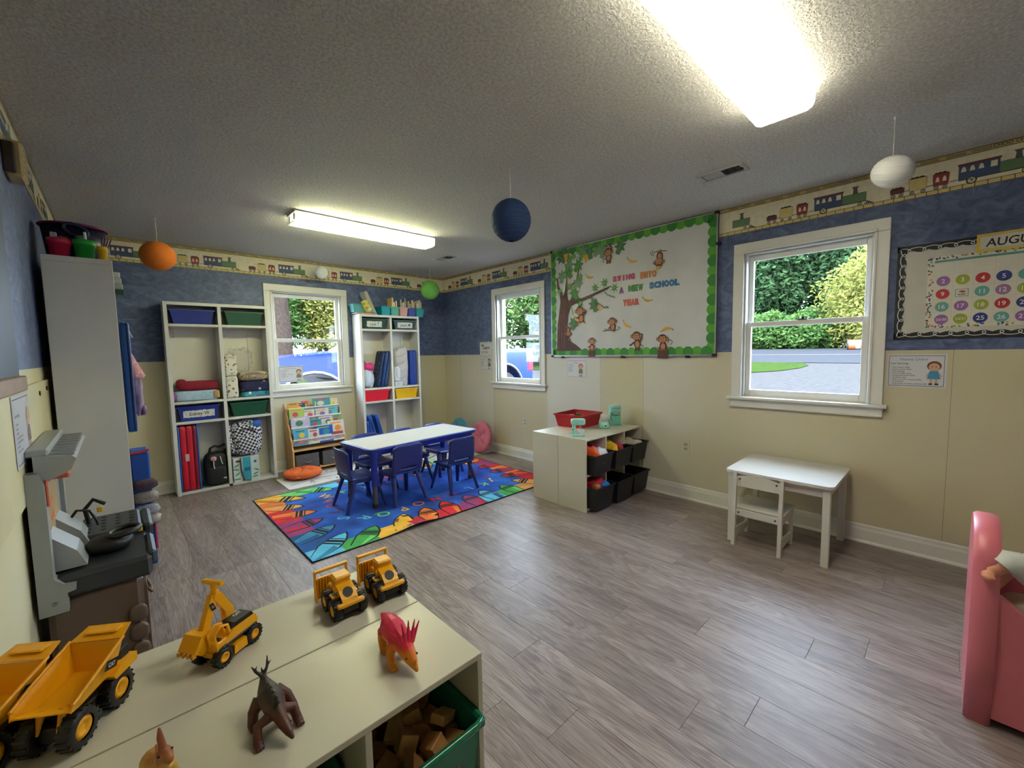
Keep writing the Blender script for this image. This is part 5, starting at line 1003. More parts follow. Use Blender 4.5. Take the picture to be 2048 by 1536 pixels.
# ================================================================== BOOK RACK
BIRCH = mat('birch wood', '#c39a66', .5, .12, 6, .1, 40); SLING = mat('white canvas sling', '#cfcdd2', .85, .05, 20, .3, 60)
rk = thing('book_rack', 'birch sling book rack full of picture books under the window', 'book rack', (-1.96, -.036, 0), 0)
def wavy_side():
    P = [(0, 0), (-.26, 0), (-.26, .27)]; n = 26
    for k in range(n+1):
        t = k/n; P.append((-.26+.215*t+.010*math.sin(t*PI*8), .27+.50*t))
    P += [(-.03, .79), (0, .78)]; return P
for x in (-.303, .288): b = MB(); b.prism([(y, z) for y, z in wavy_side()], x, x+.015, BIRCH, Matrix(((0, 1, 0, 0), (1, 0, 0, 0), (0, 0, 1, 0), (0, 0, 0, 1)))); b.build('side_panel', rk)
MB().box(-.288, .288, -.255, -.01, .255, .272, BIRCH, .002).build('shelf', rk); MB().box(-.288, .288, -.25, -.01, .03, .046, BIRCH, .002).build('bottom_shelf', rk); MB().box(-.288, .288, -.012, -.006, .046, .255, mat('rack back dark', '#3c332c', .8)).build('back_panel', rk)
tiers = [(-.245, .385), (-.195, .51), (-.145, .62), (-.095, .725)]
for y, z in tiers:
    MB().cyl((-.288, y, z), (.288, y, z), .0085, .0085, SLING, 10).build('dowel', rk)
    def f(i, j, y=y, z=z):
        x = -.286+.572*i; w = .004*math.sin(i*40)+.003*math.sin(i*23+1); return (x, y+.045*j+w*(1-j), z-.07*math.sin(j*PI*.5)-.004*math.sin(i*17)*j)
    MB().grid(f, 40, 6, SLING).build('sling_pocket', rk)
rr = random.Random(21); BC = ['#e0a23a', '#25468a', '#c8d3d8', '#d98a3a', '#d9c63c', '#2f8a9a', '#7fae5a', '#d8cdbb', '#b7455a', '#6fa6c4', '#e4ddd0', '#8a6aa0', '#cf5f3a', '#3f7a55']
TN = ('fourth', 'third', 'second', 'top'); 
def book(x, y, z, w, h, c, c2, label, lean=.10):
    o = thing('picture_book', label, 'book', (-1.96+x, -.036+y, z), 0, 'books in the sling rack'); o.rotation_euler = (-lean, 0, rr.uniform(-.03, .03))
    MB().box(-w/2, w/2, -.004, .004, 0, h, mat('cover '+c, c, .45), .001).build('cover', o)
    b = MB(); b.rect(-w*.4, w*.4, h*.1, h*.45, -.0045, mat('cover '+c2, c2, .45)); b.disc(w*rr.uniform(-.2, .2), h*.62, w*.2, h*.16, -.0048, mat('cover '+rr.choice(BC), rr.choice(BC), .45), 14); b.rect(-w*.36, w*.3, h*.84, h*.92, -.0046, mat('cover '+rr.choice(BC), rr.choice(BC))); b.build('cover_print', o); MB().box(-w/2+.003, w/2-.003, -.003, .003, h-.001, h+.001, mat('book pages', '#d8d2c2')).build('pages', o)
rows_ = [(0, [(-.2, .15, .19, '#4d9fd0', '#c97a5a'), (-.06, .12, .17, '#c9d2c8', '#e0cf9a'), (.06, .2, .2, '#2250b5', '#d5d8dc'), (.2, .19, .24, '#d9cfc8', '#b5463f'), (.25, .1, .22, '#cdc9cf', '#a8a4b0')]),
         (1, [(-.18, .2, .2, '#b9b4d4', '#c9c6dc'), (-.02, .14, .15, '#2f8a86', '#7a4a3a'), (.1, .16, .17, '#c8c4be', '#8a6a5a'), (.22, .14, .18, '#7f9a5a', '#c98a6a')]),
         (2, [(-.2, .16, .18, '#9fbf5a', '#cfd9b0'), (-.08, .15, .15, '#d9d2d0', '#b53a4a'), (.08, .15, .15, '#c9c8c4', '#6a7a86'), (.19, .15, .16, '#5fb0b4', '#d6c7b8'), (.25, .08, .15, '#22304a', '#22304a')]),
         (3, [(-.22, .12, .14, '#d99a3c', '#3f5f8a'), (-.17, .16, .13, '#26406f', '#cfd6dc'), (-.09, .08, .15, '#cf6a34', '#d9b9a0'), (.1, .2, .17, '#3a8a96', '#2a4a80'), (.12, .2, .13, '#d9c634', '#cf5a2c'), (.245, .085, .15, '#d4cfc6', '#a8a49c')])]
for ti, bs in rows_:
    y, z = tiers[ti]
    for k, (x, w, h, c, c2) in enumerate(bs):
        book(x, y+.012+.0035*k, z-.068, w, h*.98, c, c2, 'picture book in the %s tier of the rack, %s from the left' % (('bottom', 'third', 'second', 'top')[ti], ('first', 'second', 'third', 'fourth', 'fifth', 'sixth')[k]))
FAB = mat('grey felt', '#55555c', .95, .12, 30, .4, 90)
for k, (x, c) in enumerate(((-.145, 'left'), (.145, 'right'))):
    t = thing('fabric_bin', '%s grey fabric bin on the bottom shelf of the book rack' % c, 'bin', (-1.96+x, -.036-.145, .047), 0, 'grey fabric bins'); e = .006; w, d, h = .13, .095, .165
    b = MB()
    for q in ((-w, w, -d, -d+e, 0, h), (-w, w, d-e, d, 0, h), (-w, -w+e, -d, d, 0, h), (w-e, w, -d, d, 0, h), (-w, w, -d, d, 0, e)): b.box(*q, FAB)
    b.build('box', t); MB().tube([(-.03, -d-.001, .085), (-.02, -d-.012, .07), (.02, -d-.012, .07), (.03, -d-.001, .085)], .006, mat('bin handle grey', '#77777c', .8), 6).build('handle', t)
t = thing('stuffed_toy', 'brown and cream soft toy poking out of the right fabric bin', 'toy', (-1.83, -.17, .125), 0)
MB().blob((0, 0, .075), (.075, .045, .035), patt('brown plush', '#7a4636', ['#a8553f', '#5a3026'], 30, .3), .8, .8, 16, 10, None, .2, 8, 3).build('body', t); MB().blob((.05, -.02, .10), (.026, .024, .022), mat('cream plush', '#c9b39a', .95), .9, .9, 12, 8).build('head', t)
for s_ in (-.012, .016): MB().blob((.05+s_, -.02, .122), (.008, .005, .010), mat('ginger plush', '#b06a30', .95), .9, .9, 10, 6).build('ear', t)
# ================================================================== RUG, MATS, CUSHIONS
def rug_blue():
    m, nt, N, L, b = nodes('rug blue pile', .95); tc = N.new('ShaderNodeTexCoord'); n = N.new('ShaderNodeTexNoise'); n.inputs['Scale'].default_value = 3.2; n.inputs['Detail'].default_value = 4; L.new(tc.outputs['Object'], n.inputs['Vector'])
    r = ramp(N, [(.3, lin('#0e2c7c')), (.5, lin('#1a4fb4')), (.72, lin('#2a72d4'))]); L.new(n.outputs[0], r.inputs[0]); L.new(r.outputs[0], b.inputs['Base Color']); return m
RC = {c: mat('rug '+n_, c, .95, .16, 9, .2, 200) for n_, c in (('yellow', '#e6b13c'), ('orange', '#e07832'), ('red', '#c81f2e'), ('purple', '#8f3570'), ('dark blue', '#1d4f94'), ('light blue', '#5ab4dc'), ('green', '#3f9a4c'), ('black', '#0f1420'), ('tan', '#d99a5a'), ('light green', '#6fc46a'), ('teal', '#2f7fae'))}
cy, co, cr_, cp, cdb, clb, cg, cbk, ct, clg, cte = RC.values()
rug = thing('crayon_rug', 'blue children rug with crayons and alphabet letters around its edge', 'rug', (-1.6, -1.715, 0), 0); RXH, RYH = 1.19, .805
def rugz(x, y): 
    d = math.hypot((x-(-.40))/.16, (y+RYH)/.10); return .007+.022*math.exp(-d*d)
b = MB(); NX, NY = 60, 40
b.grid(lambda i, j: (-RXH+2*RXH*i, -RYH+2*RYH*j, rugz(-RXH+2*RXH*i, -RYH+2*RYH*j)), NX, NY, rug_blue())
ed = [(-RXH+2*RXH*i/NX, -RYH) for i in range(NX)]+[(RXH, -RYH+2*RYH*j/NY) for j in range(NY)]+[(RXH-2*RXH*i/NX, RYH) for i in range(NX)]+[(-RXH, RYH-2*RYH*j/NY) for j in range(NY)]
n = len(ed); b.add([(x, y, rugz(x, y)) for x, y in ed]+[(x, y, max(0.0005, rugz(x, y)-.0068)) for x, y in ed], [(i, (i+1) % n, (i+1) % n+n, i+n) for i in range(n)], cbk); b.build('pile', rug)
MB().tube([(x, y, rugz(x, y)-.001) for x, y in ed], .0042, cbk, 5, closed=True).build('bound_edge', rug)
def rprint(b, poly, m, lift):
    b.add([(x, y, rugz(x, y)+lift) for x, y in poly], [tuple(range(len(poly)))], m)
def crayon(tip, base, m, m2, w=.085):
    tx, ty = tip[0]+1.6, tip[1]+1.715; bx2, by2 = base[0]+1.6, base[1]+1.715
    bx2 = max(-RXH+.008, min(RXH-.008, bx2)); by2 = max(-RYH+.008, min(RYH-.008, by2))
    d = Vector((tx-bx2, ty-by2)); ln = d.length; d.normalize(); q = Vector((-d.y, d.x)); o = Vector((bx2, by2)); cl = lambda v: (max(-RXH+.006, min(RXH-.006, v.x)), max(-RYH+.006, min(RYH-.006, v.y)))
    P = lambda t, s: cl(o+d*ln*t+q*w*s)
    shape = [(-.0, -.62), (.45, -.85), (.72, -.72), (.9, -.36), (1, 0), (.9, .36), (.72, .72), (.45, .85), (-.0, .62)]
    b = MB(); rprint(b, [P(t*1.03-.01 if t else t, s*1.18) for t, s in shape], cbk, .0012); rprint(b, [P(t*.97, s) for t, s in shape], m, .0018); rprint(b, [P(t*.97, s*.9-.02) for t, s in [(0, -.6), (.45, -.85), (.5, -.3), (0, -.1)]], m2, .0021)
    for t0, t1 in ((.52, .57), (.60, .68), (.71, .74)): rprint(b, [P(t0, -.78), P(t1, -.74), P(t1, .74), P(t0, .78)], cbk, .0024)
    b.build('crayon_print', rug)
def block(x0, x1, y0, y1, m): b = MB(); rprint(b, [(x0, y0), (x1, y0), (x1, y1), (x0, y1)], m, .0006); b.build('edge_block', rug)
# coloured blocks round the border
xs = [-1.184, -.97, -.72, -.44, -.18, .04, .30, .52, .76, .96, 1.184]; cn = [clb, cg, cy, cr_, cr_, cp, clb, cg, ct, cr_]
for k in range(10): 
    bb_ = MB(); N_ = 5
    vs_ = []; 
    for i in range(N_+1):
        x = xs[k]+(xs[k+1]-xs[k])*i/N_; vs_ += [(x, -.80, rugz(x, -.80)+.0009), (x, -.74, rugz(x, -.74)+.0009), (x, -.635, rugz(x, -.635)+.0009)]
    bb_.add(vs_, [q for i in range(N_) for q in ((3*i, 3*i+3, 3*i+4, 3*i+1), (3*i+1, 3*i+4, 3*i+5, 3*i+2))], cn[k]); bb_.build('edge_block', rug); block(xs[k], xs[k+1], .635, .80, [cy, clg, clb, cp, cr_, co, cy, cg, cdb, cr_][k])
ys = [-.635, -.30, .02, .33, .635]
for k in range(4): block(-1.184, -1.0, ys[k], ys[k+1], [cdb, cp, cr_, co][k]); block(1.0, 1.184, ys[k], ys[k+1], [cr_, co, cp, cr_][k])
for tip, base, m, m2 in [((-2.45, -2.22), (-2.78, -2.50), clb, cte), ((-2.24, -2.27), (-2.48, -2.52), cg, clg), ((-1.97, -2.21), (-2.13, -2.52), cy, ct), ((-1.78, -2.22), (-1.88, -2.52), co, cy), ((-1.58, -2.2), (-1.65, -2.52), cr_, co), ((-1.35, -2.22), (-1.38, -2.52), cp, cr_), ((-1.17, -2.22), (-1.17, -2.52), clb, cdb), ((-.92, -2.24), (-.91, -2.52), cg, clg), ((-.73, -2.2), (-.55, -2.50), ct, cy),
                         ((-2.46, -2.02), (-2.79, -2.15), cte, cdb), ((-2.48, -1.82), (-2.79, -1.86), cp, cr_), ((-2.46, -1.62), (-2.79, -1.51), co, cr_), ((-2.5, -1.41), (-2.79, -1.25), ct, co), ((-2.42, -1.2), (-2.78, -.93), cy, co), ((-2.14, -1.13), (-2.41, -.91), clg, cg), ((-1.85, -1.2), (-1.98, -.91), clb, cdb), ((-1.6, -1.2), (-1.6, -.91), cp, cr_), ((-1.35, -1.2), (-1.27, -.91), cr_, co), ((-1.1, -1.2), (-.98, -.91), cy, co), ((-.85, -1.22), (-.66, -.92), co, cy), ((-.68, -1.6), (-.42, -1.63), cr_, cp), ((-.7, -1.38), (-.42, -1.25), co, cr_), ((-.70, -1.82), (-.42, -1.9), cp, cr_), ((-.72, -2.02), (-.42, -2.15), cr_, co)]: crayon(tip, base, m, m2)
for ch, x, y, c, a in [('S', -2.36, -1.94, clb, -2.4), ('R', -2.24, -2.06, clb, -2.8), ('Q', -2.09, -2.10, clg, -2.9), ('P', -1.92, -2.12, cy, -3.0), ('O', -1.76, -2.10, co, PI), ('N', -1.59, -2.11, cr_, PI), ('M', -1.42, -2.12, cp, PI), ('L', -1.2, -2.1, clb, PI), ('K', -1.02, -2.10, clg, 3.0), ('J', -.87, -2.06, cy, 2.8), ('I', -.82, -1.9, cr_, 2.2), ('H', -.8, -1.7, cp, 1.6), ('T', -2.36, -1.76, cp, -1.9), ('U', -2.32, -1.59, cr_, -1.6), ('V', -2.3, -1.44, co, -1.5), ('W', -2.27, -1.29, cy, -1.3), ('X', -2.12, -1.27, clg, -.6), ('Y', -1.9, -1.3, clb, -.2), ('Z', -1.7, -1.32, cp, 0), ('A', -1.5, -1.32, cr_, 0), ('B', -1.3, -1.32, cy, 0), ('C', -1.1, -1.32, clg, .2), ('D', -.92, -1.36, clb, .5)]:
    v, f, w = text_geo(ch, .012); b = MB(); s_ = .14; lx, ly = x+1.6, y+1.715; b.add([(lx+((p[0]-w/2)*math.cos(a)-(p[1]-.35)*math.sin(a))*s_, ly+((p[0]-w/2)*math.sin(a)+(p[1]-.35)*math.cos(a))*s_, .0086) for p in v], f, c); b.build('letter_print', rug)
def playmat(label, loc, rz, w, d, seed, cols_):
    t = thing('play_mat', label, 'mat', loc, rz, 'white play mats'); MB().box(-w/2, w/2, -d/2, d/2, .001, .009, mat('white mat foam', '#d2d0cf', .7, .04, 8), .003).build('sheet', t); r2 = random.Random(seed); b = MB(); m_ = [mat('mat print '+c, c, .7) for c in cols_]
    def L3(P, wd, m, z): 
        q = MB(); q.line(P, wd, 0, m); b.add([(v[0], v[2], z) for v in q.v], q.f, m)
    for k in range(11):
        cx, cy_ = r2.uniform(-w*.42, w*.42), r2.uniform(-d*.38, d*.38); R_ = r2.uniform(.03, .09); L3([(cx+R_*math.cos(a)*1.3, cy_+R_*math.sin(a)) for a in [r2.uniform(2.5, 5)*i/12 for i in range(13)]], .007, m_[k % len(m_)], .0094)
    L3([(-w*.45, -d*.2), (-.1*w, -.05*d), (.2*w, -.25*d), (w*.45, -.1*d)], .016, m_[1], .0096); L3([(-w*.45, d*.3), (-.1*w, d*.15), (.25*w, d*.3), (w*.45, d*.2)], .012, m_[0], .0096)
    b.build('line_print', t); return t
playmat('white play mat with red line drawings in front of the book rack', (-1.95, -.595, 0), 0, 1.02, .48, 3, ['#a8605c', '#6c6f78', '#b5888c']); playmat('white play mat with colourful dots by the corner cushions', (-.50, -.64, 0), 0, .86, .48, 5, ['#a8443a', '#4d7f5a', '#c99a5a', '#5f6f9a'])
# the second mat reaches under the pink cushion
bpy.data.objects['play_mat.001'].location = (-.475, -.62, 0); bpy.data.objects['play_mat.001'].scale = (1, 2.0, 1)
def cushion(label, loc, rot, r, h, c, seed):
    t = thing('round_cushion', label, 'cushion', loc, 0, 'tufted round floor cushions'); t.rotation_euler = rot; m = mat('cushion '+c, c, .9, .10, 20, .3, 150); b = MB(); nu, nv = 60, 18; vs = []; fs = []
    for i in range(nv+1):
        ph = -PI/2+PI*i/nv
        for k in range(nu):
            th = 2*PI*k/nu; pr = math.copysign(abs(math.cos(ph))**.62, 1); x = r*pr*math.cos(th); y = r*pr*math.sin(th); z = h*math.copysign(abs(math.sin(ph))**.8, math.sin(ph)); rho = math.hypot(x, y)/r
            pu = 1-.85*math.exp(-(rho/.16)**2)
            for a in range(5): ax, ay = .52*math.cos(2*PI*a/5+.3), .52*math.sin(2*PI*a/5+.3); pu -= .55*math.exp(-(((x/r-ax)**2+(y/r-ay)**2)/.018))
            for a in range(5):
                an = 2*PI*a/5+.3; da = (th-an+PI) % (2*PI)-PI; pu -= .16*math.exp(-(da*rho/.09)**2)*(rho < .98)
            z *= max(.12, pu) if abs(math.sin(ph)) > .15 else 1; g = 1+.012*math.sin(th*26+seed)*(pr > .85); vs.append((x*g, y*g, z+h))
    for i in range(nv):
        for k in range(nu): j = (k+1) % nu; fs.append((i*nu+k, i*nu+j, (i+1)*nu+j, (i+1)*nu+k))
    b.add(vs, fs, m, None, True); b.build('cover', t)
    for a in range(5): MB().blob((r*.52*math.cos(2*PI*a/5+.3), r*.52*math.sin(2*PI*a/5+.3), h*1.5), (.012, .012, .005), m, 1, 1, 10, 6).build('tuft_button', t)
    MB().box(r*.92, r*1.04, -.018, .018, h*.9, h*.9+.002, mat('care label', '#d8d4cc', .7)).build('care_tag', t, (0, 0, 0), (0, 0, -2.1)); return t
cushion('orange tufted round cushion lying in front of the book rack', (-2.215, -.455, .010), (0, 0, 0), .19, .048, '#d0612c', 1)
cushion('pink tufted round cushion leaning on the right wall', (-.165, -1.07, .012), (0, -1.36, 0), .205, .045, '#b8647a', 2); cushion('blue tufted round cushion leaning in the corner', (-.165, -.59, .012), (0, -1.36, 0), .205, .045, '#4f86a6', 3)
for n_ in ('round_cushion.001', 'round_cushion.002'): o = bpy.data.objects[n_]; o.location.z += .205*math.sin(1.36)
# ================================================================== BLUE TABLE AND CHAIRS
TBL = mat('plastic royal blue', '#2436a0', .35, .03); TTOP = mat('laminate pale grey', '#c9c9c4', .32, .02); LEGG = mat('leg sleeve brown grey', '#5f5a58', .5)
tb = thing('activity_table', 'rectangular kids table with pale top and blue plastic edge', 'table', (-1.54, -1.648, .0085), math.radians(4.5))
def rrect(hx, hy, r, n=6):
    P = []
    for cx, cy_, a0 in ((hx-r, -hy+r, -PI/2), (hx-r, hy-r, 0), (-hx+r, hy-r, PI/2), (-hx+r, -hy+r, PI)):
        for k in range(n+1): a = a0+PI/2*k/n; P.append((cx+r*math.cos(a), cy_+r*math.sin(a)))
    return P
def slab(b, P, z0, z1, m, rnd=0):
    n = len(P); b.add([(x, y, z0) for x, y in P]+[(x, y, z1) for x, y in P], [tuple(range(n))[::-1], tuple(range(n, 2*n))]+[(i, (i+1) % n, (i+1) % n+n, i+n) for i in range(n)], m)
slab_b = MB(); slab(slab_b, rrect(.598, .268, .03), .50, .5235, TTOP); slab_b.build('table_top', tb)
b = MB(); P = rrect(.608, .278, .045, 8); b.tube([(x, y, .512) for x, y in P], .0125, TBL, 10, closed=True, sq=1); slab(b, rrect(.606, .276, .04), .488, .502, TBL); b.build('edge_rim', tb)
for sx in (-1, 1):
    for sy in (-1, 1):
        x, y = sx*.55, sy*.225; o = MB().cyl((x, y, .19), (x, y, .49), .027, .031, TBL, 18).build('leg', tb); MB().cyl((x, y, .03), (x, y, .20), .021, .021, LEGG, 16).build('leg_sleeve', o); MB().cyl((x, y, 0), (x, y, .035), .026, .023, mat('rubber foot', '#2a2a34', .7), 16).build('foot', o)
b = MB()
for sy in (-1, 1): b.box(-.54, .54, sy*.235-.01, sy*.235+.01, .455, .49, TBL, .003)
for sx in (-1, 1): b.box(sx*.56-.01, sx*.56+.01, -.23, .23, .455, .49, TBL, .003)
b.build('apron', tb)
CHB = mat('chair plastic navy', '#26357f', .38, .03)
def kid_chair():
    t = thing('kid_chair', '', 'chair', (0, 0, 0), 0, 'small blue plastic chairs')
    def seat(i, j):
        u = 2*i-1; y = -.145+.275*j; z = .275-.010*math.sin(j*PI)*(1-u*u*.5)+.010*u*u; 
        if j < .2: z -= .022*((.2-j)/.2)**2
        return (u*(.142+.012*j), y, z)
    o = MB().grid(seat, 12, 12, CHB).build('seat', t); md = o.modifiers.new('thick', 'SOLIDIFY'); md.thickness = .012; md.offset = -1
    def back(i, j):
        u = 2*i-1; s_ = j; wid = .152-.006*s_; z = .272+.255*s_; y = .128+.012*math.sin(min(1, s_*3)*PI/2)+.045*s_
        y -= .022*u*u*(.3+s_); z -= .022*max(0, abs(u)-.72)/.28*(s_ > .9)
        return (u*wid, y, z)
    nu, nv = 14, 16; vs = [back(i/nu, j/nv) for j in range(nv+1) for i in range(nu+1)]; w = nu+1; fs = [(j*w+i, j*w+i+1, (j+1)*w+i+1, (j+1)*w+i) for j in range(nv) for i in range(nu) if not (2 <= j <= 2 and 3 <= i <= 10)]
    b = MB().add(vs, fs, CHB, None, True); o = b.build('backrest', t); md = o.modifiers.new('thick', 'SOLIDIFY'); md.thickness = .013; md.offset = 1
    for sx in (-1, 1):
        for yt, yb in ((-.09, -.165), (.085, .175)): MB().tube([(sx*.115, yt, .268), (sx*.135, (yt+yb)/2, .14), (sx*.157, yb, .001)], [.024, .021, .016], CHB, 10, sq=.75).build('leg', t)
        MB().box(sx*.128-.009, sx*.128+.009, -.115, .12, .235, .268, CHB, .005).build('side_rail', t)
    MB().box(-.11, .11, -.10, -.085, .235, .262, CHB, .004).build('front_rail', t)
    return t
kc = kid_chair(); ZR_ = .0085
def place(x, y, rz, label, first=False):
    if first: kc.location = (x, y, ZR_); kc.rotation_euler = (0, 0, rz); kc['label'] = label; return kc
    return copy_tree(kc, (x, y, ZR_), rz, label)
place(-2.135, -1.745, PI/2, 'blue plastic chair at the near short end of the table', True); place(-1.80, -1.86, PI+.04, 'blue plastic chair at the camera side, left of two'); place(-1.285, -1.975, PI+.0, 'blue plastic chair at the camera side, right of two')
place(-1.84, -1.41, .05, 'blue plastic chair on the far side, nearest the left end'); place(-1.455, -1.44, .05, 'blue plastic chair on the far side, in the middle'); place(-1.045, -1.42, .05, 'blue plastic chair on the far side, nearest the corner')
# ================================================================== CUBE SHELVES
LAM = mat('white laminate', '#c6c2b2', .35, .03, 4); LAM2 = mat('laminate edge', '#c2bfb6', .5)
def cube_unit(label, loc, rz):
    t = thing('cube_shelf', label, 'shelf', loc, rz, 'low white cube shelves'); W, H, D, th = .865, .607, .296, .014; w2 = W/2
    p = lambda nm, *q: MB().box(*q, LAM, .001).build(nm, t)
    p('top_panel', -w2, w2, -D, 0, H-th, H); p('side_panel', -w2, -w2+th, -D, 0, 0, H-th); p('side_panel', w2-th, w2, -D, 0, 0, H-th); p('bottom_panel', -w2+th, w2-th, -D, 0, .012, .026); p('back_panel', -w2+th, w2-th, -.004, 0, .026, H-th)
    for k in (1, 2): x = -w2+W*k/3; p('divider', x-th/2, x+th/2, -D, -.004, .026, H-th)
    for k in range(3): a = -w2+W*k/3+(th if k == 0 else th/2); c = -w2+W*(k+1)/3-(th if k == 2 else th/2); p('shelf', a, c, -D, -.004, .296, .31); o = MB().cyl((c-.03, -D+.06, .311), (c-.03, -D+.06, .3135), .008, .008, BLK, 10).build('cam_lock', t)
    return t
cube_unit('white cube shelf beside the right wall, its bins facing the camera', (-.466, -2.983, 0), 0); cube_unit('white cube shelf back to back behind the bin shelf', (-.466, -2.979, 0), PI)
cube_unit('white cube shelf in the foreground holding the block bin', (-3.4535, -4.2465, 0), 0); cube_unit('white cube shelf behind the foreground one, trucks on top', (-3.4535, -4.2425, 0), PI)
BB = mat('bin black plastic', '#15161a', .45, .05)
cx3 = [-.754, -.466, -.178]
for r_, (z, h) in enumerate(((.311, .17), (.027, .185))):
    for k in range(3):
        tote('storage_bin', 'black storage bin in the %s row of the bin shelf, %s' % (('upper', 'lower')[r_], ('left', 'middle', 'right')[k]), (cx3[k]+.004, -3.185-(.015 if r_ else 0)-(.01 if k == 1 else 0), z), .252, .345, h, BB, 0, 'black storage bins', 'bin', .88)
def heap(name, label, cat, loc, items, seed=1):
    t = thing(name, label, cat, loc, 0)
    for k, (c, r, m, nm) in enumerate(items): MB().blob(c, r, m, .75, .75, 18, 12, None, .22, 9, seed+k).build(nm, t)
C_ = lambda c: mat('cloth '+c, c, .9, .12, 25, .3, 60)
heap('dress_up_clothes', 'white red and orange dress-up clothes in the upper left bin', 'clothes', (-.75, -3.22, .33), [((-.06, -.03, .10), (.05, .09, .10), C_('#d9541e'), 'orange_cloth'), ((.03, -.04, .10), (.075, .09, .085), C_('#c9c4c8'), 'white_cloth'), ((.06, .03, .13), (.05, .08, .07), C_('#a8182c'), 'red_cloth'), ((-.04, .06, .15), (.06, .05, .06), C_('#8a1f3a'), 'maroon_cloth')])
heap('dress_up_clothes', 'yellow and red cloths in the upper middle bin', 'clothes', (-.466, -3.22, .33), [((-.05, -.02, .12), (.06, .09, .075), C_('#d0a818'), 'yellow_cloth'), ((.05, -.03, .12), (.05, .07, .06), C_('#a83048'), 'red_cloth'), ((.0, .05, .14), (.07, .05, .06), C_('#b89a30'), 'mustard_cloth')], 5)
heap('dress_up_clothes', 'cream folded cloths in the upper right bin', 'clothes', (-.178, -3.20, .33), [((-.03, -.01, .13), (.08, .09, .055), C_('#b8ad98'), 'cream_cloth'), ((.05, -.08, .13), (.05, .06, .03), C_('#c9c4bc'), 'white_cloth')], 9)
heap('dress_up_clothes', 'red and blue cloths in the lower left bin', 'clothes', (-.754, -3.22, .045), [((.02, -.02, .15), (.085, .08, .06), C_('#a8182a'), 'red_cloth'), ((.06, -.07, .14), (.05, .07, .045), C_('#1f68b0'), 'blue_cloth'), ((-.03, .06, .17), (.07, .06, .05), C_('#7a2a22'), 'maroon_cloth')], 13)
t = thing('toy_ball', 'orange toy ball in the lower left bin', 'ball', (-.80, -3.31, .17), 0); MB().blob((0, 0, .03), (.04, .04, .04), mat('ball orange', '#a8542a', .5), 1, 1, 20, 14).build('ball', t); MB().tube([(.0405*math.cos(a), 0, .03+.0405*math.sin(a)) for a in [2*PI*k/24 for k in range(24)]], .0015, BLK, 5, closed=True).build('seam', t)
# red tote of toys, toy kitchen things
tote('red_toy_tote', 'red tote full of building toys on the bin shelf', (-.392, -2.812, .6075), .345, .31, .125, mat('tote deep red', '#a81a22', .35, .03), .08, None, 'bin', .86)
rr = random.Random(31)
for k, (x, y, z, c, s_) in enumerate([(-.09, .05, .10, '#22307a', .035), (-.06, -.02, .10, '#22307a', .03), (-.1, -.08, .095, '#24408a', .028), (.0, -.09, .10, '#d09a18', .022), (.03, -.1, .10, '#2e5a34', .026), (.06, -.02, .10, '#7a2f34', .026), (.09, .06, .105, '#3f7a4a', .028), (.03, .09, .10, '#a8a8a0', .024), (-.03, .1, .10, '#a83a2a', .026)]):
    t = thing('toy_brick', 'building toy in the red tote, %s' % ('dark blue at the back left', 'dark blue in the middle left', 'blue at the front left', 'yellow at the front', 'dark green at the front', 'maroon in the middle', 'green at the right', 'grey at the back', 'red at the back')[k], 'toy', (-.40+x, -2.805+y, .6075+z-.03), rr.uniform(0, 3), 'toys in the red tote'); m = mat('brick '+c, c, .4)
    MB().box(-s_, s_, -s_*.6, s_*.6, 0, s_, m, .003).build('block', t)
    for q in (-.5, .5): MB().cyl((q*s_, 0, s_), (q*s_, 0, s_*1.18), s_*.26, s_*.26, m, 10).build('stud', t)
MINT = mat('mint toy plastic', '#93d6cb', .35, .03); MINTD = mat('mint toy dark', '#62b0a8', .35, .03); CLR = clearfilm('clear toy plastic', (.85, .85, .88), .35)
t = thing('toy_mixer', 'mint toy stand mixer with clear bowl on the bin shelf', 'toy mixer', (-.80, -3.125, .6075), -.85)
MB().box(-.055, .055, -.032, .032, 0, .014, MINT, .006).build('base', t); MB().box(-.05, -.02, -.024, .024, .012, .10, MINT, .008).build('column', t)
o = MB(); o.blob((.0, 0, .122), (.062, .030, .028), MINT, .45, .5, 24, 14); h = o.build('motor_head', t); MB().box(-.045, .05, -.0312, .0312, .112, .122, mat('mixer band', '#a8d2cc', .3), .002).build('trim_band', h); MB().cyl((-.046, -.026, .06), (-.046, -.022, .06), .005, .005, BLK, 10).build('knob', t)
MB().lathe([(.018, 0), (.028, .02), (.034, .045), (.032, .045), (.026, .02), (.016, .002)], CLR, 20, T(.022, 0, .016)).build('bowl', t); MB().cyl((.02, 0, .06), (.02, 0, .098), .005, .008, mat('beater grey', '#9a9a98', .4), 10).build('beater', t); MB().tube([(.052, 0, .055), (.068, 0, .05), (.066, 0, .03)], .003, CLR, 6).build('bowl_handle', t)
t = thing('toy_blender', 'mint toy blender with clear jug on the bin shelf', 'toy blender', (-.352, -3.085, .6075), -.75); MB().lathe([(.001, 0), (.048, 0), (.05, .012), (.047, .035), (.035, .055), (.02, .064), (.001, .065)], MINT, 24).build('base', t); MB().lathe([(.02, .064), (.03, .075), (.037, .125), (.035, .125), (.028, .077), (.019, .066)], CLR, 20).build('jug', t); MB().cyl((0, -.044, .032), (0, -.05, .030), .014, .013, mat('dial white', '#d5d5d2', .3), 16).build('dial', t); MB().cyl((0, -.050, .030), (0, -.052, .030), .007, .007, BLK, 12).build('dial_cap', t); MB().tube([(.035, 0, .12), (.055, 0, .115), (.055, 0, .085), (.033, 0, .08)], .0035, CLR, 6).build('jug_handle', t)
t = thing('toy_coffee_maker', 'tall mint toy coffee maker on the bin shelf', 'toy coffee maker', (-.135, -3.06, .6075), -.75)
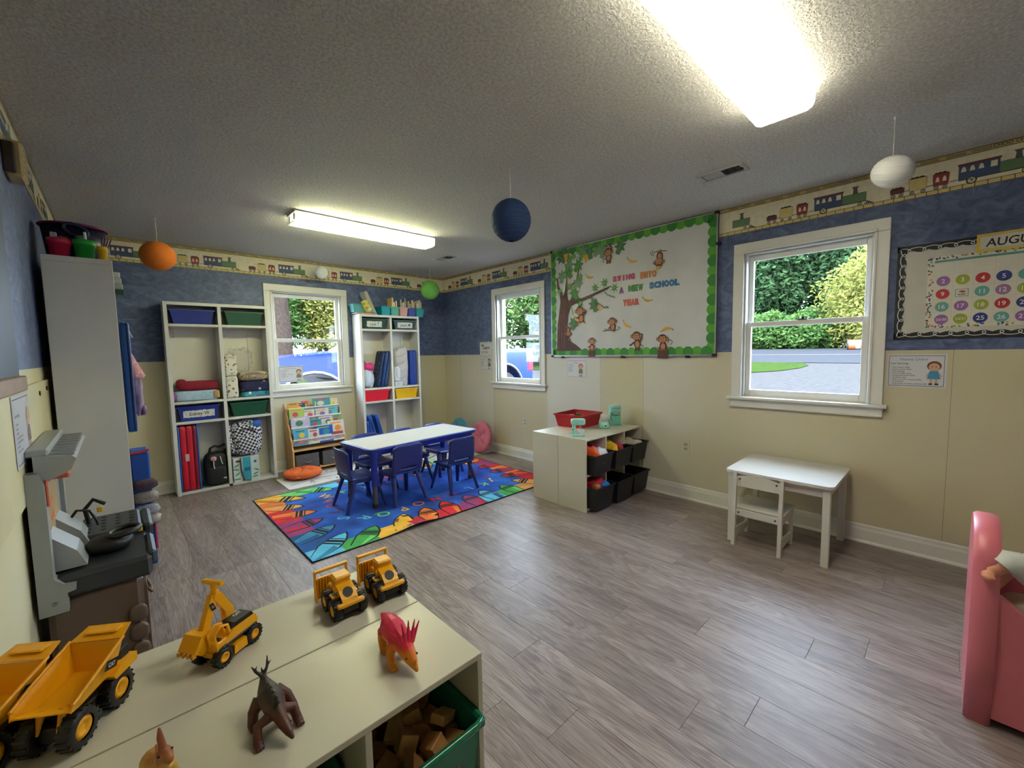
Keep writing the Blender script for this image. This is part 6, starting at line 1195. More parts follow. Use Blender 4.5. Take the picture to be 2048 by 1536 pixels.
b = MB(); b.prism([(-.055, 0), (.045, 0), (.045, .02), (.015, .03), (.015, .115), (.045, .13), (.042, .165), (.02, .19), (-.05, .185)], -.05, .05, MINT, RZ(-PI/2)); b.build('body', t); MB().blob((0, -.01, .178), (.046, .045, .02), mat('coffee lid', '#a5cfcb', .3), .5, .6, 18, 10).build('lid', t); MB().box(-.035, .035, -.05, -.02, .115, .14, MINTD, .006).build('spout_housing', t); MB().blob((0, -.035, .115), (.032, .016, .010), mat('coffee white', '#d0d4d0', .3), .7, .7, 14, 8).build('spout', t); MB().box(-.045, .045, -.052, -.046, .005, .09, MINTD, .003).build('front_panel', t)
# ================================================================== WHITE TABLE AND CHAIR
WP = mat('white painted wood', '#c6c4be', .35, .03, 6)
wt = thing('white_table', 'small white kids table against the right wall', 'table', (-.328, -4.552, 0), 0)
b = MB(); slab(b, rrect(.295, .302, .04), .487, .505, WP); b.build('table_top', wt)
for sx in (-1, 1):
    for sy in (-1, 1): MB().box(sx*.255-.019, sx*.255+.019, sy*.265-.019, sy*.265+.019, 0, .487, WP, .002).build('leg', wt)
for sy in (-1, 1): MB().box(-.236, .236, sy*.265-.009, sy*.265+.009, .425, .487, WP, .002).build('apron', wt)
for sx in (-1, 1): MB().box(sx*.255-.009, sx*.255+.009, -.246, .246, .425, .487, WP, .002).build('apron', wt)
wc = thing('white_chair', 'small white wooden chair tucked into the white table', 'chair', (-.50, -4.456, 0), PI/2)
for sx in (-1, 1):
    MB().prism([(.132, 0), (.157, 0), (.152, .25), (.132, .495), (.108, .495), (.120, .25)], sx*.136-.011, sx*.136+.011, WP, Matrix(((0, 1, 0, 0), (1, 0, 0, 0), (0, 0, 1, 0), (0, 0, 0, 1)))).build('back_post', wc)
    MB().box(sx*.136-.011, sx*.136+.011, -.135, -.110, 0, .25, WP, .002).build('front_leg', wc)
    MB().prism([(-.11, .045), (.126, .045), (.126, .105), (.07, .105), (-.06, .09), (-.11, .09)], sx*.136-.007, sx*.136+.007, WP, Matrix(((0, 1, 0, 0), (1, 0, 0, 0), (0, 0, 1, 0), (0, 0, 0, 1)))).build('side_stretcher', wc)
    MB().box(sx*.136-.007, sx*.136+.007, -.11, .122, .20, .245, WP, .002).build('side_rail', wc)
MB().box(-.15, .15, -.155, .125, .25, .265, WP, .003).build('seat', wc)
n = 12; P = [(-.125, .405)]+[(.125, .405)]+[(.125-.25*k/n, .470+.022*math.sin(PI*k/n)) for k in range(n+1)]; br_ = MB().prism(P, .112, .128, WP).build('back_rail', wc)
bl_ = MB().box(-.125, .125, .127, .140, .205, .25, WP, .002).build('rear_rail', wc)
for sx in (-1, 1): MB().cyl((sx*.108, .128, .455), (sx*.108, .130, .455), .006, .006, BLK, 10).build('bolt', br_); MB().cyl((sx*.108, .140, .228), (sx*.108, .1415, .228), .006, .006, BLK, 10).build('bolt', bl_)
MB().box(-.125, .125, -.13, -.115, .205, .25, WP, .002).build('front_rail', wc)
# ================================================================== TOY WORKBENCH (left wall)
WG = mat('workbench grey plastic', '#8f918f', .38, .04, 10); WBK = mat('workbench charcoal', '#2e3033', .4, .05, 12); WBR = mat('workbench brown', '#5a4638', .45, .06, 8); WOG = mat('orange trim', '#b8502c', .45)
wbk = thing('toy_workbench', 'grey black and brown plastic toy workbench against the left wall', 'workbench', (-3.885, -2.725, 0), LW)
# local: x along the wall (-.325 near the camera .. +.325), y 0 wall .. -.31 room
b = MB()
b.box(-.305, .305, -.285, -.015, 0, .44, WBR, .02); b.build('base_cabinet', wbk)
for x in (-.2, .0, .2): o = MB().box(x-.085, x+.085, -.297, -.283, .06, .40, WBR, .012).build('cabinet_door', wbk); MB().tube([(x-.05, -.297, .36), (x-.03, -.31, .33), (x+.03, -.31, .33), (x+.05, -.297, .36)], .006, WBR, 6).build('door_pull', o)
for z in (.13, .21, .29): MB().blob((-.31, -.262, z), (.012, .03, .035), WBR, .7, .7, 12, 8).build('corner_scallop', wbk)
b = MB(); b.box(-.33, .33, -.318, -.02, .44, .525, WBK, .014); b.build('worktop', wbk)
MB().box(-.30, -.05, -.335, -.30, .475, .535, WBK, .012).build('front_lip', wbk); MB().box(.02, .31, -.34, -.30, .50, .555, WBK, .012).build('vise_jaw', wbk)
pl = MB().box(.0, .31, -.30, -.09, .525, .56, WBK, .01).build('tool_tray', wbk)
for i in range(5):
    for j in range(4): MB().cyl((.06+.05*i, -.27+.05*j, .559), (.06+.05*i, -.27+.05*j, .5615), .010, .010, mat('tray hole', '#0b0b0c', .7), 10).build('peg_hole', pl)
# back wall of the bench: posts, panel, top shelf
for s_, x in ((-1, -.315), (1, .315)):
    b = MB(); b.prism([(0, .40), (-.075, .40), (-.075, .47), (-.098, .475), (-.10, .50), (-.07, .505), (-.045, .53), (-.045, .88), (-.03, .93), (0, .93)], x-.03, x+.03, WG, Matrix(((0, 1, 0, 0), (1, 0, 0, 0), (0, 0, 1, 0), (0, 0, 0, 1)))); o = b.build('upright_post', wbk)
    MB().box(x-.008, x+.008, -.052, -.044, .80, .90, WOG, .003).build('orange_inset', o); MB().cyl((x+s_*.031, -.04, .44), (x+s_*.028, -.04, .44), .008, .008, mat('screw steel', '#8a8a8a', .3, metal=1), 10).build('screw', o)
MB().box(-.29, .29, -.03, -.008, .52, .90, WG, .006).build('back_panel', wbk)
o = MB().box(-.27, .12, -.036, -.03, .58, .86, mat('tan card panel', '#a98d62', .6)).build('card_panel', wbk); b = MB(); b.text('CC', .12, -.16, .70, -.0365, mat('orange lettering', '#c04a22', .5), 'L', .02, None, .7); b.build('card_lettering', o)
b = MB(); b.prism([(-.02, .90), (-.05, .89), (-.115, .925), (-.13, .965), (-.12, .975), (-.06, .985), (-.02, .99)], -.31, .31, WG, Matrix(((0, 1, 0, 0), (1, 0, 0, 0), (0, 0, 1, 0), (0, 0, 0, 1)))); sh = b.build('top_shelf', wbk)
for k in range(8): MB().box(-.28+.075*k, -.27+.075*k, -.125, -.035, .975, .992, WG, .003).build('shelf_rib', sh)
MB().box(-.31, .31, -.06, -.0, .985, 1.01, WG, .006).build('back_crest', wbk); MB().box(-.2, .2, -.1, -.04, .875, .892, WOG, .004).build('orange_strip', wbk)
for x in (-.2, .05): b = MB(); b.prism([(-.03, .535), (-.13, .535), (-.105, .60), (-.03, .68)], x-.075, x+.075, WG, Matrix(((0, 1, 0, 0), (1, 0, 0, 0), (0, 0, 1, 0), (0, 0, 0, 1)))); b.build('side_pocket', wbk)
MB().tube([(.1, -.05, .60), (.1, -.09, .66), (.1, -.13, .65), (.1, -.15, .60), (.1, -.155, .575)], .006, BLK, 8).build('toy_hose', wbk)
t = thing('toy_helmet', 'black round toy tool lying on the workbench top', 'toy', (-3.69, -2.86, .526), 0)
MB().blob((0, 0, .03), (.075, .07, .035), BLK, .8, .9, 22, 12).build('case', t); MB().tube([(.045+.05*math.cos(a), .0+.055*math.sin(a), .068+.006*math.cos(a)) for a in [2*PI*k/26 for k in range(26)]], .011, BLK, 8, closed=True).build('ring', t); MB().box(.085, .105, -.008, .008, .05, .066, mat('yellow tab', '#c9a020', .5), .002).build('tab', t)
t = thing('toy_saw', 'toy saw with a yellow button at the back of the workbench', 'toy', (-3.765, -2.52, .562), 0); MB().tube([(0, 0, .0), (-.01, 0, .07), (.02, 0, .11), (.06, 0, .08)], .009, BLK, 8).build('handle', t); MB().box(.03, .05, -.01, .01, .045, .07, mat('yellow tab', '#c9a020'), .003).build('button', t)
# ================================================================== DOLL CRIB (right edge)
PK = mat('pink roto plastic', '#d0717f', .38, .05, 5); PKL = mat('pink roto light', '#dba0b0', .35, .04, 5)
cr = thing('doll_crib', 'pink plastic doll crib at the right edge of the photo', 'doll crib', (-1.30, -5.75, 0), 0)
def endboard(y0, y1):
    n = 28
    P = [(-.20, 0), (.20, 0), (.215, .25), (.205, .48)]
    for k in range(n+1): a = PI*k/n; P.append((.19*math.cos(a), .56+.135*math.sin(a)**.8 if math.sin(a) > 0 else .56))
    P += [(-.205, .48), (-.215, .25)]
    b = MB(); c = .012; Q = [(x*.955, z*.985+.003) for x, z in P]; n2 = len(P)
    vs = [(x, y0, z) for x, z in Q]+[(x, y0+c, z) for x, z in P]+[(x, y1-c, z) for x, z in P]+[(x, y1, z) for x, z in Q]
    b.add(vs, [(r*n2+i, (r+1)*n2+i, (r+1)*n2+(i+1) % n2, r*n2+(i+1) % n2) for r in range(3) for i in range(n2)], PK, None, True)
    return b.add(vs, [tuple(range(n2)), tuple(range(4*n2-1, 3*n2-1, -1))], PK)
endboard(.305, .370).build('end_board', cr); endboard(-.37, -.305).build('end_board', cr)
def sidewall(x0, x1):
    P = [(-.305, .03), (.305, .03), (.305, .47)]; n = 16
    for k in range(n+1): t = k/n; P.append((.295-.59*t, .415-.02*math.sin(PI*t)+.05*(abs(2*t-1)**6)))
    P.append((-.305, .47)); b = MB(); b.prism(P, x0, x1, PK, Matrix(((0, 1, 0, 0), (1, 0, 0, 0), (0, 0, 1, 0), (0, 0, 0, 1)))); return b
sidewall(-.19, -.155).build('side_panel', cr); sidewall(.155, .19).build('side_panel', cr); MB().box(-.155, .155, -.305, .305, .26, .29, PK).build('mattress_base', cr)
MB().blob((0, 0, .33), (.15, .29, .04), mat('cream bedding', '#cfc4ae', .9, .06, 12), .3, .3, 24, 12).build('mattress', cr); MB().blob((-.075, .19, .395), (.078, .11, .055), mat('cream bedding', '#cfc4ae'), .6, .6, 18, 12, None, .1, 8, 3).build('pillow', cr)
# doll: one continuous body, clothes as children
SKN = mat('doll vinyl skin', '#c98a6e', .45, .05, 12)
def doll(label, loc, rz):
    t = thing('baby_doll', label, 'doll', loc, rz)
    b = MB(); J = [(0, 0, .0), (.0, -.11, .02), (0, -.17, .03)]
    b.blob((0, -.02, .02), (.055, .09, .045), SKN, .9, .9, 20, 14); b.blob((0, -.17, .045), (.055, .055, .055), SKN, 1, 1, 20, 14); b.cyl((0, -.10, .03), (0, -.13, .035), .025, .025, SKN, 12)
    for sx, foot, knee in ((-1, (-.065, .165, .025), (-.045, .10, .075)), (1, (-.005, .150, -.055), (.03, .10, .03))):
        b.tube([(sx*.03, .05, .02), (sx*.035, .075, .035), knee, ((knee[0]+foot[0])/2, (knee[1]+foot[1])/2, (knee[2]+foot[2])/2+.005), foot], [.034, .034, .029, .026, .02], SKN, 12); b.blob((foot[0]-.018, foot[1]+.006, foot[2]-.008), (.032, .016, .014), SKN, .9, .9, 14, 10)
        for k in range(5): b.blob((foot[0]-.046+.002*k, foot[1]-.006+.006*k, foot[2]-.006), (.006, .0045, .006), SKN, 1, 1, 8, 6)
        b.tube([(sx*.05, -.08, .03), (sx*.085, -.03, .03), (sx*.09, .03, .045)], [.022, .019, .013], SKN, 10); b.blob((sx*.09, .045, .047), (.014, .018, .01), SKN, 1, 1, 10, 8)
        for k in range(4): b.cyl((sx*.09-.009+.006*k, .055, .047), (sx*.09-.009+.006*k, .075-.003*abs(k-1), .043), .0035, .003, SKN, 6)
        b.cyl((sx*.09-sx*.012, .045, .05), (sx*.09-sx*.02, .058, .054), .004, .003, SKN, 6)
    o = b.build('body', t); md = o.modifiers.new('fuse', 'REMESH'); md.mode = 'VOXEL'; md.voxel_size = .0042; md.use_smooth_shade = True
    b = MB(); b.blob((0, -.01, .022), (.064, .10, .054), mat('doll white romper', '#c4c8c6', .9, .04, 30, .2, 60), .8, .8, 20, 14); b.tube([(-.03, .05, .02), (-.042, .095, .062), (-.052, .125, .066), (-.057, .138, .052)], [.044, .043, .040, .034], mat('doll white romper', '#c4c8c6'), 14); b.tube([(.03, .05, .02), (.034, .08, .03)], [.042, .038], mat('doll white romper', '#c4c8c6'), 14); b.build('romper', t)
    b = MB()
    for sx in (-1, 1): b.disc(sx*.02, .0, .006, .008, 0, BLK, 10, 0, T(0, -.17, .1015) @ RX(-PI/2))
    b.build('eyes', t); MB().blob((0, -.165, .102), (.006, .007, .006), SKN, 1, 1, 8, 6).build('nose', t); MB().blob((0, -.15, .097), (.012, .004, .004), mat('doll lips', '#a8504e', .5), 1, 1, 10, 6).build('mouth', t); MB().blob((0, -.185, .04), (.058, .05, .055), mat('doll hair', '#5a3a28', .8), 1, 1, 16, 10).build('hair', t); return t
doll('baby doll in white romper lying in the pink crib, bare feet towards the end board', (-1.395, -5.575, .525), .12)
# ================================================================== FOREGROUND TOYS
YL = mat('toy yellow plastic', '#f0aa0e', .35, .04, 20); YD = mat('toy yellow deep', '#cf8f12', .4, .04, 20); TK = mat('toy black plastic', '#131314', .45, .05, 20); DEC = mat('decal black', '#0c0c0d', .5); DW = mat('decal white', '#dcdcdc', .4)
ZT2 = .6075
YZ = Matrix(((0, 1, 0, 0), (1, 0, 0, 0), (0, 0, 1, 0), (0, 0, 0, 1)))
def tyre(t, x, y, r, w, hub=.48):
    s_ = 1 if x > 0 else -1; b = MB(); prof = [(r*.6, -w/2), (r*.9, -w/2), (r, -w*.32), (r, w*.32), (r*.9, w/2), (r*.6, w/2)]; M = T(x, y, r) @ RY(PI/2); b.lathe(prof, TK, 24, M)
    n = 16
    for k in range(n): a = 2*PI*k/n; b.cb((r*.99*math.cos(a), r*.99*math.sin(a), 0), (r*.09, r*.12, w*.95), TK, 0, M @ T(r*.99*math.cos(a), r*.99*math.sin(a), 0) @ RZ(a) @ T(-r*.99*math.cos(a), -r*.99*math.sin(a), 0))
    o = b.build('wheel', t); h = MB(); h.lathe([(.0005, s_*w*.30), (r*hub*.55, s_*w*.30), (r*hub*.6, s_*w*.42), (r*hub, s_*w*.46), (r*hub*1.05, s_*w*.3), (r*.62, s_*w*.3)], YL, 20, M); h.lathe([(.0005, 0), (r*.62, 0)], TK, 20, M); h.build('hub', o)
def decal(b, txt, M, w=.012, h=.009):
    b.flat([(-w/2, -h/2), (w*.38, -h/2), (w/2, h/2), (-w*.38, h/2)], 0, DEC, M); b.text(txt, h*.62, 0, -h*.22, -.0003, DW, 'C', .02, M, .8)
def loader(x, y, rz, label):
    t = thing('toy_loader', label, 'toy loader', (x, y, ZT2), rz, 'yellow toy loaders')
    for sx in (-1, 1): tyre(t, sx*.035, -.027, .0275, .022, .52); tyre(t, sx*.035, .036, .0275, .022, .52)
    MB().box(-.024, .024, -.055, .058, .018, .04, TK, .003).build('chassis', t)
    b = MB(); b.prism([(-.006, .038), (.055, .038), (.060, .046), (.052, .056), (.030, .072), (.002, .080), (-.006, .07)], -.022, .022, YL, YZ); hd = b.build('engine_hood', t)
    MB().box(-.038, .038, .050, .063, .036, .050, YL, .004).build('rear_bumper', t)
    for sx in (-1, 1): MB().box(sx*.026-.010, sx*.026+.010, -.012, .020, .046, .053, YL, .002).build('fender', t); MB().box(sx*.026-.006, sx*.026+.006, -.006, .008, .0525, .0545, DEC, .001).build('step_tread', t)
    b = MB(); n = 12
    P = [(.014*math.cos(2*PI*k/n), .013*math.sin(2*PI*k/n)) for k in range(n)]; b.add([(px, .0375+py, .0682-py*.62) for px, py in P], [tuple(range(n))], DEC); b.build('hood_decal', hd)
    b = MB()
    for sx in (-1, 1): M = T(sx*.0226, .036, .052) @ RZ(sx*PI/2); decal(b, 'CAT', M, .018, .015); b.flat([(-.005, -.008), (.005, -.008), (.005, .009), (-.002, .009)], 0, DEC, T(sx*.0226, .014, .057) @ RZ(sx*PI/2))
    b.build('side_decal', hd)
    for sx in (-1, 1):
        for yy in (-.030, -.004): MB().box(sx*.018-.003, sx*.018+.003, yy-.003, yy+.003, .045, .090, YL, .001).build('cab_pillar', t)
    MB().box(-.023, .023, -.035, .006, .086, .100, YL, .004).build('cab_roof', t); MB().box(-.021, .021, -.034, .0, .04, .058, YL, .003).build('cab_floor', t); MB().box(-.021, .021, -.006, .004, .055, .088, YL, .003).build('cab_rear', t)
    bl = MB(); bl.box(-.049, .049, -.101, -.095, .002, .066, YL, .001); bl.box(-.049, .049, -.104, -.093, .081, .090, YL, .002)
    for sx in (-1, 1): bl.box(sx*.046-.003, sx*.046+.003, -.103, -.094, .064, .083, YL, .001); bl.prism([(-.103, .0), (-.078, .0), (-.086, .03), (-.093, .066), (-.103, .07)], sx*.0475-.0015, sx*.0475+.0015, YL, YZ)
    blo = bl.build('blade', t)
    for k in range(11): MB().box(-.042+.0084*k-.0015, -.042+.0084*k+.0015, -.0955, -.090, .004, .064, YD, .0007).build('blade_rib', blo)
    for sx in (-1, 1): MB().tube([(sx*.014, -.03, .05), (sx*.016, -.062, .056), (sx*.016, -.093, .026)], .0045, YL, 8).build('lift_arm', t)
    return t
loader(-3.192, -4.126, PI-.02, 'left one of two yellow toy loaders on the foreground shelf'); loader(-3.066, -4.128, PI-.06, 'right one of two yellow toy loaders on the foreground shelf')
def excavator():
    t = thing('toy_excavator', 'yellow toy excavator with raised arm on the foreground shelf', 'toy excavator', (-3.468, -4.098, ZT2), -.985)
    for sx in (-1, 1): tyre(t, sx*.029, -.040, .0225, .019, .5); tyre(t, sx*.029, .046, .0225, .019, .5)
    MB().box(-.020, .020, -.05, .055, .018, .036, YL, .003).build('chassis', t)
    for sx in (-1, 1): b = MB(); b.prism([(-.014, .010), (.024, .010), (.022, .032), (-.012, .032)], sx*.031-.005, sx*.031+.005, YL, YZ); b.build('side_step', t)
    b = MB(); b.prism([(-.052, .040), (.060, .040), (.064, .050), (.058, .068), (-.008, .070), (-.026, .058), (-.052, .054)], -.030, .030, YL, YZ); up = b.build('upper_body', t)
    MB().box(-.032, .032, -.050, .062, .038, .049, TK, .004).build('skirt', t)
    b = MB(); b.prism([(-.010, .0695), (.056, .0675), (.050, .079), (.0, .081)], -.010, .026, DEC, YZ); eh = b.build('engine_cover', t); MB().text('CAT', .012, 0, .0, 0, DW, 'C', .02, T(.005, .03, .0808) @ RZ(PI/2) @ RX(-PI/2), .9).build('brand_lettering', eh)
    b = MB(); decal(b, 'CAT', T(-.0325, -.036, .0445) @ RZ(-PI/2), .014, .009); decal(b, 'CAT', T(.0325, -.036, .0445) @ RZ(PI/2), .014, .009); b.build('skirt_decal', up)
    b = MB()
    for x in (.008, .026): b.tube([(x, -.050, .052), (x, -.055, .082), (x, -.038, .096), (x, -.020, .088), (x, -.014, .060)], .0035, YL, 8)
    b.box(.006, .028, -.05, -.02, .052, .060, YL, .002); b.build('cab_frame', t); MB().box(.010, .024, -.042, -.034, .060, .064, DEC, .001).build('cab_seat', t)
    b = MB(); b.prism([(.016, .060), (.034, .066), (.034, .098), (.006, .150), (-.010, .158), (-.016, .146), (.012, .098)], -.030, -.012, YL, YZ); b.build('boom', t)
    b = MB(); b.prism([(.002, .160), (-.020, .154), (-.058, .060), (-.040, .056)], -.028, -.014, YL, YZ); st = b.build('dipper_arm', t); b = MB(); decal(b, 'CAT', T(-.0125, -.020, .128) @ RZ(PI/2) @ RY(1.2), .024, .010); b.build('arm_decal', st)
    MB().cyl((-.021, .022, .075), (-.021, .0, .142), .006, .005, YD, 10).build('ram', t); b = MB().cyl((-.048, -.008, .182), (.006, -.008, .182), .006, .006, YL, 12); b.cyl((-.021, -.008, .152), (-.021, -.008, .182), .007, .007, YL, 12); b.build('carry_handle', t)
    b = MB(); b.prism([(-.040, .084), (-.066, .086), (-.084, .056), (-.068, .040), (-.044, .052)], -.046, .004, YL, YZ); bk = b.build('bucket', t)
    for k in range(4): MB().box(-.043+.0135*k, -.037+.0135*k, -.090, -.080, .046, .056, YD, .001).build('bucket_tooth', bk)
excavator()
def sheet(b, P, m=YL, th=.0025):
    P = [Vector(p) for p in P]; nn = (P[1]-P[0]).cross(P[2]-P[0]).normalized()*th; n = len(P); b.add([p for p in P]+[p+nn for p in P], [tuple(range(n))[::-1], tuple(range(n, 2*n))]+[(i, (i+1) % n, (i+1) % n+n, i+n) for i in range(n)], m)
def dump(x, y, rz, label):
    t = thing('toy_dump_truck', label, 'toy dump truck', (x, y, ZT2), rz, 'yellow toy dump trucks')
    for sx in (-1, 1): tyre(t, sx*.033, -.050, .0355, .022, .5); tyre(t, sx*.033, .046, .0355, .024, .5)
    MB().box(-.022, .022, -.080, .060, .022, .050, TK, .003).build('chassis', t); b = MB(); b.box(-.036, .036, -.098, -.060, .056, .072, YL, .004); b.box(-.034, -.002, -.092, -.064, .072, .108, TK, .003); b.build('cab', t)
    for sx in (-1, 1): b = MB(); b.prism([(-.095, .066), (-.034, .066), (-.028, .076), (-.05, .088), (-.095, .084)], sx*.034-.012, sx*.034+.012, YL, YZ); b.build('fender', t)
    for sx in (-1, 1): MB().tube([(sx*.018, .050, .082), (sx*.016, .066, .045)], [.008, .002], YD, 8).build('hinge', t)
    # open bed: floor rises to the rear lip, flared sides, canopy over the cab
    b = MB(); sheet(b, [(-.034, -.046, .082), (.034, -.046, .082), (.036, .040, .076), (-.036, .040, .076)]); sheet(b, [(-.036, .040, .076), (.036, .040, .076), (.047, .074, .088), (-.047, .074, .088)]); b.build('bed_floor', t)
    for sx in (-1, 1):
        b = MB(); sheet(b, [(sx*.034, -.050, .080), (sx*.036, .040, .074), (sx*.047, .074, .086), (sx*.049, .070, .100), (sx*.050, .02, .118), (sx*.048, -.058, .142), (sx*.042, -.06, .13)]); sd = b.build('bed_side', t)
        MB().tube([(sx*.049, .071, .100), (sx*.0505, .02, .119), (sx*.0485, -.058, .143)], .0032, YL, 6).build('side_rim', sd)
        b = MB(); decal(b, 'CAT', T(sx*.0505, -.020, .110) @ RZ(sx*PI/2) @ RY(-sx*.3), .036, .018); b.build('brand_decal', sd)
    b = MB(); sheet(b, [(-.034, -.046, .080), (-.046, -.058, .138), (.046, -.058, .138), (.034, -.046, .080)]); b.build('bed_front', t)
    b = MB(); sheet(b, [(-.048, -.056, .140), (-.040, -.095, .150), (.040, -.095, .150), (.048, -.056, .140)]); b.box(-.03, .03, -.088, -.066, .148, .153, YL, .002); b.build('canopy', t); return t
dump(-3.722, -4.138, 2.55, 'near yellow toy dump truck on the foreground shelf'); dump(-3.832, -4.112, 2.5, 'yellow toy dump truck cut by the left edge of the photo')
# ---------------------------------------------------------------- dinosaurs, each one continuous fused body
def grad_mat(name, stops, z0, z1, rough=.45):
    m, nt, N, L, b = nodes(name, rough); tc = N.new('ShaderNodeTexCoord'); s_ = N.new('ShaderNodeSeparateXYZ'); L.new(tc.outputs['Object'], s_.inputs[0]); n = N.new('ShaderNodeTexNoise'); n.inputs['Scale'].default_value = 90; L.new(tc.outputs['Object'], n.inputs['Vector'])
    r0 = N.new('ShaderNodeMapRange'); r0.inputs[1].default_value = z0; r0.inputs[2].default_value = z1; L.new(s_.outputs[2], r0.inputs[0]); a = N.new('ShaderNodeMath'); a.operation = 'MULTIPLY_ADD'; L.new(n.outputs[0], a.inputs[0]); a.inputs[1].default_value = .3; L.new(r0.outputs[0], a.inputs[2])
    su = N.new('ShaderNodeMath'); su.operation = 'SUBTRACT'; su.inputs[1].default_value = .15; L.new(a.outputs[0], su.inputs[0]); r = ramp(N, [(p, lin(c)) for p, c in stops]); L.new(su.outputs[0], r.inputs[0]); L.new(r.outputs[0], b.inputs['Base Color'])
    bp = N.new('ShaderNodeBump'); bp.inputs['Strength'].default_value = .3; bp.inputs['Distance'].default_value = .001; L.new(n.outputs[0], bp.inputs['Height']); L.new(bp.outputs[0], b.inputs['Normal']); return m
def dino(name, label, loc, rz, m, spine, legs, extras, vox=.0016, eyes=None, group=None):
    t = thing(name, label, 'toy dinosaur', loc, rz, group); b = MB()
    b.tube([p[:3] for p in spine], [p[3] for p in spine], m, 14)
    for p in (spine[0], spine[-1]): b.blob(p[:3], (p[3],)*3, m, 1, 1, 12, 8)
    for lg in legs:
        b.tube([p[:3] for p in lg], [p[3] for p in lg], m, 10); f = lg[-1]; b.blob((f[0], f[1]-.004, .005), (.0085, .0105, .005), m, .8, .8, 12, 8)
        for k in (-1, 0, 1): b.blob((f[0]+.005*k, f[1]-.013, .0035), (.0028, .005, .0035), m, 1, 1, 8, 6)
    for ex in extras: b.tube([p[:3] for p in ex], [p[3] for p in ex], m, 8)
    o = b.build('body', t); md = o.modifiers.new('fuse', 'REMESH'); md.mode = 'VOXEL'; md.voxel_size = vox; md.use_smooth_shade = True
    for p in (eyes or []): MB().blob(p, (.0022,)*3, BLK, 1, 1, 8, 6).build('eye', t)
    return t
RDN = grad_mat('dino red to orange', [(0, '#d98a10'), (.45, '#e0801c'), (.68, '#d8283a'), (1, '#d01c4c')], .012, .062)
sp = [(-.004, .062, .052, .004), (0, .048, .050, .012), (0, .03, .046, .021), (0, .008, .045, .024), (0, -.016, .044, .021), (0, -.034, .040, .016), (.004, -.048, .036, .016), (.006, -.062, .026, .013), (.008, -.076, .017, .0075), (.009, -.084, .012, .004)]
lg = [[(-.014, .024, .040, .014), (-.017, .028, .022, .0095), (-.017, .024, .004, .008)], [(.014, .024, .040, .014), (.017, .028, .022, .0095), (.017, .026, .004, .008)], [(-.013, -.022, .036, .011), (-.021, -.028, .022, .0085), (-.020, -.034, .004, .0075)], [(.013, -.018, .036, .011), (.020, -.022, .022, .0085), (.019, -.024, .004, .0075)]]
ex = []
for k in range(6): a = -1.15+2.3*k/5; ex.append([(.005+.012*math.sin(a), -.050, .042+.008*math.cos(a), .0045), (.006+.022*math.sin(a), -.045, .058+.010*math.cos(a), .0032), (.006+.033*math.sin(a), -.040, .070+.016*math.cos(a), .0012)])
ex.append([(.008, -.078, .02, .004), (.009, -.084, .032, .0012)])
dino('toy_dinosaur', 'red and orange spiky-frilled toy dinosaur on the foreground shelf', (-3.172, -4.395, ZT2), -.12, RDN, sp, lg, ex, eyes=[(-.004, -.068, .030), (.018, -.066, .030)], group='toy dinosaurs').scale = (1.2,)*3
BDN = grad_mat('dino brown', [(0, '#4a2016'), (.6, '#5a2e20'), (.85, '#3a2a24'), (1, '#2a2422')], .01, .06)
sp = [(0, .058, .066, .0045), (0, .050, .058, .009), (0, .036, .048, .017), (0, .016, .044, .022), (0, -.008, .042, .021), (0, -.028, .038, .016), (.001, -.044, .034, .0115), (.003, -.058, .028, .0105), (.006, -.074, .020, .0075), (.008, -.084, .015, .004)]
lg = [[(-.014, .026, .038, .015), (-.030, .018, .024, .0105), (-.034, .012, .004, .009)], [(.014, .026, .038, .016), (.032, .018, .024, .0105), (.038, .002, .004, .0095)], [(-.010, -.024, .032, .011), (-.034, -.024, .024, .009), (-.038, -.040, .004, .009)], [(.010, -.024, .032, .011), (.030, -.024, .024, .009), (.033, -.040, .004, .009)]]
ex = [[(0, .054, .062, .004), (-.012, .060, .078, .003), (-.018, .064, .090, .0012)], [(0, .054, .062, .004), (.010, .060, .078, .003), (.012, .064, .098, .0012)], [(.010, .060, .078, .002), (.018, .060, .088, .001)], [(0, .054, .062, .004), (0, .064, .080, .001)], [(-.012, .060, .078, .002), (-.008, .062, .088, .001)]]
for k in range(6): y = .036-.014*k; ex.append([(0, y, .058, .006), (.0, y-.003, .071-.002*abs(k-2), .0016)])
dino('toy_dinosaur', 'dark brown crawling toy dinosaur with spiny back on the foreground shelf', (-3.440, -4.395, ZT2), .05, BDN, sp, lg, ex, eyes=[(-.006, -.064, .030), (.013, -.064, .030)], group='toy dinosaurs')
YDN = grad_mat('dino ochre', [(0, '#8a9a4a'), (.5, '#c9a24a'), (.8, '#b0703a'), (1, '#8a4a30')], .01, .09)
sp = [(0, .055, .012, .005), (0, .035, .030, .013), (0, .012, .045, .020), (0, -.010, .052, .020), (0, -.026, .066, .012), (0, -.034, .080, .012), (0, -.050, .078, .007)]
lg = [[(-.014, .016, .036, .013), (-.018, .006, .020, .008), (-.018, .014, .004, .008)], [(.014, .016, .036, .013), (.018, .006, .020, .008), (.018, .014, .004, .008)], [(-.011, -.020, .044, .009), (-.016, -.026, .022, .007), (-.016, -.030, .004, .0075)], [(.011, -.020, .044, .009), (.016, -.026, .022, .007), (.016, -.030, .004, .0075)]]
ex = [[(0, -.03, .088, .006), (0, -.022, .104, .005), (.001, -.018, .118, .002)], [(0, -.024, .080, .005), (0, -.012, .094, .0015)], [(0, -.014, .070, .005), (0, -.002, .082, .0015)]]
dino('toy_dinosaur', 'ochre toy dinosaur with head crest at the bottom edge of the photo', (-3.617, -4.405, ZT2), .3, YDN, sp, lg, ex, eyes=[(-.009, -.038, .084), (.009, -.038, .084)], group='toy dinosaurs')
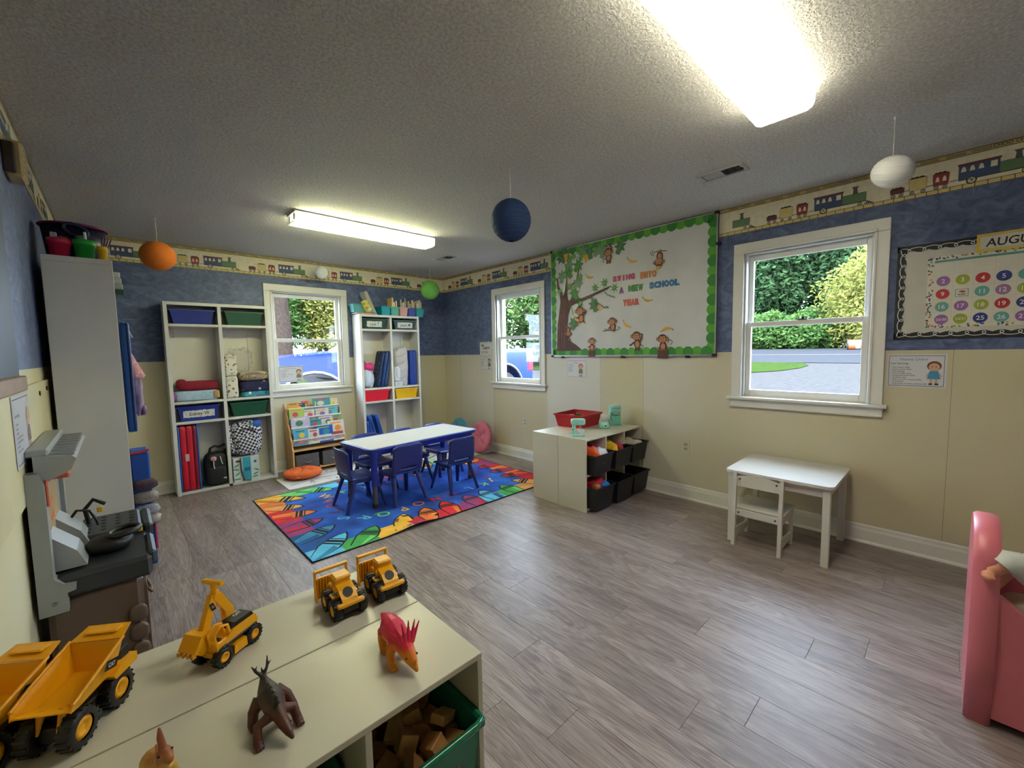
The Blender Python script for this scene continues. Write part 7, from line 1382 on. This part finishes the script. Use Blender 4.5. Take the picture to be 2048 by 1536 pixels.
# ---------------------------------------------------------------- block bin in the foreground shelf
GBN = clearfilm('green clear bin plastic', (.02, .26, .17), .8)
bt = tote('block_bin', 'dark green bin full of wooden blocks in the foreground shelf', (-3.168, -4.415, .311), .235, .30, .155, GBN, 0, 'green bins in the foreground shelf', 'bin', .9); bt2 = tote('block_bin', 'second dark green bin left of the block bin, mostly hidden', (-3.455, -4.415, .311), .235, .28, .14, GBN, 0, 'green bins in the foreground shelf', 'bin', .9)
MB().tube([(-.12, -.158, .152), (.10, -.158, .152), (.124, -.15, .152), (.126, -.12, .152), (.126, .1, .152)], .0085, mat('green rim gloss', '#0f6a4a', .15), 10).build('rolled_rim', bt)
WDS = [mat('block wood %d' % i, c, .6, .22, 30, .1, 50) for i, c in enumerate(('#b98a4e', '#a8763e', '#c79a5e', '#94643a'))]
rr = random.Random(77); cnt = 0; shapes = []
for i in range(4):
    s_ = .021; b = MB()
    if i < 2: b.box(-s_, s_, -s_, s_, -s_, s_, WDS[i], .0016)
    elif i == 2: b.box(-s_*1.5, s_*1.5, -s_*.9, s_*.9, -s_*.5, s_*.5, WDS[2], .0016)
    else: b.prism([(-s_, -s_), (s_, -s_), (-s_, s_)], -s_*.8, s_*.8, WDS[3])
    shapes.append(b.mesh('wooden_block'))
for lay, z in enumerate((.335, .372, .41, .440)):
    for ix in range(4):
        for iy in range(5):
            if lay == 3 and rr.random() < .45: continue
            x = -3.245+.049*ix+rr.uniform(-.006, .006); y = -4.525+.052*iy+rr.uniform(-.006, .006); zz = z+rr.uniform(-.004, .004)
            o = link('wooden_block', shapes[rr.choice((0, 0, 1, 1, 2, 3))], None, (x, y, zz), (rr.uniform(-.5, .5), rr.uniform(-.5, .5), rr.uniform(0, 3))); tag(o, 'small wooden building block heaped in the dark green bin', 'block', 'wooden blocks in the green bin')
# ---------------------------------------------------------------- small things in the far corner behind the table
t = thing('dotted_box', 'small white box with red and black dots in the corner behind the table', 'box', (-.15, -.27, .0105), -.65)
MB().box(-.075, .075, -.03, .03, 0, .075, mat('box card white', '#cfcac2', .6), .003).build('carton', t); b = MB()
for x, c in ((-.04, '#3a2a2a'), (.0, '#b0452f'), (.042, '#8a3a3a')): b.disc(x, .038, .015, .018, -.0308, mat('dot print '+c, c, .6), 14); b.disc(x, .038, .006, .008, -.0312, mat('box card white', '#cfcac2'), 10)
b.build('dot_print', t)
t = thing('picture_basket', 'low white basket of flat books behind the table', 'basket', (-.46, -.36, .0105), -.6)
e = .005; WBS = mat('basket white', '#c6c4bf', .6, .05, 20)
b = MB()
for q in ((-.09, .09, -.06, -.06+e, 0, .07), (-.09, .09, .06-e, .06, 0, .07), (-.09, -.09+e, -.06, .06, 0, .07), (.09-e, .09, -.06, .06, 0, .07), (-.09, .09, -.06, .06, 0, e)): b.box(*q, WBS)
b.build('basket_body', t)
for k, c in enumerate(('#3a3230', '#c9c4b8', '#7a5a4a')): MB().box(-.07, .07, -.04+.03*k, -.034+.03*k, .006, .095+.004*k, mat('basket book '+c, c, .6), .001, RX(-.15)).build('flat_book', t)
